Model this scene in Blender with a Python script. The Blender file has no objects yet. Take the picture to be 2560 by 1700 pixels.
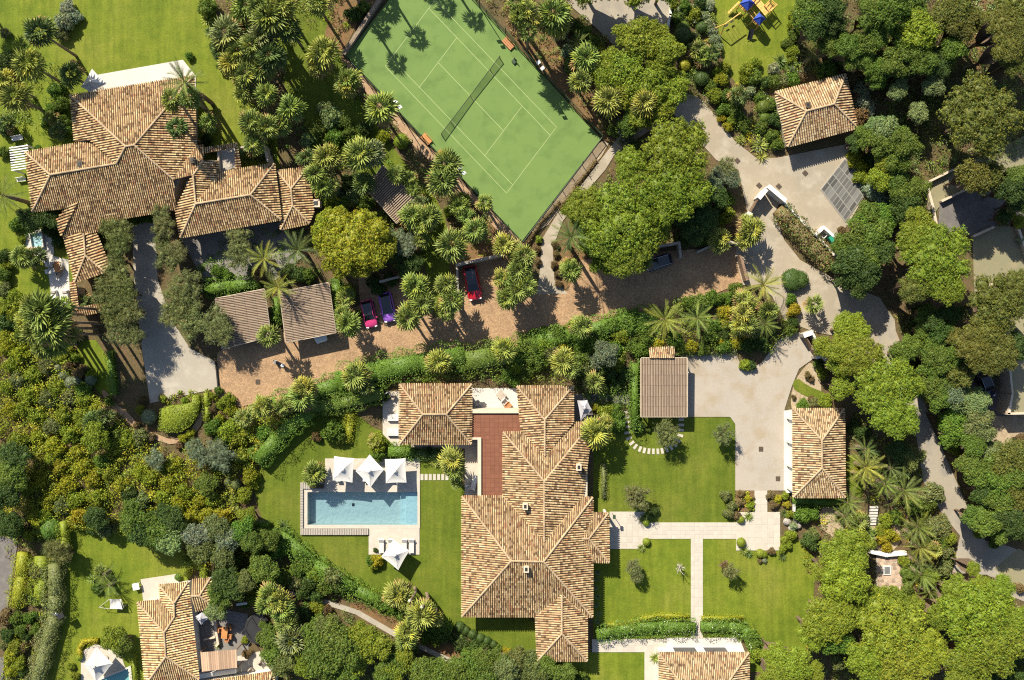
import bpy, bmesh, math, random
import numpy as np
from mathutils import Vector, Matrix, geometry

random.seed(7)
rng = np.random.default_rng(11)
SC = bpy.context.scene
COL = SC.collection

# ------------------------------------------------------------------ camera, sky, sun, exposure
K = 18.5            # photograph pixels (2560 wide) per metre on the ground
HC = 118.0          # height of the camera
cam = bpy.data.cameras.new('camera')
cam.sensor_width = 36.0
cam.sensor_fit = 'HORIZONTAL'
cam.lens = 36.0 * HC / (2560.0 / K)
cam.clip_start = 1.0
cam.clip_end = 2000.0
camo = bpy.data.objects.new('camera', cam)
camo.location = (0, 0, HC)
COL.objects.link(camo)
SC.camera = camo

SUN_DX, SUN_DY = 11.0 / K, -17.4 / K      # ground shift of a shadow per metre of height
sun_el = math.atan(1.0 / math.hypot(SUN_DX, SUN_DY))
w = bpy.data.worlds.new('World')
SC.world = w
w.use_nodes = True
nt = w.node_tree
bg = nt.nodes['Background']
sky = nt.nodes.new('ShaderNodeTexSky')
sky.sky_type = 'NISHITA'
sky.sun_disc = False
sky.sun_elevation = sun_el
sky.sun_rotation = -math.atan2(SUN_DX, -SUN_DY)
nt.links.new(sky.outputs[0], bg.inputs[0])
bg.inputs[1].default_value = 0.075
sl = bpy.data.lights.new('sun', 'SUN')
sl.energy = 5.0
sl.angle = math.radians(0.5)
sl.color = (1.0, 0.915, 0.75)
so = bpy.data.objects.new('sun', sl)
so.rotation_euler = Vector((SUN_DX, SUN_DY, -1)).to_track_quat('-Z', 'Y').to_euler()
so.location = (-40, 60, 90)
COL.objects.link(so)
vs = SC.view_settings
vs.view_transform = 'Standard'
try:
    vs.look = 'None'
except Exception:
    pass
vs.exposure = 1.0
vs.gamma = 1.0
vs.use_curve_mapping = False
SC.cycles.max_bounces = 6
SC.cycles.diffuse_bounces = 3
SC.cycles.glossy_bounces = 2
SC.cycles.transmission_bounces = 4
SC.cycles.transparent_max_bounces = 8
SC.cycles.use_denoising = False
SC.cycles.filter_width = 1.15

# ------------------------------------------------------------------ helpers
def W(px, py, h=0.0):
    """photograph pixel of a point h metres above the ground -> world"""
    s = (HC - h) / HC / K
    return Vector(((px - 1280) * s, (850 - py) * s, h))

def Wt(c, r, zx, zy, h=0.0):
    return W(640 * c + zx / 3.689, 425 * r + zy / 3.689, h)

MATS = {}
def new_mat(name):
    m = bpy.data.materials.new(name)
    m.use_nodes = True
    MATS[name] = m
    return m, m.node_tree.nodes, m.node_tree.links, m.node_tree.nodes['Principled BSDF']

def ramp(n, stops):
    r = n.new('ShaderNodeValToRGB')
    el = r.color_ramp.elements
    while len(el) < len(stops):
        el.new(0.5)
    for e, (p, c) in zip(el, stops):
        e.position = p
        e.color = (*c, 1)
    return r

def pos(n):
    return n.new('ShaderNodeNewGeometry').outputs['Position']

def noise(n, l, vec, scale, detail=4, rough=0.55):
    t = n.new('ShaderNodeTexNoise')
    t.inputs['Scale'].default_value = scale
    t.inputs['Detail'].default_value = detail
    t.inputs['Roughness'].default_value = rough
    l.new(vec, t.inputs['Vector'])
    return t.outputs['Fac']

def mixc(n, l, fac, a, b, mode='MIX'):
    m = n.new('ShaderNodeMix')
    m.data_type = 'RGBA'
    m.blend_type = mode
    for sock, v in ((m.inputs[0], fac), (m.inputs[6], a), (m.inputs[7], b)):
        if isinstance(v, (int, float)):
            sock.default_value = v
        elif isinstance(v, tuple):
            sock.default_value = (*v, 1)
        else:
            l.new(v, sock)
    return m.outputs[2]

def bump(n, l, fac, b, strength=0.3, dist=0.05):
    bp = n.new('ShaderNodeBump')
    bp.inputs['Strength'].default_value = strength
    bp.inputs['Distance'].default_value = dist
    l.new(fac, bp.inputs['Height'])
    l.new(bp.outputs[0], b.inputs['Normal'])

def ground_mat(name, c1, c2, c3=None, s1=0.25, s2=3.0, rough=0.9, bs=0.35, bd=0.06, mid=(0.35, 0.65), fine=0.35, fine_scale=14.0):
    """noise mixture of two or three colours with a fine grain"""
    m, n, l, b = new_mat(name)
    p = pos(n)
    a = noise(n, l, p, s1, 5, 0.6)
    r = ramp(n, [(mid[0], c1), (mid[1], c2)])
    l.new(a, r.inputs[0])
    col = r.outputs[0]
    if c3:
        f = noise(n, l, p, s2, 4, 0.6)
        rr = ramp(n, [(0.48, (0, 0, 0)), (0.68, (1, 1, 1))])
        l.new(f, rr.inputs[0])
        col = mixc(n, l, rr.outputs[0], col, c3)
    g = noise(n, l, p, fine_scale, 3, 0.7)
    gr = ramp(n, [(0.25, (1 - fine,) * 3), (0.75, (1 + fine,) * 3)])
    l.new(g, gr.inputs[0])
    col = mixc(n, l, 1.0, col, gr.outputs[0], 'MULTIPLY')
    l.new(col, b.inputs['Base Color'])
    b.inputs['Roughness'].default_value = rough
    b.inputs['Specular IOR Level'].default_value = 0.2
    bump(n, l, g, b, bs, bd)
    return m

def plain(name, c, rough=0.6, var=0.15, scale=2.0, metal=0.0, spec=0.4, coat=0.0):
    m, n, l, b = new_mat(name)
    f = noise(n, l, pos(n), scale, 4, 0.6)
    r = ramp(n, [(0.3, tuple(x * (1 - var) for x in c)), (0.7, tuple(min(1, x * (1 + var)) for x in c))])
    l.new(f, r.inputs[0])
    l.new(r.outputs[0], b.inputs['Base Color'])
    b.inputs['Roughness'].default_value = rough
    b.inputs['Metallic'].default_value = metal
    b.inputs['Specular IOR Level'].default_value = spec
    b.inputs['Coat Weight'].default_value = coat
    return m

def tint_mat(name, rough=0.8, base=(1, 1, 1), use_obj=False, trans=0.0, nscale=0.0, namp=0.0, spec=0.3):
    """colour = base * per-piece tint attribute (* the colour of the object)"""
    m, n, l, b = new_mat(name)
    a = n.new('ShaderNodeAttribute')
    a.attribute_name = 'tint'
    col = mixc(n, l, 1.0, a.outputs['Color'], base, 'MULTIPLY')
    if use_obj:
        oi = n.new('ShaderNodeObjectInfo')
        col = mixc(n, l, 1.0, col, oi.outputs['Color'], 'MULTIPLY')
    if nscale:
        f = noise(n, l, pos(n), nscale, 4, 0.65)
        r = ramp(n, [(0.3, (1 - namp,) * 3), (0.7, (1 + namp,) * 3)])
        l.new(f, r.inputs[0])
        col = mixc(n, l, 1.0, col, r.outputs[0], 'MULTIPLY')
    l.new(col, b.inputs['Base Color'])
    b.inputs['Roughness'].default_value = rough
    b.inputs['Specular IOR Level'].default_value = spec
    if trans:
        t = n.new('ShaderNodeBsdfTranslucent')
        l.new(col, t.inputs['Color'])
        mx = n.new('ShaderNodeMixShader')
        mx.inputs[0].default_value = trans
        l.new(b.outputs[0], mx.inputs[1])
        l.new(t.outputs[0], mx.inputs[2])
        out = n['Material Output']
        l.new(mx.outputs[0], out.inputs['Surface'])
    return m

class MB:
    """collects simple solids and links them as one mesh"""
    def __init__(s):
        s.v, s.f, s.t = [], [], []
    def add(s, vs, fs, tint=None):
        o = len(s.v)
        s.v += [tuple(x) for x in vs]
        s.f += [tuple(i + o for i in f) for f in fs]
        s.t += [tint or (1, 1, 1)] * len(vs)
    def box(s, c, d, rz=0.0, tint=None, mat=None):
        hx, hy, hz = d[0] / 2, d[1] / 2, d[2] / 2
        ps = [Vector((x * hx, y * hy, z * hz)) for z in (-1, 1) for x, y in ((-1, -1), (1, -1), (1, 1), (-1, 1))]
        R = mat or Matrix.Rotation(rz, 3, 'Z')
        c = Vector(c)
        s.add([R @ p + c for p in ps], [(0, 3, 2, 1), (4, 5, 6, 7), (0, 1, 5, 4), (1, 2, 6, 5), (2, 3, 7, 6), (3, 0, 4, 7)], tint)
    def prism(s, pts, z0, z1, tint=None, holes=()):
        loops = [[Vector((p[0], p[1], 0)) for p in lp] for lp in [pts, *holes]]
        flat = [p for lp in loops for p in lp]
        tris = geometry.tessellate_polygon(loops)
        n = len(flat)
        vs = [(p.x, p.y, z0) for p in flat] + [(p.x, p.y, z1) for p in flat]
        fs = []
        for t in tris:
            a, b, c = (flat[i] for i in t)
            up = (b - a).cross(c - a).z > 0
            t2 = t if up else t[::-1]
            fs.append(tuple(i + n for i in t2))
            fs.append(tuple(t2[::-1]))
        o = 0
        for lp in loops:
            m = len(lp)
            ar = sum(lp[i].x * lp[(i + 1) % m].y - lp[(i + 1) % m].x * lp[i].y for i in range(m))
            ccw = ar > 0
            if lp is not loops[0]:
                ccw = not ccw
            for i in range(m):
                j = (i + 1) % m
                q = (o + i, o + j, o + j + n, o + i + n)
                fs.append(q if ccw else q[::-1])
            o += m
        s.add(vs, fs, tint)
    def tube(s, pts, rad, n=8, cap=True, tint=None):
        pts = [Vector(p) for p in pts]
        rad = rad if isinstance(rad, (list, tuple)) else [rad] * len(pts)
        vs, fs = [], []
        for i, p in enumerate(pts):
            d = (pts[min(i + 1, len(pts) - 1)] - pts[max(i - 1, 0)]).normalized()
            u = d.orthogonal().normalized() if abs(d.z) < 0.99 else Vector((1, 0, 0))
            if abs(d.z) < 0.99:
                u = d.cross(Vector((0, 0, 1))).normalized()
            v = d.cross(u)
            for k in range(n):
                a = 2 * math.pi * k / n
                vs.append(p + (u * math.cos(a) + v * math.sin(a)) * rad[i])
        for i in range(len(pts) - 1):
            for k in range(n):
                a, b = i * n + k, i * n + (k + 1) % n
                fs.append((a, b, b + n, a + n))
        if cap:
            fs.append(tuple(range(n))[::-1])
            fs.append(tuple(range((len(pts) - 1) * n, len(pts) * n)))
        s.add(vs, fs, tint)
    def lathe(s, prof, n=16, c=(0, 0, 0), tint=None):
        vs = [(c[0] + r * math.cos(2 * math.pi * k / n), c[1] + r * math.sin(2 * math.pi * k / n), c[2] + z) for r, z in prof for k in range(n)]
        fs = [(i * n + k, i * n + (k + 1) % n, (i + 1) * n + (k + 1) % n, (i + 1) * n + k) for i in range(len(prof) - 1) for k in range(n)]
        fs.append(tuple(range(n))[::-1])
        fs.append(tuple(range((len(prof) - 1) * n, len(prof) * n)))
        s.add(vs, fs, tint)
    def mesh(s, name, mat, off=None, smooth=False):
        me = bpy.data.meshes.new(name)
        vs = s.v if off is None else [(x - off[0], y - off[1], z - off[2]) for x, y, z in s.v]
        me.from_pydata(vs, [], s.f)
        if mat:
            me.materials.append(mat if not isinstance(mat, str) else MATS[mat])
        at = me.color_attributes.new('tint', 'FLOAT_COLOR', 'POINT')
        at.data.foreach_set('color', np.array([(*t, 1) for t in s.t], dtype=np.float32).ravel())
        if smooth:
            me.polygons.foreach_set('use_smooth', [True] * len(me.polygons))
        return me

def link(name, me, parent=None, color=None):
    o = bpy.data.objects.new(name, me)
    COL.objects.link(o)
    if parent:
        o.parent = parent
    if color:
        o.color = (*color, 1)
    return o

def part(name, mb, mat, parent, world=True, kind=None, label=None, smooth=False):
    """a mesh below a thing; WORLD: its shape is given in world coordinates and the thing is not turned"""
    off = None
    if world:
        off = Vector((0, 0, 0))
        p = parent
        while p is not None:
            off += p.location
            p = p.parent
    o = link(name, mb.mesh(name, mat, off, smooth), parent)
    if kind:
        o['kind'] = kind
    if label:
        o['label'] = label
    return o

LABELS = set()
def tag(o, label, cat, group=None):
    o['label'] = label
    o['category'] = cat
    if group:
        o['group'] = group
    LABELS.add(label)
    return o

def thing(name, label, cat, loc=(0, 0, 0), rz=0.0, group=None):
    o = bpy.data.objects.new(name, None)
    o.empty_display_size = 0.3
    COL.objects.link(o)
    o.location = loc
    o.rotation_euler = (0, 0, rz)
    return tag(o, label, cat, group)

def solid(name, mb, mat, label, cat, group=None, smooth=False):
    """a thing that is one mesh, given in world coordinates"""
    a = np.array(mb.v)
    c = Vector(((a[:, 0].min() + a[:, 0].max()) / 2, (a[:, 1].min() + a[:, 1].max()) / 2, a[:, 2].min()))
    o = link(name, mb.mesh(name, mat, c, smooth))
    o.location = c
    return tag(o, label, cat, group)

def struct(name, mb, mat, kind='structure', label=None, parent=None, smooth=False):
    o = link(name, mb.mesh(name, mat, None, smooth), parent)
    o['kind'] = kind
    if label:
        o['label'] = label
    return o

def smooth_poly(pts, it=2):
    for _ in range(it):
        q = []
        for i in range(len(pts)):
            a, b = pts[i], pts[(i + 1) % len(pts)]
            q.append((a[0] * .75 + b[0] * .25, a[1] * .75 + b[1] * .25))
            q.append((a[0] * .25 + b[0] * .75, a[1] * .25 + b[1] * .75))
        pts = q
    return pts

LAYER = [0.0]
def sheet(name, px, mat, z=None, smooth=0, holes=(), thick=True, label=None):
    """a piece of ground cover, px in photograph pixels"""
    if z is None:
        LAYER[0] += 0.003
        z = 0.01 + LAYER[0]
    if smooth:
        px = smooth_poly(px, smooth)
    mb = MB()
    mb.prism([W(*p) for p in px], 0.0 if z < 0.5 else z - 0.1, z, holes=[[W(*p) for p in h] for h in holes])
    return struct(name, mb, mat, label=label)

def inside(px, py, poly):
    """vectorised even-odd test"""
    px, py = np.asarray(px, float), np.asarray(py, float)
    r = np.zeros(px.shape, bool)
    n = len(poly)
    for i in range(n):
        x1, y1 = poly[i]
        x2, y2 = poly[(i + 1) % n]
        if y1 == y2:
            continue
        c = ((y1 > py) != (y2 > py)) & (px < (x2 - x1) * (py - y1) / (y2 - y1) + x1)
        r ^= c
    return r
# ------------------------------------------------------------------ materials
def lawn_mat(name, c1, c2, c3):
    m, n, l, b = new_mat(name)
    p = pos(n)
    a = noise(n, l, p, 0.11, 6, 0.65)
    r = ramp(n, [(0.32, c1), (0.52, c2), (0.70, c3)])
    l.new(a, r.inputs[0])
    mp = n.new('ShaderNodeMapping')
    mp.inputs['Scale'].default_value = (1.0, 0.08, 1.0)
    mp.inputs['Rotation'].default_value = (0, 0, 0.04)
    l.new(p, mp.inputs['Vector'])
    st = noise(n, l, mp.outputs[0], 1.6, 3, 0.5)
    sr = ramp(n, [(0.3, (0.84, 0.86, 0.82)), (0.7, (1.14, 1.13, 1.12))])
    l.new(st, sr.inputs[0])
    col = mixc(n, l, 1.0, r.outputs[0], sr.outputs[0], 'MULTIPLY')
    mdn = noise(n, l, p, 0.75, 5, 0.7)
    mr = ramp(n, [(0.30, (0.78, 0.84, 0.72)), (0.50, (1, 1, 1)), (0.72, (1.22, 1.14, 1.15))])
    l.new(mdn, mr.inputs[0])
    col = mixc(n, l, 1.0, col, mr.outputs[0], 'MULTIPLY')
    f = noise(n, l, p, 5.0, 6, 0.75)
    fr = ramp(n, [(0.25, (0.62, 0.66, 0.6)), (0.5, (1, 1, 1)), (0.78, (1.35, 1.3, 1.3))])
    l.new(f, fr.inputs[0])
    col = mixc(n, l, 1.0, col, fr.outputs[0], 'MULTIPLY')
    l.new(col, b.inputs['Base Color'])
    b.inputs['Roughness'].default_value = 0.85
    b.inputs['Specular IOR Level'].default_value = 0.15
    bump(n, l, f, b, 0.55, 0.12)
    return m

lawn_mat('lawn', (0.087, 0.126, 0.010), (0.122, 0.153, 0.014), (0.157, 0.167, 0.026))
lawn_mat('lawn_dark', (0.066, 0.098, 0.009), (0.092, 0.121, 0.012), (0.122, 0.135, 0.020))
ground_mat('soil', (0.104, 0.068, 0.036), (0.060, 0.060, 0.020), (0.152, 0.100, 0.056), s1=0.6, s2=4.0, fine=0.5)
ground_mat('red_soil', (0.192, 0.100, 0.048), (0.136, 0.088, 0.044), (0.096, 0.080, 0.024), s1=0.8, s2=3.0, fine=0.5)
ground_mat('concrete', (0.299, 0.252, 0.184), (0.258, 0.225, 0.174), (0.340, 0.299, 0.238), s1=0.12, s2=0.5, fine=0.12, bs=0.1, bd=0.02)
ground_mat('pale_concrete', (0.319, 0.286, 0.231), (0.278, 0.252, 0.211), (0.354, 0.323, 0.266), s1=0.15, s2=0.6, fine=0.10, bs=0.1, bd=0.02)
ground_mat('yard_concrete', (0.335, 0.295, 0.245), (0.30, 0.27, 0.23), (0.285, 0.235, 0.17), s1=0.14, s2=0.35, fine=0.15, bs=0.1, bd=0.02)
ground_mat('lane', (0.306, 0.272, 0.218), (0.258, 0.225, 0.177), (0.216, 0.200, 0.176), s1=0.2, s2=0.35, fine=0.15, bs=0.1, bd=0.02)
ground_mat('stone', (0.424, 0.384, 0.324), (0.392, 0.356, 0.300), (0.448, 0.412, 0.352), s1=0.4, s2=1.5, fine=0.06, bs=0.05, bd=0.01)
ground_mat('white_stone', (0.480, 0.456, 0.416), (0.448, 0.428, 0.392), s1=0.4, fine=0.06, bs=0.05, bd=0.01)
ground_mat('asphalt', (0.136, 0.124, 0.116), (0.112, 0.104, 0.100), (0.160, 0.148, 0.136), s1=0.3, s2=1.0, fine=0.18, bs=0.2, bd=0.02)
ground_mat('grey_paving', (0.192, 0.176, 0.160), (0.152, 0.144, 0.132), s1=0.5, fine=0.2, bs=0.15, bd=0.02)
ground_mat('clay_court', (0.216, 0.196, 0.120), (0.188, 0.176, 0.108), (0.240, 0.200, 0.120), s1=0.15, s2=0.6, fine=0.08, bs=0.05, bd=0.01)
ground_mat('court', (0.118, 0.186, 0.052), (0.128, 0.198, 0.055), (0.098, 0.160, 0.044), s1=0.25, s2=0.45, fine=0.10, bs=0.08, bd=0.01)
ground_mat('gravel', (0.336, 0.264, 0.176), (0.264, 0.200, 0.128), (0.384, 0.320, 0.224), s1=0.5, s2=3, fine=0.3)
ground_mat('dry_path', (0.320, 0.216, 0.136), (0.272, 0.168, 0.096), (0.368, 0.272, 0.176), s1=0.5, s2=2, fine=0.25)

def cobbles():
    m, n, l, b = new_mat('cobbles')
    p = pos(n)
    v = n.new('ShaderNodeTexVoronoi')
    v.inputs['Scale'].default_value = 5.5
    l.new(p, v.inputs['Vector'])
    sp = n.new('ShaderNodeSeparateColor')
    l.new(v.outputs['Color'], sp.inputs[0])
    r = ramp(n, [(0.0, (0.26, 0.165, 0.092)), (0.5, (0.32, 0.20, 0.108)), (1.0, (0.375, 0.248, 0.14))])
    l.new(sp.outputs[0], r.inputs[0])
    a = noise(n, l, p, 0.35, 5, 0.6)
    ar = ramp(n, [(0.3, (0.85, 0.84, 0.84)), (0.7, (1.12, 1.12, 1.10))])
    l.new(a, ar.inputs[0])
    col = mixc(n, l, 1.0, r.outputs[0], ar.outputs[0], 'MULTIPLY')
    e = n.new('ShaderNodeTexVoronoi')
    e.feature = 'DISTANCE_TO_EDGE'
    e.inputs['Scale'].default_value = 5.5
    l.new(p, e.inputs['Vector'])
    er = ramp(n, [(0.0, (0.5, 0.47, 0.44)), (0.10, (1, 1, 1))])
    l.new(e.outputs['Distance'], er.inputs[0])
    col = mixc(n, l, 1.0, col, er.outputs[0], 'MULTIPLY')
    l.new(col, b.inputs['Base Color'])
    b.inputs['Roughness'].default_value = 0.85
    bump(n, l, e.outputs['Distance'], b, 0.4, 0.03)
cobbles()

def leaf_colour(name, trans):
    return tint_mat(name, rough=0.55, use_obj=True, trans=trans, spec=0.28)
leaf_colour('leaf', 0.22)
leaf_colour('frond', 0.18)
tint_mat('roof_tile', rough=0.85, nscale=0.55, namp=0.24, spec=0.15)
tint_mat('roof_roll', rough=0.85, nscale=1.0, namp=0.10, spec=0.15)
plain('roof_bed', (0.12, 0.075, 0.05), 0.95, 0.25, 3.0, spec=0.1)
plain('bark', (0.14, 0.10, 0.07), 0.95, 0.35, 5.0, spec=0.1)
plain('palm_bark', (0.20, 0.15, 0.105), 0.95, 0.35, 6.0, spec=0.1)
plain('pale_bark', (0.42, 0.38, 0.33), 0.9, 0.2, 3.0)
plain('wall_cream', (0.480, 0.400, 0.304), 0.85, 0.06)
plain('wall_white', (0.592, 0.576, 0.536), 0.8, 0.04)
plain('coping', (0.496, 0.416, 0.312), 0.8, 0.08)
plain('stone_wall', (0.20, 0.155, 0.115), 0.95, 0.35, 3.0)
plain('grey_wall', (0.34, 0.30, 0.25), 0.9, 0.15)
plain('terracotta', (0.288, 0.132, 0.068), 0.75, 0.12, 1.5)
plain('canvas', (0.512, 0.500, 0.472), 0.8, 0.03, 1.0, spec=0.2)
plain('grey_canvas', (0.34, 0.335, 0.36), 0.8, 0.05, 1.0, spec=0.2)
plain('white_paint', (0.624, 0.616, 0.600), 0.45, 0.03)
plain('cushion', (0.480, 0.464, 0.440), 0.9, 0.05)
plain('taupe', (0.33, 0.28, 0.23), 0.9, 0.1)
plain('line_paint', (0.255, 0.315, 0.125), 0.7, 0.05)
plain('dark_metal', (0.03, 0.03, 0.03), 0.5, 0.1, metal=0.3)
plain('green_metal', (0.02, 0.045, 0.02), 0.6, 0.1)
plain('grey_metal', (0.35, 0.35, 0.36), 0.4, 0.1, metal=0.6)
plain('manhole', (0.085, 0.06, 0.04), 0.8, 0.2, 4.0)
plain('brown_wood', (0.34, 0.15, 0.06), 0.7, 0.2, 3.0)
plain('gate_wood', (0.20, 0.13, 0.085), 0.75, 0.2, 3.0)
plain('yellow_wood', (0.60, 0.36, 0.10), 0.65, 0.2, 3.0)
plain('reed', (0.40, 0.28, 0.18), 0.9, 0.25, 2.0)
plain('deck_wood', (0.320, 0.288, 0.248), 0.85, 0.15, 3.0)
plain('orange_wood', (0.45, 0.19, 0.06), 0.7, 0.15, 3.0)
plain('blue_fabric', (0.02, 0.055, 0.33), 0.6, 0.1)
plain('green_plastic', (0.02, 0.24, 0.15), 0.5, 0.1)
plain('black_mesh', (0.018, 0.018, 0.02), 0.8, 0.2, 1.0)
plain('pool_tile', (0.55, 0.54, 0.50), 0.4, 0.07, 9.0)
plain('pool_tile_shallow', (0.58, 0.62, 0.60), 0.4, 0.05, 1.2)
plain('teal_tile', (0.25, 0.42, 0.38), 0.4, 0.1, 1.5)
plain('glass_grey', (0.15, 0.155, 0.155), 0.25, 0.25, 0.8)
plain('tyre', (0.015, 0.015, 0.015), 0.85, 0.1)
plain('rim', (0.4, 0.4, 0.42), 0.3, 0.05, metal=0.9)
plain('car_glass', (0.012, 0.014, 0.018), 0.08, 0.1, spec=0.6)
plain('black_paint', (0.012, 0.012, 0.014), 0.12, 0.1, spec=0.6, coat=0.6)
plain('pink_paint', (0.496, 0.040, 0.160), 0.25, 0.03, spec=0.5, coat=0.8)
plain('purple_paint', (0.27, 0.10, 0.50), 0.25, 0.03, spec=0.5, coat=0.8)
plain('red_paint', (0.416, 0.010, 0.018), 0.25, 0.03, spec=0.5, coat=0.8)
plain('navy_paint', (0.012, 0.014, 0.05), 0.2, 0.03, spec=0.5, coat=0.8)
plain('white_car_paint', (0.560, 0.560, 0.560), 0.25, 0.03, spec=0.5, coat=0.8)
plain('headlight', (0.75, 0.75, 0.78), 0.15, 0.02)
plain('taillight', (0.35, 0.01, 0.01), 0.2, 0.05)
plain('boulder', (0.27, 0.24, 0.21), 0.95, 0.25, 2.0)
plain('stripe_fabric', (0.5, 0.42, 0.32), 0.9, 0.3, 6.0)

def slab_mat(name, c, var):
    m, n, l, b = new_mat(name)
    oi = n.new('ShaderNodeObjectInfo')
    r = ramp(n, [(0.0, tuple(x * (1 - var) for x in c)), (1.0, tuple(min(1, x * (1 + var)) for x in c))])
    l.new(oi.outputs['Random'], r.inputs[0])
    f = noise(n, l, pos(n), 2.0, 5, 0.6)
    fr = ramp(n, [(0.3, (0.94,) * 3), (0.7, (1.05,) * 3)])
    l.new(f, fr.inputs[0])
    l.new(mixc(n, l, 1.0, r.outputs[0], fr.outputs[0], 'MULTIPLY'), b.inputs['Base Color'])
    b.inputs['Roughness'].default_value = 0.8
    b.inputs['Specular IOR Level'].default_value = 0.2
slab_mat('paving_slab', (0.416, 0.380, 0.324), 0.05)
slab_mat('clay_slab', (0.175, 0.072, 0.042), 0.08)
slab_mat('patio_stone', (0.36, 0.26, 0.19), 0.35)
slab_mat('wood_slat', (0.40, 0.27, 0.18), 0.3)
slab_mat('pane', (0.105, 0.105, 0.10), 0.45)
plain('bar_paint', (0.20, 0.19, 0.17), 0.6, 0.1)

def water(name, tintc, wave=2.5):
    m, n, l, b = new_mat(name)
    out = n['Material Output']
    t = n.new('ShaderNodeBsdfTransparent')
    t.inputs['Color'].default_value = (*tintc, 1)
    g = n.new('ShaderNodeBsdfGlossy')
    g.inputs['Roughness'].default_value = 0.03
    fr = n.new('ShaderNodeFresnel')
    fr.inputs['IOR'].default_value = 1.33
    f = noise(n, l, pos(n), wave, 3, 0.5)
    bp = n.new('ShaderNodeBump')
    bp.inputs['Strength'].default_value = 0.12
    bp.inputs['Distance'].default_value = 0.05
    l.new(f, bp.inputs['Height'])
    l.new(bp.outputs[0], g.inputs['Normal'])
    l.new(bp.outputs[0], fr.inputs['Normal'])
    mx = n.new('ShaderNodeMixShader')
    l.new(fr.outputs[0], mx.inputs[0])
    l.new(t.outputs[0], mx.inputs[1])
    l.new(g.outputs[0], mx.inputs[2])
    l.new(mx.outputs[0], out.inputs['Surface'])
water('pool_water', (0.66, 0.86, 0.95), 1.2)
water('spa_water', (0.70, 0.86, 0.90))

def net_mat(name, c, alpha):
    m, n, l, b = new_mat(name)
    b.inputs['Base Color'].default_value = (*c, 1)
    b.inputs['Roughness'].default_value = 0.9
    b.inputs['Alpha'].default_value = alpha
net_mat('fence_mesh', (0.03, 0.06, 0.02), 0.42)
net_mat('net_mesh', (0.02, 0.04, 0.02), 0.40)
# ------------------------------------------------------------------ ground, lawns, roads, paving
POOL = [(769, 1229.5), (1044, 1229.5), (1044, 1312), (769, 1312)]
g = MB()
R_ = 420
outer = [Vector((-R_, -R_, 0)), Vector((R_, -R_, 0)), Vector((R_, R_, 0)), Vector((-R_, R_, 0))]
hole = [W(*p) for p in POOL]
flat = outer + hole
tr = geometry.tessellate_polygon([outer, hole])
g.add([(p.x, p.y, 0) for p in flat], [t if (flat[t[1]] - flat[t[0]]).cross(flat[t[2]] - flat[t[0]]).z > 0 else t[::-1] for t in tr])
struct('ground', g, 'soil')

sheet('lawn', [(-80, -80), (520, -80), (560, 150), (610, 230), (690, 320), (700, 420), (480, 420), (180, 700), (150, 830), (-80, 830)], 'lawn')
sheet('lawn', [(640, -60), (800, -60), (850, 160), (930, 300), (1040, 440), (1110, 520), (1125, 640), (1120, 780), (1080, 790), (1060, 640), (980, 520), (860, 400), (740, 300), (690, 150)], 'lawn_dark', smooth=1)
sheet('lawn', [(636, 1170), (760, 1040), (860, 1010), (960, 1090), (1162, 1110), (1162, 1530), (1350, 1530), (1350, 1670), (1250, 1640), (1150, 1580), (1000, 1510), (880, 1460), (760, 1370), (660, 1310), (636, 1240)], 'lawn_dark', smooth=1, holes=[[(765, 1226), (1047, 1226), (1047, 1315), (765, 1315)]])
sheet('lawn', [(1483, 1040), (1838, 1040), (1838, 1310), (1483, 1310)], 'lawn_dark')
sheet('lawn', [(1483, 1343), (1730, 1343), (1730, 1600), (1483, 1600)], 'lawn')
sheet('lawn', [(1755, 1343), (1990, 1343), (2040, 1400), (2030, 1560), (2000, 1680), (1870, 1680), (1870, 1600), (1755, 1600)], 'lawn')
sheet('lawn', [(1330, 1630), (1612, 1630), (1612, 1760), (1330, 1760)], 'lawn')
sheet('lawn', [(150, 1320), (230, 1300), (420, 1340), (475, 1390), (485, 1450), (350, 1525), (380, 1760), (90, 1760), (130, 1530)], 'lawn', smooth=1)
sheet('lawn', [(1780, -60), (2010, -60), (1990, 130), (1935, 200), (1850, 225), (1800, 150)], 'lawn', smooth=1)
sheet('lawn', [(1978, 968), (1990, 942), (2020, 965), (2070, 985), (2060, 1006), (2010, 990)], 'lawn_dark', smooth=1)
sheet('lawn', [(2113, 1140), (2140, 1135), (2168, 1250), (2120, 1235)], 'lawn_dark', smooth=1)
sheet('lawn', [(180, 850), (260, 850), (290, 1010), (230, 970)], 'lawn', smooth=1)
sheet('flower_bed', [(1980, 970), (2000, 930), (2030, 900), (2050, 935), (2055, 1000), (1990, 1025), (1976, 1020)], 'gravel', smooth=1, z=0.011)
sheet('flower_bed', [(1840, 1226), (1886, 1226), (1886, 1278), (1838, 1278)], 'red_soil')
sheet('flower_bed', [(850, -20), (930, -20), (850, 150), (800, 110)], 'red_soil', smooth=1)
sheet('flower_bed', [(1170, 520), (1240, 560), (1300, 620), (1250, 700), (1130, 690), (1110, 560)], 'red_soil', smooth=1)
sheet('flower_bed', [(1240, 60), (1330, 40), (1460, 200), (1530, 360), (1500, 350)], 'red_soil', smooth=1)
sheet('flower_bed', [(1395, 620), (1440, 560), (1480, 640), (1420, 728), (1384, 715)], 'red_soil', smooth=1)
sheet('flower_bed', [(880, 1500), (1000, 1540), (1130, 1610), (1180, 1650), (1150, 1665), (1000, 1595), (870, 1530)], 'red_soil', smooth=1)
sheet('flower_bed', [(2040, 1270), (2110, 1265), (2150, 1300), (2250, 1290), (2250, 1380), (2170, 1370), (2060, 1340)], 'gravel', smooth=1)
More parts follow.
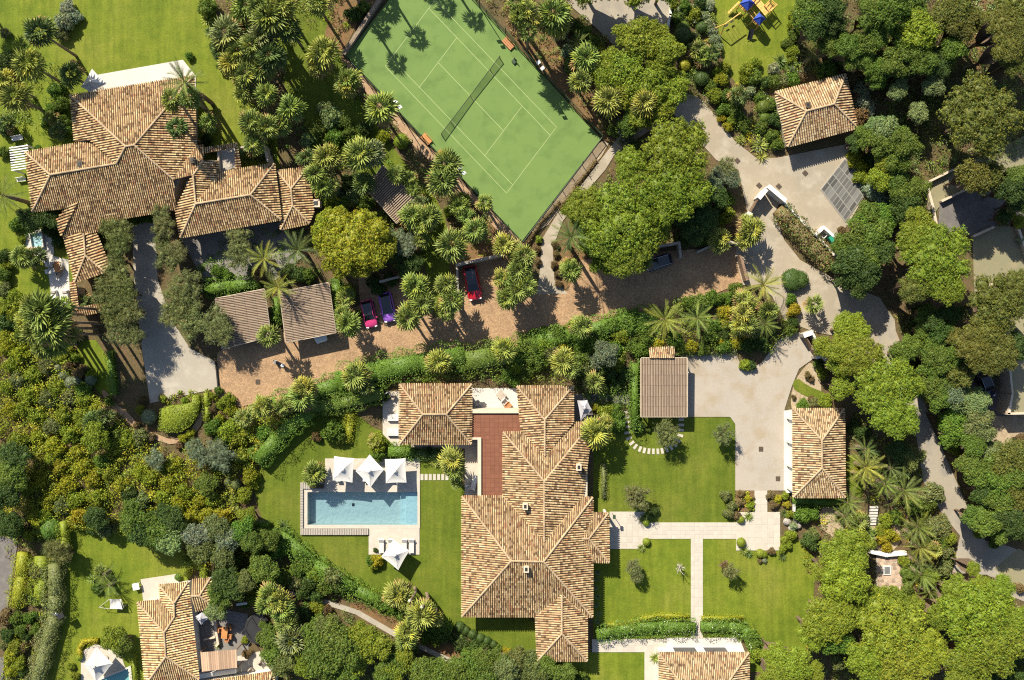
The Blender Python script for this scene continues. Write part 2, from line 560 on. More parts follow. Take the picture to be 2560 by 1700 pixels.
sheet('flower_bed', [(2300, 870), (2330, 920), (2340, 1010), (2420, 1150), (2470, 1280), (2440, 1290), (2350, 1100), (2290, 960)], 'red_soil', smooth=1)
sheet('flower_bed', [(1290, 560), (1390, 440), (1500, 350), (1530, 360), (1430, 480), (1350, 590)], 'gravel', smooth=1)
sheet('flower_bed', [(2440, -40), (2490, -40), (2480, 120), (2440, 190), (2420, 120)], 'red_soil', smooth=1)

# roads and drives
sheet('cobbled_drive', [(530, 980), (545, 880), (600, 850), (690, 830), (840, 800), (900, 760), (896, 690), (1015, 680), (1020, 770), (1085, 795), (1150, 770), (1146, 655), (1262, 632), (1275, 700), (1345, 722), (1420, 727), (1450, 650), (1600, 640), (1640, 630), (1842, 615), (1862, 705), (1720, 760), (1500, 810), (1330, 850), (1100, 890), (900, 925), (780, 975), (650, 1005), (590, 1020)], 'cobbles')
sheet('driveway', [(330, 545), (388, 545), (395, 700), (430, 800), (475, 870), (541, 905), (546, 970), (376, 1008), (355, 870), (335, 690)], 'pale_concrete')
sheet('courtyard', [(450, 590), (700, 555), (760, 640), (690, 700), (510, 705)], 'grey_paving')
sheet('footpath', [(1342, 735), (1349, 680), (1355, 598), (1395, 531), (1470, 441), (1540, 350), (1640, 250), (1700, 236), (1690, 280), (1536, 387), (1513, 425), (1470, 474), (1407, 552), (1382, 620), (1386, 700), (1420, 735)], 'concrete')
sheet('entrance_drive', [(1640, 250), (1700, 228), (1746, 244), (1800, 300), (1836, 352), (1890, 395), (1940, 395), (2120, 360), (2125, 400), (2175, 466), (2120, 560), (2093, 600), (2060, 600), (1950, 505), (1935, 535), (1960, 600), (2000, 650), (2090, 700), (2200, 745), (2240, 830), (2320, 1030), (2200, 1010), (2160, 900), (2090, 840), (2035, 830), (1960, 800), (1930, 740), (1900, 720), (1857, 712), (1838, 640), (1845, 580), (1868, 530), (1846, 425), (1790, 400), (1700, 300)], 'concrete')
sheet('lane', [(2195, 740), (2236, 800), (2248, 928), (2313, 1034), (2351, 1113), (2421, 1275), (2462, 1351), (2527, 1367), (2600, 1400), (2600, 1520), (2380, 1430), (2400, 1340), (2353, 1280), (2307, 1202), (2290, 1088), (2240, 960), (2195, 850)], 'lane')
sheet('lane_pad', [(2484, 1421), (2546, 1370), (2600, 1400), (2600, 1500), (2540, 1475)], 'clay_court')
sheet('car_yard', [(1700, 890), (1724, 884), (1838, 880), (1852, 915), (1872, 926), (1905, 905), (1945, 850), (1998, 830), (2035, 895), (1997, 922), (1979, 965), (1960, 1026), (1960, 1226), (1838, 1226), (1838, 1060), (1825, 1042), (1700, 1042)], 'yard_concrete')
sheet('garage_apron', [(1959, 1026), (1985, 1026), (1985, 1226), (1959, 1226)], 'white_stone')
sheet('road', [(-80, 1320), (20, 1328), (46, 1352), (38, 1400), (20, 1520), (10, 1560), (-80, 1560)], 'asphalt')
sheet('road', [(-80, 1640), (12, 1643), (5, 1760), (-80, 1760)], 'asphalt')
sheet('parking_court', [(1450, -60), (1675, -60), (1674, 40), (1664, 95), (1560, 140), (1490, 70), (1420, 10), (1410, -60)], 'lane')
sheet('court_terrace', [(2305, 465), (2430, 400), (2600, 320), (2600, 440), (2440, 470), (2355, 505), (2338, 530)], 'clay_court')
sheet('shaded_court', [(2348, 505), (2432, 466), (2600, 420), (2600, 545), (2430, 590), (2345, 580)], 'asphalt')  # dark grey paints the shade onto this part of the court
sheet('tan_court', [(2430, 590), (2476, 570), (2533, 555), (2560, 640), (2600, 780), (2600, 860), (2440, 860)], 'clay_court')
sheet('gravel_yard', [(2440, 1050), (2530, 1000), (2600, 1000), (2600, 1120), (2480, 1140)], 'gravel', smooth=1)
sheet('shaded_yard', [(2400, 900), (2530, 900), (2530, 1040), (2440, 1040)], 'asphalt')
sheet('dry_path', [(252, 975), (265, 975), (290, 1010), (322, 1032), (352, 1068), (384, 1082), (436, 1102), (480, 1075), (500, 1030), (515, 1010), (500, 1080), (440, 1115), (380, 1096), (345, 1078), (310, 1044), (270, 1010)], 'dry_path', smooth=1)
sheet('woodland_path', [(700, 1470), (790, 1490), (876, 1518), (900, 1526), (1010, 1590), (1100, 1632), (1162, 1660), (1240, 1700), (1225, 1706), (1152, 1668), (1092, 1641), (1000, 1599), (890, 1535), (780, 1500), (700, 1480)], 'pale_concrete', z=0.21)
sheet('gravel_walk', [(855, 150), (870, 150), (980, 275), (1090, 385), (1180, 480), (1312, 612), (1330, 640), (1290, 625), (1170, 500), (1040, 370), (930, 250)], 'dry_path')

# terraces
sheet('stone_terrace', [(247, 187), (458, 150), (490, 190), (490, 230), (225, 240)], 'white_stone', z=0.12)
sheet('spa_terrace', [(62, 590), (100, 572), (135, 600), (135, 640), (172, 650), (176, 768), (133, 768), (119, 665), (66, 620)], 'white_stone', z=0.06)
sheet('side_terrace', [(957, 978), (1000, 978), (1000, 1115), (985, 1113), (957, 1085)], 'stone', z=0.10)
sheet('upper_terrace', [(1179, 970), (1295, 970), (1295, 1026), (1179, 1026)], 'white_stone', z=0.10)
sheet('passage', [(1028, 1108), (1204, 1096), (1204, 1242), (1162, 1242), (1162, 1121), (1028, 1121)], 'stone', z=0.08)
sheet('porch_paving', [(1430, 985), (1482, 985), (1575, 985), (1575, 1012), (1482, 1012), (1482, 1058), (1430, 1058)], 'grey_paving', z=0.06)
sheet('patio', [(352, 1448), (445, 1434), (452, 1470), (400, 1505), (359, 1505)], 'stone', z=0.08)
sheet('patio', [(485, 1510), (545, 1520), (620, 1535), (622, 1640), (690, 1640), (690, 1690), (500, 1720)], 'grey_paving', z=0.06)
sheet('patio', [(594, 1640), (655, 1627), (690, 1660), (690, 1690), (594, 1700)], 'stone', z=0.10)
sheet('pool_patio', [(203, 1628), (240, 1610), (300, 1630), (322, 1690), (322, 1760), (203, 1760)], 'stone', z=0.08)
sheet('poolhouse_terrace', [(1664, 1594), (1848, 1594), (1864, 1634), (1650, 1634)], 'white_stone', z=0.07)

def slabs(base_name, rects, nominal, mat='paving_slab', z=0.11, gap=0.035, grain='stone', thick=0.06):
    """a paved area: a bed with separate slabs on it"""
    mb = MB()
    for (x0, y0, x1, y1) in rects:
        a, b = W(x0, y1), W(x1, y0)
        mb.prism([(a.x, a.y), (b.x, a.y), (b.x, b.y), (a.x, b.y)], 0.0, z - 0.02)
    root = struct(base_name, mb, grain)
    for (x0, y0, x1, y1) in rects:
        a, b = W(x0, y1), W(x1, y0)
        nx = max(1, round((b.x - a.x) / nominal))
        ny = max(1, round((b.y - a.y) / nominal))
        dx, dy = (b.x - a.x) / nx, (b.y - a.y) / ny
        sm = MB()
        e = 0.012
        hx, hy = dx / 2 - gap / 2, dy / 2 - gap / 2
        sm.add([(-hx, -hy, -thick), (hx, -hy, -thick), (hx, hy, -thick), (-hx, hy, -thick), (-hx, -hy, -e), (hx, -hy, -e), (hx, hy, -e), (-hx, hy, -e),
                (-hx + e, -hy + e, 0), (hx - e, -hy + e, 0), (hx - e, hy - e, 0), (-hx + e, hy - e, 0)],
               [(0, 1, 5, 4), (1, 2, 6, 5), (2, 3, 7, 6), (3, 0, 4, 7), (4, 5, 9, 8), (5, 6, 10, 9), (6, 7, 11, 10), (7, 4, 8, 11), (8, 9, 10, 11)])
        me = sm.mesh('paving_slab', mat)
        for i in range(nx):
            for j in range(ny):
                o = link('paving_slab', me, root)
                o.location = (a.x + (i + .5) * dx, a.y + (j + .5) * dy, z + random.uniform(-0.006, 0.006))
    return root

slabs('garden_path', [(1610, 1306, 1840, 1347), (1727, 1347, 1757, 1596)], 0.62)
slabs('porch_plaza', [(1524, 1279, 1610, 1372)], 0.80)
slabs('side_plaza', [(1840, 1280, 1950, 1376), (1886, 1226, 1918, 1280)], 0.85)
slabs('lower_walk', [(1480, 1597, 1664, 1630), (1611, 1630, 1648, 1720)], 0.85)

# ------------------------------------------------------------------ swimming pool
pr = thing('swimming_pool', 'long rectangular blue swimming pool with white coping, a parasol row along its far side', 'pool', W(900, 1270))
a, b = W(769, 1312), W(1044, 1229.5)
m1 = W(1000, 1270).x
m2 = W(1014, 1270).x
mb = MB()
d0, d1, d2 = -1.25, -0.55, -0.16
mb.add([(a.x, a.y, d0), (m1, a.y, d0), (m1, b.y, d0), (a.x, b.y, d0)], [(0, 1, 2, 3)])
mb.add([(a.x, a.y, 0.1), (a.x, a.y, d0), (a.x, b.y, d0), (a.x, b.y, 0.1)], [(0, 1, 2, 3)])
mb.add([(a.x, b.y, 0.1), (a.x, b.y, d0), (b.x, b.y, d0), (b.x, b.y, 0.1)], [(0, 1, 2, 3)])
mb.add([(a.x, a.y, d0), (a.x, a.y, 0.1), (b.x, a.y, 0.1), (b.x, a.y, d0)], [(0, 1, 2, 3)])
part('basin', mb, 'pool_tile', pr)
mb = MB()
mb.box(((m1 + m2) / 2, (a.y + b.y) / 2, (d0 + d1) / 2), (m2 - m1, b.y - a.y - 0.01, d1 - d0))
mb.box(((m2 + b.x) / 2, (a.y + b.y) / 2, (d0 + d2) / 2), (b.x - m2, b.y - a.y - 0.01, d2 - d0))
part('entry_step', mb, 'pool_tile_shallow', pr)
mb = MB()
mb.add([(a.x, a.y, 0.02), (b.x, a.y, 0.02), (b.x, b.y, 0.02), (a.x, b.y, 0.02)], [(0, 1, 2, 3)])
part('water', mb, 'pool_water', pr)
mb = MB()
c0, c1 = W(759, 1320), W(1050, 1221)
mb.prism([(c0.x, c0.y), (c1.x, c0.y), (c1.x, c1.y), (c0.x, c1.y)], 0.0, 0.14, holes=[[(a.x + .01, a.y + .01), (b.x - .01, a.y + .01), (b.x - .01, b.y - .01), (a.x + .01, b.y - .01)]])
part('coping', mb, 'stone', pr)
mb = MB()
c = W(879, 1266)
mb.box((c.x, c.y, d0 + .02), (0.35, 0.4, 0.04))
part('drain', mb, 'dark_metal', pr)

sheet('pool_terrace', [(813, 1146), (1050, 1146), (1050, 1221), (813, 1221)], 'stone', z=0.13)
sheet('pool_terrace', [(922, 1320), (1049, 1320), (1049, 1386), (922, 1386)], 'stone', z=0.13)
dk = thing('timber_deck', 'strip of grey slatted timber decking round two sides of the swimming pool', 'deck', W(840, 1328))
mb = MB()
for x0, y0, x1, y1 in ((752, 1205, 813, 1221), (752, 1320, 922, 1336)):
    n = int((x1 - x0) / 4.2)
    for i in range(n):
        p = W(x0 + (i + .5) * (x1 - x0) / n, (y0 + y1) / 2)
        mb.box((p.x, p.y, 0.30), ((x1 - x0) / n / K - .05, (y1 - y0) / K, 0.06), tint=(1, 1, 1))
n = 25
for i in range(n):
    p = W(755.5, 1221 + (i + .5) * 99 / n)
    mb.box((p.x, p.y, 0.30), (7 / K, 99 / n / K - .05, 0.06))
part('boards', mb, 'deck_wood', dk, kind='stuff')
mb = MB()
for x0, y0, x1, y1 in ((752.5, 1205.5, 812.5, 1220.5), (752.5, 1320.5, 921.5, 1335.5), (752.5, 1221, 758.5, 1320)):
    p, q = W(x0, y1), W(x1, y0)
    mb.prism([(p.x, p.y), (q.x, p.y), (q.x, q.y), (p.x, q.y)], 0.0, 0.24)
part('plinth', mb, 'grey_wall', dk)

# ------------------------------------------------------------------ tennis court
EX, FY = (124.5 / 10.97, -165 / 10.97), (-303 / 23.77, -317 / 23.77)
def TC(s, t, h=0.0):
    p = W(1266.5 + EX[0] * s + FY[0] * t, 483.7 + EX[1] * s + FY[1] * t, 0)
    return Vector((p.x, p.y, h))
ct = sheet('tennis_court', [(1305, 603), (1502, 347), (1070, -125), (866, 140)], 'court', z=0.22)
mb = MB()
def line(s0, t0, s1, t1, wd=0.075):
    p, q = TC(s0, t0), TC(s1, t1)
    d = (q - p).normalized()
    nrm = Vector((-d.y, d.x, 0)) * wd / 2
    mb.add([(v.x, v.y, 0.226) for v in (p - nrm, q - nrm, q + nrm, p + nrm)], [(0, 1, 2, 3)])
Lc, Wc, si = 23.77, 10.97, 1.37
for args in ((0, 0, Wc, 0), (0, Lc, Wc, Lc)):
    line(*args)
for s in (0, Wc, si, Wc - si):
    line(s, 0.04, s, Lc - .04)
for t in (Lc / 2 - 6.4, Lc / 2 + 6.4):
    line(si + .04, t, Wc - si - .04, t)
line(Wc / 2, Lc / 2 - 6.36, Wc / 2, Lc / 2 + 6.36)
o = struct('court_marking', mb, 'line_paint', parent=ct)

nt_ = thing('tennis_net', 'dark green tennis net stretched across the middle of the green court', 'net', TC(Wc / 2, Lc / 2))
p0, p1 = TC(-0.9, Lc / 2), TC(Wc + 0.9, Lc / 2)
mb = MB()
N_ = 12
hts = [1.07 - 0.155 * (1 - abs(2 * i / N_ - 1)) for i in range(N_ + 1)]
vs_ = []
for i in range(N_ + 1):
    q = p0.lerp(p1, i / N_)
    vs_ += [(q.x, q.y, 0.08), (q.x, q.y, hts[i])]
mb.add(vs_, [(2 * i, 2 * i + 2, 2 * i + 3, 2 * i + 1) for i in range(N_)])
part('mesh', mb, 'net_mesh', nt_)
mb = MB()
mb.tube([(*p0.lerp(p1, i / N_).xy, hts[i]) for i in range(N_ + 1)], 0.05, 6)
part('tape', mb, 'green_metal', nt_)
for q in (p0, p1):
    mb = MB()
    mb.tube([(q.x, q.y, 0.04), (q.x, q.y, 1.12)], 0.06, 8)
    part('post', mb, 'dark_metal', nt_)
for s in (si - .2, Wc / 2, Wc - si + .2):
    q = TC(s, Lc / 2)
    mb = MB()
    mb.box((q.x, q.y, 0.5), (0.06, 0.06, 0.92))
    part('strap', mb, 'dark_metal', nt_)

def court_fence(label, a, b, h, n, tall=()):
    A, B = W(*a), W(*b)
    t = thing('court_fence', label, 'fence', A.lerp(B, .5), group='wire fences round the tennis court')
    mb = MB()
    mb.add([(A.x, A.y, 0.05), (B.x, B.y, 0.05), (B.x, B.y, h), (A.x, A.y, h)], [(0, 1, 2, 3)])
    part('wire_mesh', mb, 'fence_mesh', t)
    for z in (0.1, h):
        mb = MB()
        mb.tube([(A.x, A.y, z), (B.x, B.y, z)], 0.05, 5)
        part('rail', mb, 'green_metal', t)
    for i in range(n + 1):
        q = A.lerp(B, i / n)
        mb = MB()
        mb.tube([(q.x, q.y, 0), (q.x, q.y, h + (1.2 if i in tall else .05))], 0.055, 6)
        part('post', mb, 'green_metal', t)
court_fence('low wire fence along the lower edge of the green tennis court, beside the footpath', (1308, 606), (1504, 347), 1.1, 8, (3, 6))
court_fence('long wire fence between the green tennis court and the palm bed below it', (862, 142), (1305, 606), 1.4, 18, (2, 5, 8, 11, 14))
court_fence('long wire fence between the green tennis court and the brown bed above it', (1120, -70), (1504, 344), 1.4, 16, (3, 6, 9, 12))

bw = MB()
A, B = W(862, 140), W(1042, -136)
d = (B - A).normalized()
nn = Vector((-d.y, d.x, 0)) * 0.25
bw.prism([(A - nn).xy, (A + nn).xy, (B + nn).xy, (B - nn).xy], 0, 0.9)
solid('stone_wall', bw, 'stone_wall', 'low brown stone wall closing the upper left end of the tennis court', 'wall')

def light_pole(px, py, h, label, aim):
    p = W(px, py)
    t = thing('floodlight_pole', label, 'floodlight', p, group='floodlights round the tennis court')
    mb = MB()
    mb.tube([(0, 0, 0), (0, 0, h)], [.07, .05], 8)
    part('pole', mb, 'dark_metal', t, world=False)
    mb = MB()
    ca, sa = math.cos(aim), math.sin(aim)
    mb.tube([(-.45 * -sa, -.45 * ca, h), (.45 * -sa, .45 * ca, h)], .04, 6)
    part('crossarm', mb, 'dark_metal', t, world=False)
    for k in (-1, 1):
        mb = MB()
        R3 = Matrix.Rotation(aim, 3, 'Z') @ Matrix.Rotation(0.5, 3, 'Y')
        mb.box((k * .45 * -sa + ca * .25, k * .45 * ca + sa * .25, h), (.5, .42, .16), mat=R3)
        part('lamp_head', mb, 'white_paint', t, world=False)
light_pole(1352, 193, 5.6, 'double floodlight on a pole beside the upper right fence of the tennis court', math.radians(215))
light_pole(1003, 290, 5.2, 'floodlight on a pole by the lower left fence, level with the tennis net', math.radians(40))
light_pole(1156, 447, 5.0, 'double floodlight on a pole by the lower left fence near a fan palm', math.radians(40))
light_pole(1200, 20, 5.4, 'floodlight on a pole at the top edge of the photo above the court', math.radians(215))

def bench(px, py, ang, L, label, mat='orange_wood', wd=0.55, group=None):
    t = thing('bench', label, 'bench', W(px, py), ang, group)
    for k in range(3):
        mb = MB()
        mb.box((0, (k - 1) * wd / 3, .45), (L, wd / 3 - .03, .05))
        part('seat_slat', mb, mat, t, world=False)
    mb = MB()
    mb.box((0, wd / 2 + .05, .7), (L, .05, .35))
    part('backrest', mb, mat, t, world=False)
    for k in (-1, 1):
        mb = MB()
        mb.box((k * L * .42, 0, .21), (.07, wd, .42))
        part('leg', mb, 'dark_metal', t, world=False)
ang = math.atan2(-(603 - 140), (1305 - 866))
bench(1066, 350, ang, 1.5, 'larger orange wooden bench beside the lower left tennis fence', wd=.9)
bench(1101, 386, ang, 0.8, 'small orange wooden bench beside the lower left tennis fence', wd=.7)
bench(1270, 112, ang, 1.7, 'brown wooden bench outside the upper right tennis fence near the net', 'brown_wood', wd=.8)
def court_chair(px, py, rz, label):
    t = thing('court_chair', label, 'chair', W(px, py), rz)
    mb = MB(); mb.box((0, 0, .45), (.55, .5, .06)); part('seat', mb, 'green_metal', t, world=False)
    mb = MB(); mb.box((0, .26, .75), (.55, .05, .5)); part('backrest', mb, 'green_metal', t, world=False)
    for x in (-.24, .24):
        for y in (-.21, .21):
            mb = MB(); mb.tube([(x, y, 0), (x, y, .44)], .03, 5); part('leg', mb, 'dark_metal', t, world=False)
court_chair(1285, 156, ang, 'dark green chair on the court by the upper right end of the net')
# ------------------------------------------------------------------ buildings
def tile_tone(tone=(1, 1, 1), dark=.07, red=.05):
    """colours of the single tiles of one roof: weathered straw and tan, some dark with lichen, some new and red"""
    def f(r):
        u = r.random()
        if u < dark:
            c = (0.15, 0.10, 0.055)
        elif u < dark * 2.4:
            c = (0.24, 0.165, 0.09)
        elif u < dark * 2.4 + red:
            c = (0.34, 0.18, 0.10)
        elif u < .55:
            c = (0.42, 0.305, 0.165)
        elif u < .82:
            c = (0.46, 0.335, 0.195)
        else:
            c = (0.53, 0.425, 0.26)
        k = 0.84 + 0.26 * r.random()
        return tuple(x * k * t for x, t in zip(c, tone))
    return f
tile_tint = tile_tone()

def face_plane(P):
    """best plane through the eave edge (first two points) and the highest other point"""
    e = (P[1] - P[0])
    c = sum(P, Vector()) / len(P)
    top = max(P[2:], key=lambda q: q.z)
    n = e.cross(top - P[0]).normalized()
    if n.z < 0:
        n = -n
    Q = [Vector((p.x, p.y, P[0].z - ((p.x - P[0].x) * n.x + (p.y - P[0].y) * n.y) / n.z)) for p in P]
    return Q, n

def spans(poly, u):
    """intervals of v inside a polygon on the line at u"""
    xs = []
    m = len(poly)
    for i in range(m):
        (u1, v1), (u2, v2) = poly[i], poly[(i + 1) % m]
        if (u1 > u) != (u2 > u):
            xs.append(v1 + (u - u1) * (v2 - v1) / (u2 - u1))
    xs.sort()
    return list(zip(xs[::2], xs[1::2]))

def roof_tiles(mb, P, n, pitch_x=0.24, pitch_y=0.30, length=0.37, hh=0.10, wfrac=0.66, over=0.10, tintf=tile_tint):
    e = (P[1] - P[0]).normalized()
    d = e.cross(n).normalized()
    c = sum(P, Vector()) / len(P)
    if (P[0] - c).dot(d) < 0:
        d = -d
    o = P[0]
    poly = [((p - o).dot(e), (p - o).dot(d)) for p in P]
    us = [q[0] for q in poly]
    pitch = pitch_x * abs(e.x) + pitch_y * abs(e.y)
    wd = pitch * wfrac / 2
    k = max(1, round((max(us) - min(us)) / pitch))
    r = random.Random(int(abs(o.x * 100 + o.y * 31)) + len(P))
    for i in range(k):
        u = min(us) + (i + .5) * (max(us) - min(us)) / k
        for v0, v1 in spans(poly, u):
            v = v1 + over
            row = 0
            j = r.uniform(-.012, .012)
            while v > v0 + .05:
                ve = max(v - length, v0)
                tc = tintf(r)
                jj = j + r.uniform(-.008, .008)
                base = o + e * (u + jj)
                vs = []
                for vv, lift, ww in ((v, 0.035, wd), (ve - .03, 0.0, wd * .9)):
                    for (x, z) in ((-1, 0.0), (-.5, .80), (.5, .80), (1, 0.0)):
                        vs.append(base + e * (x * ww) + d * vv + n * (lift + z * hh + 0.004))
                mb.add(vs, [(0, 1, 5, 4), (1, 2, 6, 5), (2, 3, 7, 6), (0, 3, 2, 1)], tc)
                v = ve
                row += 1

def ridge_line(mb, a, b, rad=0.13, length=0.42):
    L = (b - a).length
    k = max(1, round(L / length))
    d = (b - a).normalized()
    s = d.cross(Vector((0, 0, 1))).normalized()
    up = s.cross(d)
    r = random.Random(int(abs(a.x * 91 + a.y * 17)))
    for i in range(k):
        p, q = a.lerp(b, i / k), a.lerp(b, (i + 1.06) / k)
        vs = []
        for pt, lift in ((p, .05), (q, .02)):
            for an in (0, .25, .5, .75, 1):
                t = math.pi * an
                vs.append(pt + s * (rad * math.cos(t)) + up * (rad * math.sin(t) * .8 + lift))
        u = .9 + .25 * r.random()
        mb.add(vs, [(0, 1, 6, 5), (1, 2, 7, 6), (2, 3, 8, 7), (3, 4, 9, 8), (0, 4, 3, 2, 1)], (0.36 * u, 0.265 * u, 0.165 * u))

def house(name, label, cat, V, faces, walls, wall_mat='wall_cream', ridges=True, extra=None, group=None, base=None, tint=None):
    """V: named roof points (px, py, h); faces: lists of names, the first two along the eave; walls: (list of px points at eave height, top)"""
    pts = {k: W(*v) for k, v in V.items()}
    cx = sum((p for p in pts.values()), Vector()) / len(pts)
    root = thing(name, label, cat, (cx.x, cx.y, 0), group=group)
    # walls
    wm = MB()
    for poly, top, inset in walls:
        q = [W(x, y, top) for x, y in poly]
        c = sum(q, Vector()) / len(q)
        q = [Vector((c.x + (p.x - c.x) * (1 - inset / max(abs(p.x - c.x), .1)), c.y + (p.y - c.y) * (1 - inset / max(abs(p.y - c.y), .1)), 0)) for p in q]
        wm.prism([p.xy for p in q], 0, top - .12)
    part('wall', wm, wall_mat, root)
    bed = MB()
    tiles = MB()
    caps = MB()
    planes = {}
    for f in faces:
        P, n = face_plane([pts[k] for k in f])
        planes[tuple(f)] = (P, n)
        m = len(P)
        lo = [p - Vector((0, 0, .16)) for p in P]
        tri = geometry.tessellate_polygon([[Vector((p.x, p.y, 0)) for p in P]])
        fs = []
        for t in tri:
            up = (P[t[1]] - P[t[0]]).cross(P[t[2]] - P[t[0]]).z > 0
            t = t if up else t[::-1]
            fs.append(tuple(t))
            fs.append(tuple(i + m for i in t[::-1]))
        ar = sum(P[i].x * P[(i + 1) % m].y - P[(i + 1) % m].x * P[i].y for i in range(m))
        for i in range(m):
            j = (i + 1) % m
            qd = (i + m, j + m, j, i)
            fs.append(qd if ar > 0 else qd[::-1])
        bed.add(list(P) + lo, fs)
        roof_tiles(tiles, P, n, tintf=tint or tile_tint)
    rf = part('roof', bed, 'roof_bed', root)
    part('roof_tiles', tiles, 'roof_tile', rf, kind='stuff')
    # ridges and hips: edges shared by two faces that bend downwards
    if ridges:
        edges = {}
        for f in faces:
            for i in range(len(f)):
                edges.setdefault(frozenset((f[i], f[(i + 1) % len(f)])), []).append(tuple(f))
        for ed, fl in edges.items():
            if len(fl) == 2:
                a, b = tuple(ed)
                P0, n0 = planes[fl[0]]
                P1, n1 = planes[fl[1]]
                c1 = sum(P1, Vector()) / len(P1)
                pa = P0[fl[0].index(a)]
                if (c1 - pa).dot(n0) < -0.02:
                    qa = (P0[fl[0].index(a)] + P1[fl[1].index(a)]) / 2
                    qb = (P0[fl[0].index(b)] + P1[fl[1].index(b)]) / 2
                    if qa.z < qb.z:
                        qa, qb = qa, qb
                    else:
                        qa, qb = qb, qa
                    up = Vector((0, 0, .06))
                    ridge_line(caps, qa + up, qb + up)
        if caps.v:
            part('ridge_tiles', caps, 'roof_tile', rf, kind='stuff')
    return root, rf, pts

def chimney(root, px, py, h, wx, wy, mat='coping', ht=.7, name='chimney'):
    p = W(px, py, h + ht)
    mb = MB()
    mb.box((p.x, p.y, h + ht / 2 - .3), (wx, wy, ht + .6))
    ch = part(name, mb, mat, root)
    mb = MB()
    mb.box((p.x, p.y, h + ht + .04), (wx + .14, wy + .14, .08))
    part('cap', mb, mat, ch)
    mb = MB()
    mb.box((p.x, p.y, h + ht + .10), (wx * .6, wy * .6, .05))
    part('flue', mb, 'dark_metal', ch)

def opening(root, kind, a, b, z0, z1, out, mat='car_glass'):
    """a window or door on a wall between two world points a, b (2D), facing the direction out"""
    A, B, o = Vector((*a, 0)), Vector((*b, 0)), Vector((*out, 0)).normalized()
    d = (B - A)
    L = d.length
    ang = math.atan2(d.y, d.x)
    c = (A + B) / 2 + o * .03
    mb = MB()
    for s in (-1, 1):
        q = c + d.normalized() * (s * (L / 2 - .05))
        mb.box((q.x, q.y, (z0 + z1) / 2), (.1, .12, z1 - z0), ang)
    mb.box((c.x, c.y, z1 + .05), (L, .12, .1), ang)
    mb.box((c.x, c.y, z0 - .03), (L, .16, .06), ang)
    f = part(kind, mb, 'white_paint', root)
    mb = MB()
    q = c - o * .01
    mb.box((q.x, q.y, (z0 + z1) / 2), (L - .1, .04, z1 - z0), ang)
    part('pane', mb, mat, f)

# ---- central villa
ev = 3.0
V = dict(
    w3a=(1155, 1240, ev), w3b=(1258, 1240, ev), vl=(1360.5, 1354, 4.7), w3c=(1457, 1243, ev), w3d=(1482, 1243, ev), r3e=(1359, 1404, 5.4), r3w=(1278, 1402, 5.4),
    w3sw=(1155, 1541, ev), w3se=(1481, 1542, ev), s1=(1339, 1541, ev), s2=(1467.5, 1542, ev), sr=(1404.7, 1486, 3.95), srb=(1404.7, 1584, 3.95),
    ssw=(1343, 1652, ev), sse=(1467.6, 1652, ev),
    w2a=(1258, 1080, ev), w2b=(1304, 1080, ev), w1v=(1362, 1139, 3.9), w2c=(1433, 1056.5, ev), w2d=(1480.5, 1056.5, ev), r2n=(1360.5, 1203, 4.7),
    w1nw=(1292, 965, ev), w1ne=(1433, 965, ev), w1r=(1362, 1049, 3.9), w1sw=(1304, 1079, ev),
    pe1=(1484.7, 1282, 2.9), pe2=(1521, 1282, 2.9), pe3=(1522.6, 1406, 2.9), pe4=(1484.7, 1405, 2.9), pr1=(1455, 1346.5, 3.5), pr2=(1472, 1346.5, 3.5),
    p1nw=(999, 960, ev), p1ne=(1179.5, 960, ev), p1se=(1177.5, 1110, ev), p1sw=(999, 1110, ev), p1r1=(1057.5, 1035.7, 4.3), p1r2=(1115.7, 1035.7, 4.3))
faces = [
    ['w3a', 'w3b', 'vl', 'w3c', 'w3d', 'r3e', 'r3w'],
    ['w3a', 'w3sw', 'r3w'],
    ['w3sw', 's1', 'sr', 's2', 'w3se', 'r3e', 'r3w'],
    ['w3d', 'w3se', 'r3e'],
    ['s1', 'ssw', 'srb', 'sr'], ['ssw', 'sse', 'srb'], ['s2', 'sse', 'srb', 'sr'],
    ['w2a', 'w3b', 'vl', 'r2n'],
    ['w2d', 'w3c', 'vl', 'r2n'],
    ['w2a', 'w2b', 'w1v', 'w2c', 'w2d', 'r2n'],
    ['w1nw', 'w1ne', 'w1r'], ['w1nw', 'w1sw', 'w1v', 'w1r'], ['w1ne', 'w2c', 'w1v', 'w1r'],
    ['pe1', 'pe2', 'pr2', 'pr1'], ['pe2', 'pe3', 'pr2'], ['pe4', 'pe3', 'pr2', 'pr1'],
    ['p1nw', 'p1ne', 'p1r2', 'p1r1'], ['p1ne', 'p1se', 'p1r2'], ['p1sw', 'p1se', 'p1r2', 'p1r1'], ['p1nw', 'p1sw', 'p1r1']]
walls = [([(1155, 1240), (1481, 1240), (1481, 1541), (1155, 1541)], 3.0, .8), ([(1343, 1500), (1467, 1500), (1467, 1652), (1343, 1652)], 3.0, .6),
         ([(1258, 1080), (1480, 1060), (1480, 1300), (1258, 1300)], 2.95, .6), ([(1292, 965), (1433, 965), (1433, 1120), (1292, 1120)], 2.95, .6),
         ([(999, 960), (1179, 960), (1179, 1110), (999, 1110)], 3.0, .7)]
villa, vroof, _ = house('central_villa', 'large central villa of many hipped tile roofs round a terracotta flat terrace', 'villa', V, faces, walls, tint=tile_tone((.90, .86, .81), .075, .07))
for px, py, h in ((1447, 1168, 4.0), (1313, 1266, 4.3), (1315.5, 1423, 5.1)):
    chimney(villa, px, py, h, .55, .75, 'coping', .6)
# porch posts
for q in ((1519, 1286), (1520, 1401)):
    p = W(*q, 2.8)
    mb = MB()
    mb.box((p.x - .2, p.y, 1.4), (.3, .3, 2.8))
    part('porch_post', mb, 'wall_white', villa)
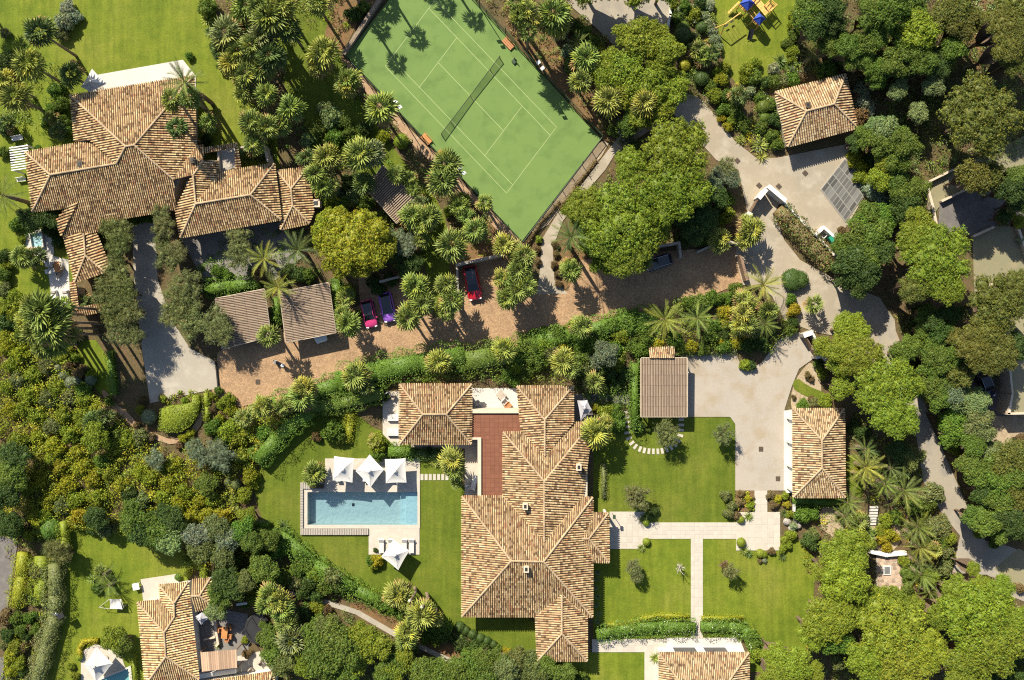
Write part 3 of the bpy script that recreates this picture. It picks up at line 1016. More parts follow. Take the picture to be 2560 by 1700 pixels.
# flat terracotta roof with parapet
FT = [(1178, 1034), (1304, 1034), (1304, 1080), (1259, 1080), (1259, 1240), (1203, 1240), (1203, 1098), (1178, 1098)]
mb = MB()
mb.prism([W(x, y, 2.7).xy for x, y in FT], 0, 2.66)
ft = part('flat_roof', mb, 'wall_cream', villa)
sm = {}
tsz = 0.60
pa = [W(x, y, 2.7) for x, y in FT]
x0, y1 = pa[0].x, pa[0].y
for (ax, ay, bx, by) in ((1178, 1034, 1304, 1080), (1178, 1080, 1259, 1098), (1203, 1098, 1259, 1240)):
    A, B = W(ax, by, 2.7), W(bx, ay, 2.7)
    nx, ny = round((B.x - A.x) / tsz), round((B.y - A.y) / tsz)
    nx, ny = max(1, nx), max(1, ny)
    dx, dy = (B.x - A.x) / nx, (B.y - A.y) / ny
    t = MB()
    t.box((0, 0, 0), (dx - .015, dy - .015, .05))
    me = t.mesh('terracotta_tile', 'clay_slab')
    for i in range(nx):
        for j in range(ny):
            o = link('terracotta_tile', me, ft)
            o.location = (A.x + (i + .5) * dx - villa.location.x, A.y + (j + .5) * dy - villa.location.y, 2.69 + random.uniform(-.006, .006))
for (ax, ay, bx, by) in ((1178, 1023, 1304, 1033), (1194, 1094, 1203, 1240), (1178, 1094, 1194, 1099)):
    A, B = W(ax, by, 3.0), W(bx, ay, 3.0)
    mb = MB()
    mb.prism([(A.x, A.y), (B.x, A.y), (B.x, B.y), (A.x, B.y)], 0, 3.0)
    part('parapet', mb, 'coping', villa)
# windows and doors of the villa that face the middle of the picture
def win_row(root, p0, p1, top, n, out, z0=0.1, z1=2.2, wd=1.2, kind='window', off=.8, mat='car_glass'):
    a, b = W(*p0, top), W(*p1, top)
    o = Vector((*out, 0))
    for i in range(n):
        c = a.lerp(b, (i + .5) / n) - o * off
        d = (b - a).normalized() * wd / 2
        opening(root, kind, (c - d).xy, (c + d).xy, z0, z1, out, mat)
win_row(villa, (1155, 1541), (1155, 1260), 3.0, 5, (-1, 0))
win_row(villa, (1175, 1541), (1330, 1541), 3.0, 3, (0, -1))
win_row(villa, (1481, 1300), (1481, 1530), 3.0, 3, (1, 0))
win_row(villa, (999, 1100), (999, 970), 3.0, 2, (-1, 0), off=.7)

# ---- villa at the upper left
A0 = 0.6
V = dict(nw=(176, 238, 3.1), ne=(485, 189, 3.1), r1=(314, 366, 5.3), r2=(336, 363, 5.3), nsw=(187, 354, 3.1), wv=(230, 352, 3.1), wr2=(293, 409, 4.6), wr1=(126, 437, 4.6),
         wnw=(64, 380, 3.2), wsw=(81, 529, 3.2), k1=(163, 520, 3.2), k2=(196, 504, 3.5), k3=(154, 590, 2.4), k4=(244, 577, 2.4), k5=(250, 555, 2.7), k6=(439, 523, 2.8),
         er1=(434, 449, 3.9), er2=(484, 437, 3.9), ese=(490.6, 366, 3.1), er3=(489.5, 510, 3.9), esw=(451, 594, 2.7), k7=(140, 552, 2.6),
         h1=(509, 402, 3.5), h2=(509, 363, 3.1), t1=(546, 400, 3.0), t2=(546, 434, 3.0), v1=(538, 449, 3.2),
         e2n=(600, 422, 2.9), e2ne=(686, 409, 2.9), e2r=(626.5, 487, 4.0), e2se=(703, 549, 2.9),
         sa1=(161, 593, 1.9), sa2=(187, 706, 1.9), sa3=(214, 639, 2.5), sa4=(209, 583, 2.5), sa5=(238.5, 577, 1.9), sa6=(279, 673, 1.9), sa7=(264, 680, 1.9),
         st1=(184, 789, 1.9), st2=(198, 768, 2.25), st3=(190, 708, 2.25), st0=(176, 705, 1.9), ss1=(190, 790, 1.9), ss2=(250, 780, 1.9), ss3=(253, 757, 2.25), ss4=(199, 768, 2.25),
         q1=(505, 372, 2.9), q2=(592, 358, 2.9), q3=(587, 368, 3.0), q4=(507, 385, 3.0), q5=(602, 418, 2.9), q6=(588, 424, 3.0),
         d1=(693, 427, 2.3), d2=(771, 417, 2.3), d3=(728, 472, 3.0), d4=(702, 574, 2.3), d5=(732, 514, 3.0), d6=(784, 530, 2.3), d7=(774, 559, 2.3))
V = {k: (v[0], v[1], v[2] + A0) for k, v in V.items()}
faces = [['nw', 'ne', 'r2', 'r1'], ['ne', 'ese', 'er1', 'r2'], ['nw', 'nsw', 'wv', 'wr2', 'r1'],
         ['wnw', 'wv', 'wr2', 'wr1'], ['wnw', 'wsw', 'wr1'],
         ['wsw', 'k1', 'k2', 'k3', 'k4', 'k5', 'k6', 'er1', 'r2', 'r1', 'wr2', 'wr1'],
         ['k7', 'k3', 'k2', 'k1'],
         ['k6', 'esw', 'er3', 'er2', 'er1'][:4], ['ese', 'h2', 'h1', 'er2', 'er1'],
         ['t2', 't1', 'h1', 'er2', 'er3', 'v1'],
         ['e2n', 'e2ne', 'e2r', 'er3', 'v1', 't2'], ['e2ne', 'e2se', 'e2r'], ['esw', 'e2se', 'e2r', 'er3'],
         ['sa1', 'sa2', 'sa3', 'sa4'], ['sa2', 'sa7', 'sa3'], ['sa5', 'sa6', 'sa7', 'sa3', 'sa4'],
         ['st0', 'st1', 'st2', 'st3'], ['ss1', 'ss2', 'ss3', 'ss4'],
         ['q1', 'q2', 'q3', 'q4'], ['q2', 'q5', 'q6', 'q3'],
         ['d1', 'd2', 'd3'], ['d1', 'd4', 'd5', 'd3'], ['d2', 'd6', 'd7', 'd5', 'd3'], ['d4', 'd7', 'd5']]
walls = [([(176, 238), (485, 189), (490, 366), (439, 523), (250, 555), (163, 520), (187, 354)], 3.5, .9), ([(64, 380), (230, 355), (250, 505), (81, 529)], 3.7, .6),
         ([(451, 440), (686, 409), (703, 549), (451, 594)], 3.3, .7), ([(693, 427), (771, 417), (784, 545), (702, 574)], 2.8, .6),
         ([(161, 593), (238, 577), (264, 680), (187, 706)], 2.4, .5), ([(182, 718), (190, 716), (197, 782), (189, 785)], 2.4, .05), ([(192, 775), (250, 765), (250, 776), (194, 786)], 2.4, .05)]
villa2, _, _ = house('tiled_villa', 'big upper left villa of angled tile roofs beside the wide lawn and white driveway', 'villa', V, faces, walls, tint=tile_tone((.98, .93, .83), .10, .06))
chimney(villa2, 199, 411, 4.4, .6, .9, 'manhole', .7)
chimney(villa2, 482, 400, 4.0, .6, .6, 'manhole', .6)
chimney(villa2, 790, 508, 2.0, .9, .9, 'wall_cream', .8)
mb = MB()
q = [W(x, y, 2.6) for x, y in ((548, 372), (586, 366), (590, 418), (550, 432))]
mb.prism([p.xy for p in q], 0, 2.6)
part('sunken_terrace', mb, 'grey_wall', villa2)
for x0, y0, x1, y1 in ((660, 365, 670, 405), (600, 368, 660, 362), (545, 372, 548, 430)):
    mb = MB()
    A, B = W(x0, y0, 3.0), W(x1, y1, 3.0)
    d = (B - A).normalized()
    nn = Vector((-d.y, d.x, 0)) * .12
    mb.prism([(A - nn).xy, (A + nn).xy, (B + nn).xy, (B - nn).xy], 0, 3.1)
    part('parapet', mb, 'wall_cream', villa2)
win_row(villa2, (451, 594), (703, 549), 3.3, 4, (.17, -.98), off=.75)

# ---- gatehouse at the upper right
V = dict(a=(1937, 230.5, 2.8), b=(2113.8, 185.7, 2.8), c=(2143.6, 320, 2.8), d=(1968.8, 367, 2.8), r1=(2015, 278, 4.2), r2=(2085, 260, 4.2))
gate_house, _, _ = house('gatehouse', 'square hipped tile gatehouse above the concrete yard at the upper right', 'building', V,
                         [['a', 'b', 'r2', 'r1'], ['b', 'c', 'r2'], ['d', 'c', 'r2', 'r1'], ['a', 'd', 'r1']], [([(1937, 230), (2114, 186), (2144, 320), (1969, 367)], 2.8, .5)], tint=tile_tone((.98, .97, .96), .04, .08))
chimney(gate_house, 2020, 262, 3.8, .5, .6, 'manhole', .5, 'vent')
win_row(gate_house, (1985, 363), (2130, 324), 2.8, 3, (-.26, -.96), off=.6, wd=1.8, kind='garage_door', mat='gate_wood')

# ---- garage right of the yard
V = dict(a=(1982, 1022, 2.9), b=(2110, 1022, 2.9), c=(2112.5, 1243, 2.9), d=(1982.5, 1243, 2.9), r1=(2054.7, 1100.7, 4.2), r2=(2054.7, 1170, 4.2))
garage, _, _ = house('garage', 'hipped tile garage with white front facing the beige car yard', 'garage', V,
                     [['a', 'b', 'r1'], ['b', 'c', 'r2', 'r1'], ['d', 'c', 'r2'], ['a', 'd', 'r2', 'r1']], [([(1982, 1022), (2110, 1022), (2112, 1243), (1982, 1243)], 2.9, .35)], 'wall_white')
for py in (1048, 1108, 1168, 1226):
    p = W(1980, py, 2.6)
    mb = MB()
    mb.box((p.x + .15, p.y, 1.25), (.25, .3, 2.5))
    part('pier', mb, 'wall_white', garage)
win_row(garage, (1983, 1224), (1983, 1048), 2.9, 3, (-1, 0), off=.38, wd=2.3, kind='garage_door', mat='white_paint')

# ---- pool house cut by the bottom edge
V = dict(a=(1647, 1631, 2.8), b=(1872, 1631, 2.8), c=(1872, 1815, 2.8), d=(1647, 1815, 2.8), r1=(1712, 1722, 4.2), r2=(1808, 1722, 4.2))
ph, _, _ = house('pool_house', 'tile roofed building cut by the bottom edge behind a white terrace', 'building', V,
                 [['a', 'b', 'r2', 'r1'], ['b', 'c', 'r2'], ['d', 'c', 'r2', 'r1'], ['a', 'd', 'r1']], [([(1647, 1631), (1872, 1631), (1872, 1815), (1647, 1815)], 2.8, .3)], 'wall_white')
win_row(ph, (1680, 1631), (1835, 1631), 2.8, 2, (0, 1), off=.32, wd=3.2, kind='window')

# ---- neighbour's house at the lower left
V = dict(a=(398, 1462, 2.8), b=(470, 1455, 2.8), n1=(435, 1508, 3.6), c=(400, 1499, 2.8), m=(436, 1541, 3.6), d=(344, 1505, 2.8), m2=(411, 1581, 4.0), e=(364, 1712, 2.8), f=(415, 1641, 4.0),
         g_=(497.5, 1698, 2.8), e2=(378, 1712, 2.8),
         s1=(480, 1449, 2.6), s2=(526, 1445, 2.6), s3=(499, 1489, 3.2), s4=(478, 1490, 3.2), s5=(537, 1519, 2.6), s6=(488, 1527, 2.6),
         b1=(512, 1703, 2.5), b2=(682, 1678.5, 2.5), b3=(664, 1730, 3.3), b4=(515, 1752, 3.3), b5=(692, 1745, 2.5))
nb, _, _ = house('neighbour_house', 'long lower left house with bright straw coloured tile roof stepping down the plot', 'house', V,
                 [['a', 'b', 'n1'], ['a', 'c', 'm', 'n1'], ['d', 'c', 'm', 'm2'], ['d', 'e', 'f', 'm2'], ['b', 'g_', 'f', 'm2', 'm', 'n1'], ['e', 'g_', 'f'],
                  ['s1', 's2', 's3', 's4'], ['s2', 's5', 's3'], ['s6', 's5', 's3', 's4'], ['b1', 'b2', 'b3', 'b4'], ['b2', 'b5', 'b3']],
                 [([(398, 1462), (470, 1455), (497, 1698), (380, 1712), (400, 1499)], 2.8, .5), ([(344, 1505), (480, 1490), (497, 1698), (364, 1712)], 2.8, .5), ([(480, 1449), (526, 1445), (537, 1519), (488, 1527)], 2.6, .4),
                  ([(512, 1705), (685, 1681), (692, 1745), (515, 1752)], 2.5, .3)], 'wall_white', tint=tile_tone((1.12, 1.10, .98), .02, .09))

# ---- flat roofed neighbour cut by the right edge
mb = MB()
fr = thing('flat_roof_house', 'flat roofed building with cream parapet cut by the right edge', 'building', W(2560, 970))
mb.prism([W(x, y, 2.6).xy for x, y in ((2528, 905), (2640, 890), (2640, 1030), (2524, 1034), (2530, 985))], 0, 2.6)
part('roof_deck', mb, 'clay_court', fr)
for pl in (((2520, 900), (2530, 985), (2534, 985), (2526, 898)), ((2529, 986), (2519, 1036), (2526, 1036), (2534, 986)), ((2519, 1032), (2519, 1037), (2640, 1034), (2640, 1029))):
    mb = MB()
    mb.prism([W(x, y, 3.0).xy for x, y in pl], 0, 3.0)
    part('parapet', mb, 'wall_cream', fr)

# ---- flat corrugated carports
def roll_tint(r):
    k = .9 + .2 * r.random()
    return (0.27 * k, 0.213 * k, 0.16 * k)
def carport(label, corners, h, along, cat='carport', posts=True, slope=.12, pitch=.2, group=None, name='carport'):
    P = [W(x, y, h) for x, y in corners]     # along: first edge is the low edge
    t = thing(name, label, cat, sum((Vector((p.x, p.y, 0)) for p in P), Vector()) / 4, group=group)
    Q = [P[0], P[1], P[2] + Vector((0, 0, slope)), P[3] + Vector((0, 0, slope))]
    n = (Q[1] - Q[0]).cross(Q[3] - Q[0]).normalized()
    if n.z < 0:
        n = -n
    bed = MB()
    lo = [p - Vector((0, 0, .14)) for p in Q]
    ccw = (Q[1] - Q[0]).cross(Q[2] - Q[0]).z > 0
    fs = [(0, 1, 2, 3), (7, 6, 5, 4), (4, 5, 1, 0), (5, 6, 2, 1), (6, 7, 3, 2), (7, 4, 0, 3)]
    bed.add(Q + lo, fs if ccw else [f[::-1] for f in fs])
    rf = part('roof', bed, 'roof_bed', t)
    mb = MB()
    roof_tiles(mb, Q, n, pitch, pitch, 1.4, .05, .62, .04, roll_tint)
    part('roof_sheets', mb, 'roof_roll', rf, kind='stuff')
    mb = MB()
    for i in range(4):
        a, b = Q[i], Q[(i + 1) % 4]
        d = (b - a).normalized()
        o = Vector((d.y, -d.x, 0)) * (.05 if ccw else -.05)
        mb.tube([a + o, b + o], .05, 4)
    part('edge_trim', mb, 'coping', t)
    if posts:
        c = sum(P, Vector()) / 4
        for p in P:
            q = c + (p - c) * .92
            mb = MB()
            mb.box((q.x, q.y, h / 2 - .08), (.16, .16, h - .16))
            part('post', mb, 'wall_cream', t)
    return t
carport('grey corrugated carport, left one of the pair above the cobbled drive', [(661, 723), (677, 841), (556, 872), (539.5, 747)], 2.3, 0, pitch=.195, group='corrugated carports')
carport('grey corrugated carport, right one of the pair above the cobbled drive', [(821.6, 707), (839.5, 832), (716, 856), (700, 731)], 2.3, 0, pitch=.195, group='corrugated carports')
carport('grey corrugated carport standing between the beige car yard and the garden lawn', [(1603, 1042), (1718, 1042), (1718, 895.5), (1602.6, 895.5)], 2.3, 0, pitch=.21, group='corrugated carports')
carport('dark wooden garden shed with slanted grey roof among palms below the tennis court', [(916, 472), (992, 558), (1041, 499), (959, 417)], 2.3, 0, 'shed', True, .7, .2, name='garden_shed')
V = dict(a=(1624, 870, 2.1), b=(1687, 868, 2.1), c=(1686, 895, 2.7), d=(1624, 895, 2.7))
house('store_shed', 'tiny straw coloured tile roof just above the carport by the beige yard', 'shed', V, [['a', 'b', 'c', 'd']], [([(1626, 872), (1685, 871), (1684, 893), (1626, 893)], 2.1, .2)])

# ---- slatted roof over the neighbour's patio
t = thing('patio_roof', 'brown board roof over the neighbour patio beside the straw coloured house', 'pergola', W(545, 1652))
A, B, C_, D = (W(x, y, 2.5) for x, y in ((501, 1631), (591, 1624), (593, 1669), (505, 1679)))
n = 18
bm_ = MB()
L = (D - A).length
for i in range(n):
    p, q = A.lerp(B, (i + .5) / n), D.lerp(C_, (i + .5) / n)
    m = (p + q) / 2
    d = q - p
    mb = MB()
    mb.box((m.x, m.y, 2.5 + random.uniform(-.02, .02)), (d.length, (B - A).length / n - .025, .05), math.atan2(d.y, d.x))
    part('plank', mb, 'wood_slat', t)
for p in (A, B, C_, D):
    mb = MB()
    mb.box((p.x, p.y, 1.22), (.14, .14, 2.44))
    part('post', mb, 'gate_wood', t)

# ---- slatted pergola left of the upper left villa
t = thing('pergola', 'white slatted pergola at the left end of the upper left villa', 'pergola', W(52, 396))
for i in range(10):
    p, q = W(27 + i * .6, 370 + i * 6.2, 2.4), W(68 + i * .4, 364 + i * 6.2, 2.4)
    m = (p + q) / 2
    mb = MB()
    mb.box((m.x, m.y, 2.45), ((q - p).length + .3, .14, .14), math.atan2(q.y - p.y, q.x - p.x))
    part('slat', mb, 'white_paint', t)
for x, y in ((30, 368), (66, 363), (36, 426), (70, 420)):
    p = W(x, y, 2.4)
    mb = MB()
    mb.box((p.x, p.y, 1.18), (.2, .2, 2.36))
    part('post', mb, 'white_paint', t)
# ------------------------------------------------------------------ parasols and garden furniture
def parasol(px4, h, label, mat='canvas', group='canvas parasols', rise=.75):
    P = [W(x, y, h) for x, y in px4]
    c = sum(P, Vector()) / 4
    t = thing('parasol', label, 'parasol', (c.x, c.y, 0), group=group)
    top = Vector((c.x, c.y, h + rise))
    n = 6
    for i in range(4):
        a, b = P[i], P[(i + 1) % 4]
        mb = MB()
        rows = []
        for k in range(n + 1):
            f = k / n
            row = []
            for j in range(n + 1):
                g = j / n
                q = top.lerp(a.lerp(b, g), f)
                edge = a.lerp(b, g)
                sag = .10 * math.sin(math.pi * g) * f
                q = q - (edge - top).normalized() * sag * .6 - Vector((0, 0, .16 * math.sin(math.pi * f) + .05 * math.sin(math.pi * g) * f))
                row.append(q)
            rows.append(row)
        vs = [q for r in rows for q in r]
        m = n + 1
        fs = [(k * m + j, k * m + j + 1, (k + 1) * m + j + 1, (k + 1) * m + j) for k in range(n) for j in range(n)]
        lo = [q - Vector((0, 0, .02)) for q in vs]
        o = len(vs)
        if (vs[m] - vs[0]).cross(vs[m + 1] - vs[0]).z < 0 or True:
            up = (vs[m + 1] - vs[m]).cross(vs[0] - vs[m]).z
            if up < 0:
                fs = [f[::-1] for f in fs]
        mb.add(vs + lo, fs + [tuple(x + o for x in f[::-1]) for f in fs])
        part('canopy_panel', mb, mat, t, smooth=True)
        mb = MB()
        mb.tube([top - Vector((0, 0, .08)), top.lerp(a, .5) - Vector((0, 0, .20)), a - Vector((0, 0, .03))], .025, 5)
        part('rib', mb, 'grey_metal', t)
    mb = MB()
    mb.tube([(c.x, c.y, 0), (c.x, c.y, h + rise)], .045, 8)
    part('pole', mb, 'white_paint', t)
    mb = MB()
    mb.lathe([(.38, 0), (.38, .08), (.1, .14)], 16, (c.x, c.y, .13))
    part('base', mb, 'grey_wall', t)
    mb = MB()
    mb.lathe([(.22, -.04), (.20, .06), (.06, .14), (.05, .22)], 10, (c.x, c.y, h + rise - .05))
    part('top_cap', mb, mat, t)
    for k, an in enumerate((.4, 2.2, 4.1)):
        mb = MB()
        mb.box((c.x + .22 * math.cos(an), c.y + .22 * math.sin(an), h + rise - .12), (.16, .07, .05), an)
        part('strap', mb, 'dark_metal', t)
    return t
parasol([(835, 1140), (886, 1145.5), (881, 1206.5), (832, 1201)], 2.25, 'left one of three white square parasols above the swimming pool')
parasol([(924, 1136), (960, 1174), (926, 1219), (889, 1178)], 2.25, 'middle white parasol above the swimming pool, turned like a diamond')
parasol([(962, 1148), (1014, 1145.5), (1016, 1206.5), (964.5, 1208)], 2.25, 'right one of three white square parasols above the swimming pool')
parasol([(984, 1348), (1023.6, 1376.7), (995.7, 1425.5), (953, 1392)], 2.3, 'white parasol over the loungers below the swimming pool, half over the lawn')
parasol([(230, 172), (267, 209), (225, 231), (202, 217)], 2.4, 'white parasol on the white terrace above the upper left villa')
parasol([(241, 1618), (282, 1659), (240, 1705), (210, 1663)], 2.5, 'big cream tent parasol beside the small teal pool at the lower left', rise=1.1)
parasol([(1443, 1001), (1468, 1000), (1480, 1025), (1452, 1052)], 2.3, 'grey shaded parasol at the upper right corner of the central villa', 'grey_canvas')
parasol([(486, 1542), (505, 1530), (522, 1545), (503, 1562)], 2.3, 'small grey shaded parasol on the patio of the straw coloured house', 'grey_canvas')

def lounger(px, py, rz, label, z0=.13, L=1.95, group='sun loungers', mat='cushion'):
    p = W(px, py)
    t = thing('sun_lounger', label, 'sun lounger', (p.x, p.y, z0), rz, group)
    mb = MB(); mb.box((0, 0, .26), (.68, L, .06)); part('frame', mb, 'white_paint', t, world=False)
    mb = MB(); mb.box((0, -L * .14, .34), (.62, L * .68, .10)); part('mattress', mb, mat, t, world=False)
    mb = MB(); mb.box((0, L * .34, .46), (.62, L * .34, .10), mat=Matrix.Rotation(.55, 3, 'X')); part('backrest', mb, mat, t, world=False)
    mb = MB(); mb.box((0, L * .42, .56), (.5, .26, .08), mat=Matrix.Rotation(.55, 3, 'X')); part('pillow', mb, 'white_paint', t, world=False)
    for x in (-.28, .28):
        for y in (-L * .42, L * .36):
            mb = MB(); mb.box((x, y, .115), (.06, .06, .23)); part('leg', mb, 'white_paint', t, world=False)
for px, lab in ((955, 'white sun lounger left of the parasol below the pool'), (978, 'white sun lounger mostly hidden under the parasol below the pool'), (1012, 'white sun lounger just right of the parasol below the pool'), (1030, 'rightmost white sun lounger on the terrace below the pool')):
    lounger(px, 1363, 0, lab)
for px, lab in ((848, 'sun lounger under the left pool parasol'), (868, 'second sun lounger under the left pool parasol, on its right'), (915, 'sun lounger under the middle pool parasol'), (940, 'second sun lounger under the middle pool parasol, on its right'), (980, 'sun lounger under the right pool parasol'), (1003, 'second sun lounger under the right pool parasol, on its right')):
    lounger(px, 1184, math.pi, lab)
for py, lab in ((1043, 'wide white daybed left of the pavilion roof, upper one'), (1080, 'wide white daybed left of the pavilion roof, lower one')):
    p = W(984, py)
    t = thing('daybed', lab, 'daybed', (p.x, p.y, .1), group='white daybeds')
    mb = MB(); mb.box((0, 0, .2), (1.5, .95, .3)); part('base', mb, 'white_paint', t, world=False)
    mb = MB(); mb.box((0, 0, .42), (1.42, .88, .14)); part('mattress', mb, 'cushion', t, world=False)
    mb = MB(); mb.box((.6, 0, .58), (.3, .8, .2)); part('pillow', mb, 'white_paint', t, world=False)
for py, lab in ((661, 'white lounger on the spa terrace left of the brown table, upper one'), (679, 'white lounger on the spa terrace left of the brown table, lower one')):
    lounger(130, py, math.pi / 2 + .1, lab, .06, 1.2)
for (px, py, lab) in ((139, 742, 'white daybed at the bottom left of the spa terrace'), (168, 742, 'white daybed at the bottom right of the spa terrace')):
    p = W(px, py)
    t = thing('daybed', lab, 'daybed', (p.x, p.y, .06), .12, 'white daybeds')
    mb = MB(); mb.box((0, 0, .2), (.75, 1.7, .3)); part('base', mb, 'white_paint', t, world=False)
    mb = MB(); mb.box((0, 0, .42), (.70, 1.62, .14)); part('mattress', mb, 'cushion', t, world=False)
    mb = MB(); mb.box((0, .6, .54), (.6, .3, .14)); part('pillow', mb, 'taupe', t, world=False)

def armchair(px, py, rz, label, mat, z0=.1, sz=.8, cat='armchair', group=None):
    p = W(px, py)
    t = thing('armchair', label, cat, (p.x, p.y, z0), rz, group)
    mb = MB(); mb.box((0, 0, .3), (sz, sz, .22)); part('seat', mb, mat, t, world=False)
    mb = MB(); mb.box((0, sz * .42, .6), (sz, .14, .5)); part('backrest', mb, mat, t, world=False)
    for k in (-1, 1):
        mb = MB(); mb.box((k * sz * .44, -.03, .48), (.1, sz * .85, .16)); part('armrest', mb, mat, t, world=False)
        for y in (-.35, .35):
            mb = MB(); mb.box((k * sz * .4, y * sz, .1), (.06, .06, .2)); part('leg', mb, 'dark_metal', t, world=False)
def table(px, py, lx, ly, rz, label, mat, h=.74, z0=.08, name='table', cat='table'):
    p = W(px, py)
    t = thing(name, label, cat, (p.x, p.y, z0), rz)
    n = max(2, int(lx / .2))
    for i in range(n):
        mb = MB(); mb.box((-lx / 2 + (i + .5) * lx / n, 0, h), (lx / n - .012, ly, .05)); part('table_plank', mb, mat, t, world=False)
    for x in (-1, 1):
        for y in (-1, 1):
            mb = MB(); mb.box((x * lx * .42, y * ly * .4, h / 2 - .02), (.08, .08, h - .05)); part('leg', mb, mat, t, world=False)
table(1253, 988, 1.15, 1.0, -.75, 'square slatted brown table on the white upper terrace', 'taupe', .5)
armchair(1270, 1013, 2.4, 'brown wicker armchair on the white upper terrace', 'brown_wood')
armchair(1262, 1003, .8, 'white armchair between the brown table and wicker chair', 'cushion')
armchair(1193, 1007, .35, 'pale armchair in the shaded left part of the upper terrace', 'cushion', sz=.7)
armchair(969, 988, .5, 'white armchair at the top of the terrace left of the pavilion', 'cushion')
armchair(981, 992, -.3, 'grey armchair in the shade left of the pavilion roof', 'taupe', sz=.75)
table(150, 668, .75, 1.4, .1, 'brown wooden dining table on the spa terrace', 'orange_wood')
for px, py, rz, lab in ((143, 665, 1.6, 'taupe chair left of the brown table on the spa terrace'), (157, 671, -1.6, 'taupe chair right of the brown table on the spa terrace'), (149, 687, 3.1, 'taupe chair below the brown table on the spa terrace')):
    armchair(px, py, rz, lab, 'taupe', .06, .5)
armchair(1170, 1217, .3, 'white armchair in the passage left of the red roof terrace', 'cushion', .08, .7)
p = W(1185, 1205)
t = thing('sofa', 'long white sofa standing in the passage left of the red roof terrace', 'sofa', (p.x, p.y, .08), -.25)
mb = MB(); mb.box((0, 0, .3), (.6, 2.0, .3)); part('seat', mb, 'white_paint', t, world=False)
mb = MB(); mb.box((.32, 0, .5), (.14, 2.0, .5)); part('backrest', mb, 'white_paint', t, world=False)
bench(48, 348, .17, 1.5, 'white bench on the lawn above the white pergola', 'white_paint', .5)
bench(58, 451, .17, 1.2, 'white bench on the lawn below the white pergola', 'white_paint', .45)
# dining set of the straw coloured house
table(566, 1578, .8, 1.5, -.1, 'orange wooden dining table on the patio of the straw coloured house', 'orange_wood', .74, .06)
for px, py, rz, lab in ((556, 1572, 1.6, 'striped wooden chair left of the orange table'), (577, 1566, -1.4, 'wooden chair right of the orange table, upper one'), (578, 1588, -1.6, 'wooden chair right of the orange table, lower one'), (571, 1595, 3.0, 'red brown chair below the orange table')):
    armchair(px, py, rz, lab, 'brown_wood', .06, .55, 'chair')

# ------------------------------------------------------------------ spa and small pool
def small_pool(px4, h, label, tile, wat, cat):
    P = [W(x, y, h) for x, y in px4]
    c = sum(P, Vector()) / len(P)
    t = thing('hot_tub' if cat == 'hot tub' else 'small_pool', label, cat, (c.x, c.y, 0))
    out = [c + (p - c) * 1.18 for p in P]
    mb = MB(); mb.prism([p.xy for p in out], 0, h, holes=[[p.xy for p in P]]); part('rim', mb, 'white_stone', t)
    mb = MB(); mb.prism([(c + (p - c) * .999).xy for p in P], 0.02, .12); part('basin', mb, tile, t)
    mb = MB(); mb.add([(p.x, p.y, h - .08) for p in P], [tuple(range(len(P)))]); part('water', mb, wat, t)
small_pool([(74, 585), (103, 581), (106, 615), (80, 618)], .5, 'pale blue square hot tub at the end of the spa terrace', 'pool_tile_shallow', 'spa_water', 'hot tub')
small_pool([(236, 1706), (296, 1682), (320, 1672), (328, 1745), (230, 1745)], .35, 'small teal pool partly under the big cream tent parasol', 'teal_tile', 'spa_water', 'pool')

# ------------------------------------------------------------------ stepping stones, manholes, steps, boulders
def slab_thing(name, px, py, lx, ly, rz, label, cat, mat, z=.07, group=None):
    p = W(px, py)
    mb = MB()
    mb.box((0, 0, z / 2), (lx, ly, z))
    o = link(name, mb.mesh(name, mat))
    o.location = (p.x, p.y, .02)
    o.rotation_euler.z = rz
    return tag(o, label, cat, group)
names = ['first', 'second', 'third', 'fourth', 'fifth', 'sixth', 'seventh', 'eighth', 'ninth', 'tenth', 'eleventh', 'twelfth', 'thirteenth', 'fourteenth', 'fifteenth', 'sixteenth', 'seventeenth', 'eighteenth', 'nineteenth', 'twentieth', 'twenty-first', 'twenty-second', 'twenty-third']
cur = [(1055, 665), (1057, 710), (1063, 755), (1068, 800), (1062, 855), (1078, 905), (1105, 950), (1138, 982), (1180, 1005), (1220, 1018), (1262, 1025), (1303, 1027), (1345, 1027), (1385, 1022), (1425, 1010), (1465, 990), (1500, 965), (1530, 925), (1552, 880), (1557, 830), (1560, 783), (1560, 735)]
for i, (zx, zy) in enumerate(cur):
    a, b = cur[max(i - 1, 0)], cur[min(i + 1, len(cur) - 1)]
    rz = math.atan2(-(b[1] - a[1]), b[0] - a[0])
    slab_thing('stepping_stone', 1280 + zx / 3.689, 850 + zy / 3.689, .36, .76, rz, f'{names[i]} stepping stone of the curved row on the lawn below the carport, counted from its upper left end', 'stepping stone', 'paving_slab', .06, 'stepping stones curving over the lawn')['label'] = f'{names[i]} stone of the curved stepping row, from its upper left end'
for i in range(7):
    slab_thing('stepping_stone', 1055 + i * 10.4, 1192.5, .40, .82, 0, f'{names[i]} of seven straight stepping stones right of the pool terrace, from the left', 'stepping stone', 'paving_slab', .06, 'stepping stones right of the pool')
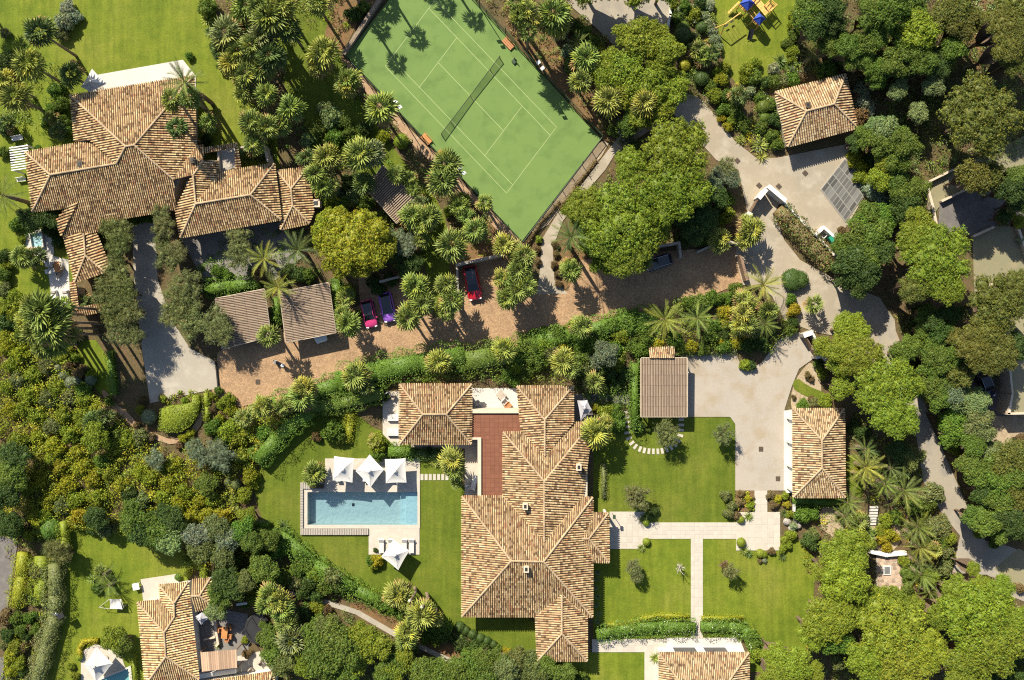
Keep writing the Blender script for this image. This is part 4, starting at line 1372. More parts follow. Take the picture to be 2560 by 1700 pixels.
for px, py, rz, lab in ((645, 954, 0, 'small square drain cover in the cobbled drive below the left carport'), (1946, 466, .78, 'right diamond shaped manhole cover in the concrete yard by the gate portal'), (2012, 433, .78, 'small manhole cover under the gatehouse front in the concrete yard'),
                        (1897, 464, .78, 'left diamond shaped manhole cover in the concrete yard by the gate portal'), (1842.5, 402, .78, 'manhole cover beside the grey bush at the left of the concrete yard'), (1901.6, 1122, 0, 'dark square drain cover in the middle of the beige car yard'), (1944, 1196, 0, 'dark square drain cover in front of the white garage front')):
    t = thing('manhole_cover', lab, 'manhole cover', (*W(px, py).xy, LAYER[0] + .01), rz, 'manhole and drain covers')
    mb = MB(); mb.box((0, 0, .02), (.58, .62, .04)); part('cover_plate', mb, 'manhole', t, world=False)
    for k in (-1, 0, 1):
        mb = MB(); mb.box((k * .16, 0, .045), (.05, .5, .012)); part('bar', mb, 'dark_metal', t, world=False)
st_ = thing('garden_steps', 'white garden steps with dark gaps leading down beside the garage', 'steps', W(2180, 1290))
for i in range(7):
    p = W(2180, 1266 + i * 7.2)
    mb = MB(); mb.box((p.x, p.y, .62 - i * .07), (1.15, .27, .08)); part('step', mb, 'white_stone', st_)
for k in (-1, 1):
    p = W(2180, 1288)
    mb = MB(); mb.box((p.x + k * .5, p.y, .2), (.1, 2.6, .4)); part('stringer', mb, 'dark_metal', st_)
for px, py, r, lab in ((1966, 1303, 10, 'grey rounded boulder right of the white plaza, leftmost of three'), (1990, 1297, 8, 'grey rounded boulder right of the white plaza, middle of three'), (1994, 1313, 9, 'grey rounded boulder right of the white plaza, lowest of three'), (1976, 1320, 7, 'small grey boulder below three larger ones by the white plaza')):
    bm = bmesh.new(); bmesh.ops.create_icosphere(bm, subdivisions=2, radius=r / K)
    rr = random.Random(px)
    for q in bm.verts:
        q.co *= 1 + rr.uniform(-.12, .12)
        q.co.z *= .7
    me = bpy.data.meshes.new('boulder'); bm.to_mesh(me); bm.free(); me.materials.append(MATS['boulder'])
    o = link('boulder', me); p = W(px, py); o.location = (p.x, p.y, r / K * .45)
    tag(o, lab, 'boulder', 'boulders by the plaza')

# ------------------------------------------------------------------ walls and gates
def wall(pts, th, h, mat, label, z0=0, cap=None):
    t = thing('garden_wall', label, 'wall', W(*pts[0]))
    for i in range(len(pts) - 1):
        A, B = W(*pts[i]), W(*pts[i + 1])
        d = (B - A).normalized()
        n = Vector((-d.y, d.x, 0)) * th / 2
        hh = h - .004 * i
        mb = MB(); mb.prism([(A - n - d * th * .4).xy, (A + n - d * th * .4).xy, (B + n + d * th * .4).xy, (B - n + d * th * .4).xy], z0, hh); part('wall_section', mb, mat, t)
        if cap:
            n2 = n * 1.25
            mb = MB(); mb.prism([(A - n2 - d * th * .4).xy, (A + n2 - d * th * .4).xy, (B + n2 + d * th * .4).xy, (B - n2 + d * th * .4).xy], hh + .002, hh + .07); part('coping', mb, cap, t)
    return t
wall([(1912, 474), (1950, 506)], .45, 2.1, 'wall_white', 'white wall of the gate portal right of its corner', cap='wall_white')
wall([(1903, 482), (1888, 500)], .45, 2.1, 'wall_white', 'short white wall of the gate portal left of its corner', cap='wall_white')
wall([(1864, 540), (1858, 552)], .5, 2.1, 'wall_white', 'white end pillar of the gate portal at its lower left', cap='wall_white')
gt = thing('sliding_gate', 'dark sliding gate between the white pillars of the gate portal', 'gate', W(1880, 518))
A, B = W(1887, 502), W(1866, 538)
for i in range(12):
    q = A.lerp(B, (i + .5) / 12)
    mb = MB(); mb.box((q.x, q.y, 1.0), ((B - A).length / 12 - .03, .05, 1.7), math.atan2(B.y - A.y, B.x - A.x)); part('slat', mb, 'gate_wood', gt)
for z in (.25, 1.75):
    mb = MB(); mb.tube([(A.x, A.y, z), (B.x, B.y, z)], .05, 5); part('rail', mb, 'dark_metal', gt)
wall([(1955, 508), (2000, 556), (2050, 606), (2098, 660)], .3, 1.0, 'wall_white', 'low white wall behind the rusty flowering hedge')
wall([(2033, 590), (2052, 571), (2087, 602)], .35, 1.2, 'wall_white', 'white low wall enclosing the green bin')
wall([(2000, 838), (2016, 832)], .5, 2.0, 'grey_wall', 'upper pillar of the brown gate by the beige yard', cap='wall_white')
wall([(2030, 892), (2046, 888), (2064, 908)], .4, 2.0, 'grey_wall', 'lower pillar and wall of the brown gate by the beige yard', cap='wall_white')
wall([(2020, 835), (2038, 868), (2044, 884)], .28, 2.0, 'wall_white', 'pale wall along the right side of the brown gate by the beige yard')
gt = thing('wooden_gate', 'brown boarded gate leading into the beige car yard', 'gate', W(2018, 864))
A, B = W(2004, 842), W(2032, 889)
for i in range(10):
    q = A.lerp(B, (i + .5) / 10)
    mb = MB(); mb.box((q.x, q.y, .95), ((B - A).length / 10 - .02, .07, 1.8), math.atan2(B.y - A.y, B.x - A.x)); part('plank', mb, 'gate_wood', gt)
gt = thing('wooden_gate', 'open brown boarded gate at the right end of the cobbled drive', 'gate', W(1852, 670))
A, B = W(1843, 640), W(1860, 703)
for i in range(14):
    q = A.lerp(B, (i + .5) / 14)
    mb = MB(); mb.box((q.x, q.y, .9), ((B - A).length / 14 - .02, .35, 1.7), math.atan2(B.y - A.y, B.x - A.x)); part('plank', mb, 'gate_wood', gt)
wall([(1740, 632), (1800, 605), (1842, 612)], .3, 1.6, 'grey_wall', 'grey retaining wall along the upper right end of the cobbled drive')
wall([(1146, 770), (1144, 668)], .3, 1.2, 'grey_wall', 'grey retaining wall left of the red car')
wall([(1144, 665), (1258, 640)], .35, 2.0, 'grey_wall', 'grey retaining wall behind the red car')
wall([(955, 706), (1008, 692)], .3, 1.6, 'grey_wall', 'grey retaining wall behind the purple car')
wall([(1625, 622), (1692, 610), (1696, 645)], .3, 1.8, 'grey_wall', 'grey retaining wall behind the dark blue car')
wall([(1674, 40), (1664, 95)], .3, .6, 'wall_white', 'low white wall at the edge of the shaded parking court')
wall([(1680, -20), (1674, 40)], .3, .6, 'wall_white', 'low white wall at the upper edge of the shaded parking court')
wall([(2308, 466), (2322, 520), (2330, 560)], .35, 1.2, 'wall_cream', 'cream wall at the left end of the tan terrace by the shaded court')
wall([(2348, 505), (2430, 466), (2470, 452)], .25, .9, 'wall_cream', 'thin cream wall along the upper edge of the shaded court')
wall([(2305, 462), (2380, 425)], .25, .9, 'wall_cream', 'thin cream wall above the tan terrace by the shaded court')
wall([(2428, 592), (2476, 570)], .3, .8, 'wall_cream', 'short cream wall between the shaded court and the tan court')
wall([(2533, 556), (2562, 645), (2580, 700)], .3, .8, 'coping', 'cream wall along the right side of the tan court')
wall([(2455, 722), (2490, 705)], .2, .5, 'wall_cream', 'short cream wall at the foot of the tan court')
wall([(541, 905), (547, 968)], .15, .4, 'dark_metal', 'thin dark kerb between the white driveway and the cobbled drive')
wall([(1965, 1228), (1982, 1228), (1983, 1275)], .25, .6, 'wall_white', 'low white wall at the lower left corner of the garage')

# green bin
t = thing('garbage_bin', 'green wheeled bin in the white enclosure beside the dark trees', 'bin', W(2077, 600), .6)
mb = MB(); mb.prism([(-.38, -.5), (.38, -.5), (.42, .5), (-.42, .5)], .08, 1.0); part('body', mb, 'green_plastic', t, world=False)
mb = MB(); mb.box((0, .02, 1.05), (.92, 1.1, .1), mat=Matrix.Rotation(.08, 3, 'X')); part('lid', mb, 'green_plastic', t, world=False)
for k in (-1, 1):
    mb = MB(); mb.tube([(k * .34 - .04, .42, .12), (k * .34 + .04, .42, .12)], .12, 10); part('wheel', mb, 'tyre', t, world=False)
t = thing('storage_box', 'open white crate beside the green bin in the white enclosure', 'box', W(2056, 587), .8)
for dx, dy, lx, ly in ((0, .4, .8, .06), (0, -.4, .8, .06), (.4, 0, .06, .74), (-.4, 0, .06, .74)):
    mb = MB(); mb.box((dx, dy, .3), (lx, ly, .6)); part('side_board', mb, 'white_paint', t, world=False)
mb = MB(); mb.box((0, 0, .04), (.74, .74, .06)); part('bottom_board', mb, 'grey_metal', t, world=False)

# glass grid in the yard
q = [W(*p) for p in ((2111, 399), (2171, 468), (2112, 553), (2052, 474))]
gg = thing('glass_grid', 'large grey glazed grid let into the concrete yard under the gatehouse', 'skylight', sum(q, Vector()) / 4)
zb = LAYER[0] + .02
mb = MB(); c = sum(q, Vector()) / 4
mb.prism([(c + (p - c) * 1.05).xy for p in q], 0, zb + .02)
part('kerb', mb, 'pale_concrete', gg)
nu, nv = 4, 9
def gp(u, v):
    return q[3].lerp(q[0], u).lerp(q[2].lerp(q[1], u), v)
pm = {}
for i in range(nu):
    for j in range(nv):
        e = .045
        c4 = [gp((i + e) / nu, (j + e * 1.6) / nv), gp((i + 1 - e) / nu, (j + e * 1.6) / nv), gp((i + 1 - e) / nu, (j + 1 - e * 1.6) / nv), gp((i + e) / nu, (j + 1 - e * 1.6) / nv)]
        mb = MB(); mb.prism([p.xy for p in c4], 0, zb + .045); part('pane', mb, 'pane', gg)
for i in range(nu + 1):
    a, b = gp(i / nu, 0), gp(i / nu, 1)
    mb = MB(); mb.box(((a.x + b.x) / 2, (a.y + b.y) / 2, zb + .03), ((b - a).length, .13, .07), math.atan2(b.y - a.y, b.x - a.x)); part('bar', mb, 'bar_paint', gg)
for j in range(nv + 1):
    a, b = gp(0, j / nv), gp(1, j / nv)
    mb = MB(); mb.box(((a.x + b.x) / 2, (a.y + b.y) / 2, zb + .028), ((b - a).length, .09, .065), math.atan2(b.y - a.y, b.x - a.x)); part('bar', mb, 'bar_paint', gg)

# stone patio with skylight
sp = struct('stone_patio', (lambda m: (m.prism([W(*p).xy for p in ((2190, 1384), (2256, 1384), (2256, 1497), (2190, 1497))], 0, .16), m)[1])(MB()), 'grey_wall')
rr = random.Random(4)
ms = []
for k in range(4):
    mb = MB(); pts = [(.27 * math.cos(a) * rr.uniform(.8, 1.1), .30 * math.sin(a) * rr.uniform(.8, 1.1)) for a in [i * math.pi / 3 + .2 for i in range(6)]]
    mb.prism(pts, -.05, .03); ms.append(mb.mesh('flagstone', 'patio_stone'))
for i in range(7):
    for j in range(11):
        px, py = 2194.5 + i * 9.4 + (j % 2) * 3, 1389.5 + j * 10.2
        if px > 2254:
            continue
        if abs(px - 2215) < 12 and abs(py - 1424) < 14:
            continue
        o = link('flagstone', rr.choice(ms), sp); p = W(px, py); o.location = (p.x, p.y, .165 + rr.uniform(-.01, .01)); o.rotation_euler.z = rr.uniform(0, 6.28)
t = thing('roof_light', 'small white framed roof light in the middle of the stone patio', 'skylight', (*W(2215, 1424).xy, .16))
mb = MB(); mb.box((0, 0, .1), (.98, 1.25, .2)); part('frame', mb, 'white_paint', t, world=False)
mb = MB(); mb.box((0, 0, .21), (.74, 1.0, .04)); part('pane', mb, 'glass_grey', t, world=False)
wall([(2172, 1376), (2210, 1384), (2257, 1380)], .5, .8, 'wall_white', 'white wall along the top of the stone patio')
lounger(2224, 1482, 1.4, 'striped cushioned lounger at the bottom of the stone patio', .18, 1.5, 'sun loungers', 'stripe_fabric')

# ------------------------------------------------------------------ cars
def car(rear, front, label, paint, roof_mat='black_paint', L=4.4, Wd=1.86, Hh=1.42, kind='hatch', z=None, rails=False):
    a, b = W(*rear), W(*front)
    c = (a + b) / 2
    d = b - a
    z = LAYER[0] * .5 + .02 if z is None else z
    t = thing('parked_car', label, 'car', (c.x, c.y, z), math.atan2(d.y, d.x) - math.pi / 2, 'parked cars')
    k = Wd / 2
    st = [(-.5, .78, .58, .86), (-.485, .88, .42, .93), (-.44, .95, .30, .97), (-.30, 1.0, .26, .95), (0, 1.0, .24, .92), (.22, 1.0, .25, .92), (.36, .985, .27, .84), (.44, .94, .30, .74), (.485, .84, .36, .64), (.5, .70, .46, .56)]
    vs, fs = [], []
    for y, w_, zb, zt in st:
        w_ *= k
        yy = y * L
        vs += [(-w_ * .90, yy, zb), (-w_, yy, (zb + zt) * .5), (-w_ * .97, yy, zt - .06), (-w_ * .80, yy, zt), (0, yy, zt + .03), (w_ * .80, yy, zt), (w_ * .97, yy, zt - .06), (w_, yy, (zb + zt) * .5), (w_ * .90, yy, zb)]
    for i in range(len(st) - 1):
        for j in range(8):
            p = i * 9 + j
            fs.append((p, p + 9, p + 10, p + 1))
        fs.append((i * 9 + 8, i * 9 + 17, i * 9 + 9, i * 9))
    fs.append(tuple(range(9)))
    fs.append(tuple(range(len(st) * 9 - 9, len(st) * 9))[::-1])
    mb = MB(); mb.add(vs, [f[::-1] for f in fs]); part('body', mb, paint, t, world=False, smooth=True)
    # cabin
    y0, y1, y2, y3 = (-.47, -.36, .06, .24)
    kb, kt = k * .86, k * .70
    zb, zt = .93, Hh
    g = [(-kb, y0 * L, zb), (kb, y0 * L, zb), (-kt, y1 * L, zt), (kt, y1 * L, zt), (-kt, y2 * L, zt), (kt, y2 * L, zt), (-kb * .96, y3 * L, zb - .02), (kb * .96, y3 * L, zb - .02)]
    cb = MB(); cb.add(g, [(2, 3, 5, 4)]); 
    mb = MB(); mb.add([g[4], g[5], g[7], g[6]], [(0, 1, 2, 3)]); part('windscreen', mb, 'car_glass', t, world=False)
    mb = MB(); mb.add([g[0], g[1], g[3], g[2]], [(0, 1, 2, 3)]); part('rear_window', mb, 'car_glass', t, world=False)
    for s_, ids in ((-1, (0, 2, 4, 6)), (1, (1, 7, 5, 3))):
        mb = MB(); mb.add([g[i] for i in ids], [(0, 1, 2, 3)]); part('side_window', mb, 'car_glass', t, world=False)
    mb = MB(); mb.box((0, (y1 + y2) / 2 * L, zt + .012), (kt * 1.86, (y2 - y1) * L * .98, .03)); part('roof', mb, roof_mat, t, world=False)
    for s_ in (-1, 1):
        mb = MB(); mb.tube([(s_ * kb, y0 * L, zb + .01), (s_ * kt, y1 * L, zt + .01), (s_ * kt, y2 * L, zt + .01), (s_ * kb * .96, y3 * L, zb)], .045, 6); part('roof_pillar', mb, 'grey_metal' if rails else paint, t, world=False)
        mb = MB(); mb.box((s_ * (k + .07), .17 * L, .96), (.2, .13, .13)); part('mirror', mb, paint, t, world=False)
        mb = MB(); mb.box((s_ * k * .66, .478 * L, .66), (k * .36, .14, .10), s_ * -.25); part('headlight', mb, 'headlight', t, world=False)
        mb = MB(); mb.box((s_ * k * .70, -.492 * L, .78), (k * .3, .08, .12), s_ * .2); part('taillight', mb, 'taillight', t, world=False)
        for y in (-.31, .31):
            mb = MB(); mb.tube([(s_ * (k - .20), y * L, .33), (s_ * (k + .005), y * L, .33)], .33, 16); wh = part('wheel', mb, 'tyre', t, world=False)
            mb = MB(); mb.tube([(s_ * (k + .004), y * L, .33), (s_ * (k + .02), y * L, .33)], .21, 12); o = part('rim', mb, 'rim', wh, world=False)
    mb = MB(); mb.box((0, .497 * L, .42), (k * 1.0, .05, .14)); part('grille', mb, 'dark_metal', t, world=False)
    return t
car((918, 752), (932, 818), 'pink hatchback with dark roof in the bay below the big pine', 'pink_paint', L=3.75, Wd=1.75)
car((963, 733), (978, 804), 'purple car with black roof beside the pink hatchback', 'purple_paint', L=3.95, Wd=1.85)
car((1174, 666), (1190, 751), 'red car with dark glass roof parked under the retaining wall', 'red_paint', L=4.6, Wd=1.95)
car((1676, 648), (1614, 666), 'dark blue car half hidden under the pines by the cobbled drive', 'navy_paint', L=3.6, Wd=1.75, rails=True)
car((2447, 935), (2468, 990), 'dark blue car in deep shade left of the flat roofed house', 'navy_paint', L=3.4, Wd=1.7, rails=True)
car((790, 800), (806, 848), 'white car under the right twin carport, only its nose showing', 'white_car_paint', L=3.6, Wd=1.7)

# scooter on the drive
t = thing('scooter', 'small dark scooter standing on the cobbled drive below the carports', 'scooter', W(700, 908), 1.15)
mb = MB(); mb.box((0, 0, .42), (.34, .9, .22)); part('seat', mb, 'black_paint', t, world=False)
mb = MB(); mb.prism([(-.2, .4), (.2, .4), (.17, .62), (-.17, .62)], .25, .95); part('front_shield', mb, 'white_paint', t, world=False)
mb = MB(); mb.box((0, .05, .25), (.3, 1.0, .12)); part('footboard', mb, 'dark_metal', t, world=False)
mb = MB(); mb.tube([(-.38, .5, 1.08), (0, .58, 1.02), (.38, .5, 1.08)], .035, 6); part('handlebar', mb, 'grey_metal', t, world=False)
for y in (-.5, .68):
    mb = MB(); mb.tube([(-.06, y, .24), (.06, y, .24)], .24, 14); part('wheel', mb, 'tyre', t, world=False)
mb = MB(); mb.box((.0, -.62, .75), (.42, .4, .34)); part('top_box', mb, 'white_paint', t, world=False)

# ------------------------------------------------------------------ play set
ps = thing('play_set', 'yellow timber climbing frame with two blue peaked roofs on the play lawn', 'play set', W(1880, 55))
def ptube(a, b, r, mat, name):
    mb = MB(); mb.tube([a, b], r, 8); part(name, mb, mat, ps)
def tower(px, py, s, deck, top, blue, rz):
    c = W(px, py, 0)
    R3 = Matrix.Rotation(rz, 3, 'Z')
    cor = [c + R3 @ Vector((x * s / 2, y * s / 2, 0)) for x, y in ((-1, -1), (1, -1), (1, 1), (-1, 1))]
    for p in cor:
        ptube((p.x, p.y, 0), (p.x, p.y, top), .07, 'yellow_wood', 'post')
    for i in range(6):
        mb = MB(); q = c + R3 @ Vector((0, (i - 2.5) * s / 6, 0)); mb.box((q.x, q.y, deck), (s, s / 6 - .03, .06), rz); part('deck_plank', mb, 'yellow_wood', ps)
    for i in range(4):
        a, b = cor[i], cor[(i + 1) % 4]
        for z in (deck + .35, deck + .75):
            ptube((a.x, a.y, z), (b.x, b.y, z), .05, 'yellow_wood', 'rail')
    if blue:
        apex = Vector((c.x, c.y, top + .8))
        for i in range(4):
            a, b = cor[i] + (cor[i] - c) * .12, cor[(i + 1) % 4] + (cor[(i + 1) % 4] - c) * .12
            a.z = b.z = top
            mb = MB(); mb.add([a, b, apex, a - Vector((0, 0, .03)), b - Vector((0, 0, .03)), apex - Vector((0, 0, .04))], [(0, 1, 2), (5, 4, 3), (0, 3, 4, 1)]); part('roof_panel', mb, 'blue_fabric', ps)
            mb = MB(); mb.tube([a, apex], .05, 6); part('roof_seam', mb, 'blue_fabric', ps)
rz = -.75
tower(1856, 26, 1.25, 1.5, 2.5, True, rz)
tower(1887, 62, 1.05, 1.3, 2.2, True, rz)
tower(1917, 26, 1.1, 1.2, 2.0, False, rz)
tower(1870, 0, 1.3, 1.4, 2.2, False, rz)
a, b = W(1880, 8), W(1910, 44)
for k in range(4):
    o = Vector((.707, .707, 0)) * (k - 1.5) * .22
    mb = MB(); m = (a + b) / 2 + o; mb.box((m.x, m.y, 1.5 + .02 * (k % 2)), ((b - a).length, .2, .07), math.atan2(b.y - a.y, b.x - a.x)); part('bridge_plank', mb, 'yellow_wood', ps)
a, b = W(1864, 40), W(1886, 66)
for k in (-1, 1):
    o = Vector((.7, .7, 0)) * .3 * k
    ptube((a.x + o.x, a.y + o.y, 2.0), (b.x + o.x, b.y + o.y, 1.9), .05, 'yellow_wood', 'rail')
for k in range(7):
    m = a.lerp(b, (k + .5) / 7); o = Vector((.7, .7, 0)) * .3
    ptube((m.x - o.x, m.y - o.y, 1.5), (m.x + o.x, m.y + o.y, 1.5), .035, 'yellow_wood', 'rung')
a, b = W(1852, 32, 2.3), W(1813, 60, 2.3)
ptube(a, b, .08, 'yellow_wood', 'swing_beam')
for p in (b,):
    ptube(p, (p.x - 1.25, p.y + .1, .02), .07, 'yellow_wood', 'swing_leg')
    ptube(p, (p.x - .15, p.y - .9, .02), .07, 'yellow_wood', 'swing_leg')
for f in (.35, .7):
    m = Vector(a).lerp(Vector(b), f)
    for k in (-.2, .2):
        ptube((m.x + k, m.y + k * .7, 2.25), (m.x + k, m.y + k * .7, .55), .018, 'dark_metal', 'swing_rope')
    mb = MB(); mb.box((m.x, m.y, .53), (.46, .2, .05), .6); part('swing_seat', mb, 'dark_metal', ps)
a, b = W(1838, 20), W(1826, 24)
for k in range(4):
    mb = MB(); q = W(1836 - k * 4, 20 + k * 3.5); mb.box((q.x, q.y, 1.35 - k * .3), (.9, .26, .08), .75); part('stair_tread', mb, 'yellow_wood', ps)
mb = MB(); a, b = W(1880, 72, 1.1), W(1873, 100, .2); d = (b - a).normalized(); s_ = d.cross(Vector((0, 0, 1))).normalized() * .28
mb.add([a - s_, a + s_, b + s_, b - s_, a - s_ * 1.2 + Vector((0, 0, .16)), b - s_ * 1.2 + Vector((0, 0, .16)), a + s_ * 1.2 + Vector((0, 0, .16)), b + s_ * 1.2 + Vector((0, 0, .16))], [(0, 1, 2, 3), (0, 3, 5, 4), (1, 6, 7, 2)])
part('slide', mb, 'dark_metal', ps)

# ------------------------------------------------------------------ trampoline, hammock, sculpture, bent trunks, bare tree
t = thing('trampoline', 'round black trampoline in the garden right of the straw coloured house', 'trampoline', W(648, 1567))
for k, (rad, z, mat, nm) in enumerate(((1.42, .80, 'black_mesh', 'jumping_mat'),)):
    mb = MB(); mb.lathe([(rad, z), (rad, z + .02)], 32); o = part(nm, mb, mat, t, world=False); o.scale = (1, 1.18, 1)
mb = MB()
n = 32
vs = [(r * math.cos(2 * math.pi * i / n), r * math.sin(2 * math.pi * i / n), z) for r, z in ((1.42, .80), (1.42, .86), (1.72, .86), (1.72, .80)) for i in range(n)]
mb.add(vs, [(a * n + i, a * n + (i + 1) % n, ((a + 1) % 4) * n + (i + 1) % n, ((a + 1) % 4) * n + i) for a in range(4) for i in range(n)])
o = part('padding', mb, 'dark_metal', t, world=False); o.scale = (1, 1.18, 1)
for i in range(6):
    an = 2 * math.pi * i / 6
    mb = MB(); mb.tube([(1.66 * math.cos(an), 1.66 * 1.18 * math.sin(an), 0), (1.66 * math.cos(an), 1.66 * 1.18 * math.sin(an), 2.3)], .04, 6); part('pole', mb, 'grey_metal', t, world=False)
t = thing('hammock', 'white square hammock slung between posts on the lower left lawn', 'hammock', W(289, 1510))
P = [W(x, y, .9) for x, y in ((274, 1497), (303, 1497), (306, 1523), (275, 1522))]
mb = MB(); n = 6; rows = []
for i in range(n + 1):
    for j in range(n + 1):
        u, v = i / n, j / n
        q = P[0].lerp(P[1], u).lerp(P[3].lerp(P[2], u), v)
        c = sum(P, Vector()) / 4
        pin = .10 * (math.sin(math.pi * u) + math.sin(math.pi * v)) * ((1 - math.sin(math.pi * u)) + (1 - math.sin(math.pi * v)))
        q = q.lerp(c, pin * .6); q.z = .95 - .35 * math.sin(math.pi * u) * math.sin(math.pi * v)
        rows.append(q)
mb.add(rows, [(i * (n + 1) + j, (i + 1) * (n + 1) + j, (i + 1) * (n + 1) + j + 1, i * (n + 1) + j + 1) for i in range(n) for j in range(n)])
part('cloth', mb, 'canvas', t, smooth=True)
for px, py, tgt in ((258, 1512, (0, 3)), (318, 1511, (1, 2))):
    p = W(px, py)
    mb = MB(); mb.tube([(p.x, p.y, 0), (p.x, p.y, 1.2)], .05, 6); part('post', mb, 'grey_metal', t)
    for i in tgt:
        mb = MB(); mb.tube([(p.x, p.y, 1.15), P[i] + Vector((0, 0, .05))], .025, 5); part('rope', mb, 'canvas', t)
t = thing('garden_sculpture', 'white branching garden sculpture beside the tall pale hedge', 'sculpture', W(152, 1537))
base = W(142, 1548)
tips = [((base.x, base.y, .1), (base.x + .6, base.y + .55, 1.0), (base.x + 1.3, base.y + 1.0, 1.9)), ((base.x + .5, base.y + .5, .9), (base.x + .55, base.y + 1.1, 1.6), (base.x + .45, base.y + 1.6, 2.2)), ((base.x + 1.0, base.y + .8, 1.5), (base.x + 1.2, base.y + 1.3, 2.1), (base.x + 1.15, base.y + 1.6, 2.5))]
for k, q in enumerate(tips):
    mb = MB(); mb.tube(list(q), [.16, .13, .06], 8); part('limb', mb, 'white_paint', t)
q = tips[0][2]
mb = MB(); mb.box((q[0] + .3, q[1] + .1, 1.9), (.9, .7, .5), .5); part('head', mb, 'dark_metal', t)
mb = MB(); mb.box((base.x, base.y, .1), (.6, .6, .2)); part('plinth', mb, 'grey_wall', t)
for px, py, lab, bend in ((1037, 1469, 'bare curved palm trunk without crown on the pool lawn, upper left one', .9), (1066, 1484, 'bare curved palm trunk without crown on the pool lawn, lower right one', 1.1)):
    p = W(px, py)
    t = thing('bare_palm', lab, 'dead palm', p, group='bare curved palm trunks')
    pts = []
    for i in range(9):
        f = i / 8
        pts.append((bend * f * (1 - f) * 1.6, bend * .5 * f * (1 - f), 6.0 * f))
    mb = MB(); mb.tube(pts, [.24 - .012 * i for i in range(9)], 8); part('trunk', mb, 'palm_bark', t, world=False)
    mb = MB(); mb.lathe([(.16, 5.9), (.22, 6.0), (.12, 6.15)], 8); part('stump', mb, 'pale_bark', t, world=False)
t = thing('bare_tree', 'leafless small tree on the lawn left of the white path', 'tree', W(1694, 1412))
rr = random.Random(8)
mb = MB(); mb.tube([(0, 0, 0), (.02, 0, .9), (0, .03, 1.4)], [.09, .07, .05], 7); part('trunk', mb, 'pale_bark', t, world=False)
for i in range(13):
    a = 2.4 * i; L = rr.uniform(.5, .95)
    s_ = Vector((0, 0, .7 + .06 * i)); e = s_ + Vector((math.cos(a) * L, math.sin(a) * L, .75)); m = s_.lerp(e, .55) + Vector((rr.uniform(-.1, .1), rr.uniform(-.1, .1), .05))
    mb = MB(); mb.tube([s_, m, e], [.04, .028, .012], 5)
    mb.tube([m, m + Vector((rr.uniform(-.35, .35), rr.uniform(-.35, .35), .4))], [.02, .008], 4)
    mb.tube([m.lerp(e, .4), m.lerp(e, .4) + Vector((rr.uniform(-.35, .35), rr.uniform(-.35, .35), .35))], [.018, .008], 4)
    part('branch', mb, 'pale_bark', t, world=False)
t = thing('lamp_post', 'slim garden lamp post by the porch corner of the central villa', 'lamp', W(1531, 1284))
mb = MB(); mb.tube([(0, 0, 0), (0, 0, 2.2)], .05, 6); part('post', mb, 'dark_metal', t, world=False)
mb = MB(); mb.box((0, 0, 2.25), (.34, .5, .22)); part('lantern', mb, 'green_metal', t, world=False)
pl = thing('planter', 'dark planter box with a small palm at the upper left pool corner', 'planter', W(794, 1214))
mb = MB(); c = W(794, 1214)
mb.box((c.x, c.y, .35), (1.9, .55, .5)); part('box', mb, 'black_paint', pl)
mb = MB(); mb.box((c.x, c.y, .61), (1.75, .42, .03)); part('earth', mb, 'soil', pl)
# deck rail and walls round the neighbour's patio
wall([(540, 1548), (549, 1605), (545, 1610)], .3, .7, 'wall_cream', 'pale low wall through the neighbour patio left of the orange table')
wall([(514, 1596), (540, 1590)], .2, .6, 'wall_cream', 'short pale cross wall on the neighbour patio')
wall([(505, 1684), (592, 1671)], .6, 1.0, 'wall_white', 'white wall below the brown board roof of the neighbour patio')
wall([(600, 1505), (622, 1502)], .3, 1.2, 'wall_white', 'short white wall above the trampoline')
for px, py, lab in ((630, 1672, 'dark folded chair on the pale patio below the trampoline, left one'), (655, 1655, 'dark folded chair on the pale patio below the trampoline, right one')):
    armchair(px, py, .7, lab, 'taupe', .1, .6, 'chair')
table(345, 1463, .9, .9, .2, 'small pale table on the terrace at the top of the straw coloured house', 'white_paint', .6)
# ------------------------------------------------------------------ vegetation
def np_mesh(name, mat, V, F, T):
    """V verts, F triangles, T tint per vertex"""
    me = bpy.data.meshes.new(name)
    V = np.asarray(V, np.float32)
    F = np.asarray(F, np.int32)
    me.vertices.add(len(V))
    me.vertices.foreach_set('co', V.ravel())
    me.loops.add(F.size)
    me.loops.foreach_set('vertex_index', F.ravel())
    me.polygons.add(len(F))
    me.polygons.foreach_set('loop_start', np.arange(0, F.size, 3, dtype=np.int32))
    me.polygons.foreach_set('loop_total', np.full(len(F), 3, np.int32))
    me.update(calc_edges=True)
    at = me.color_attributes.new('tint', 'FLOAT_COLOR', 'POINT')
    at.data.foreach_set('color', np.concatenate([np.asarray(T, np.float32), np.ones((len(V), 1), np.float32)], 1).ravel())
    me.materials.append(MATS[mat])
    return me

def unit(a):
    return a / np.maximum(np.linalg.norm(a, axis=-1, keepdims=True), 1e-6)

def ico(sub=1):
    bm = bmesh.new()
    bmesh.ops.create_icosphere(bm, subdivisions=sub, radius=1.0)
    v = np.array([x.co[:] for x in bm.verts])
    f = np.array([[q.index for q in p.verts] for p in bm.faces])
    bm.free()
    return v, f
ICO2 = ico(2)
ICO3 = ico(3)

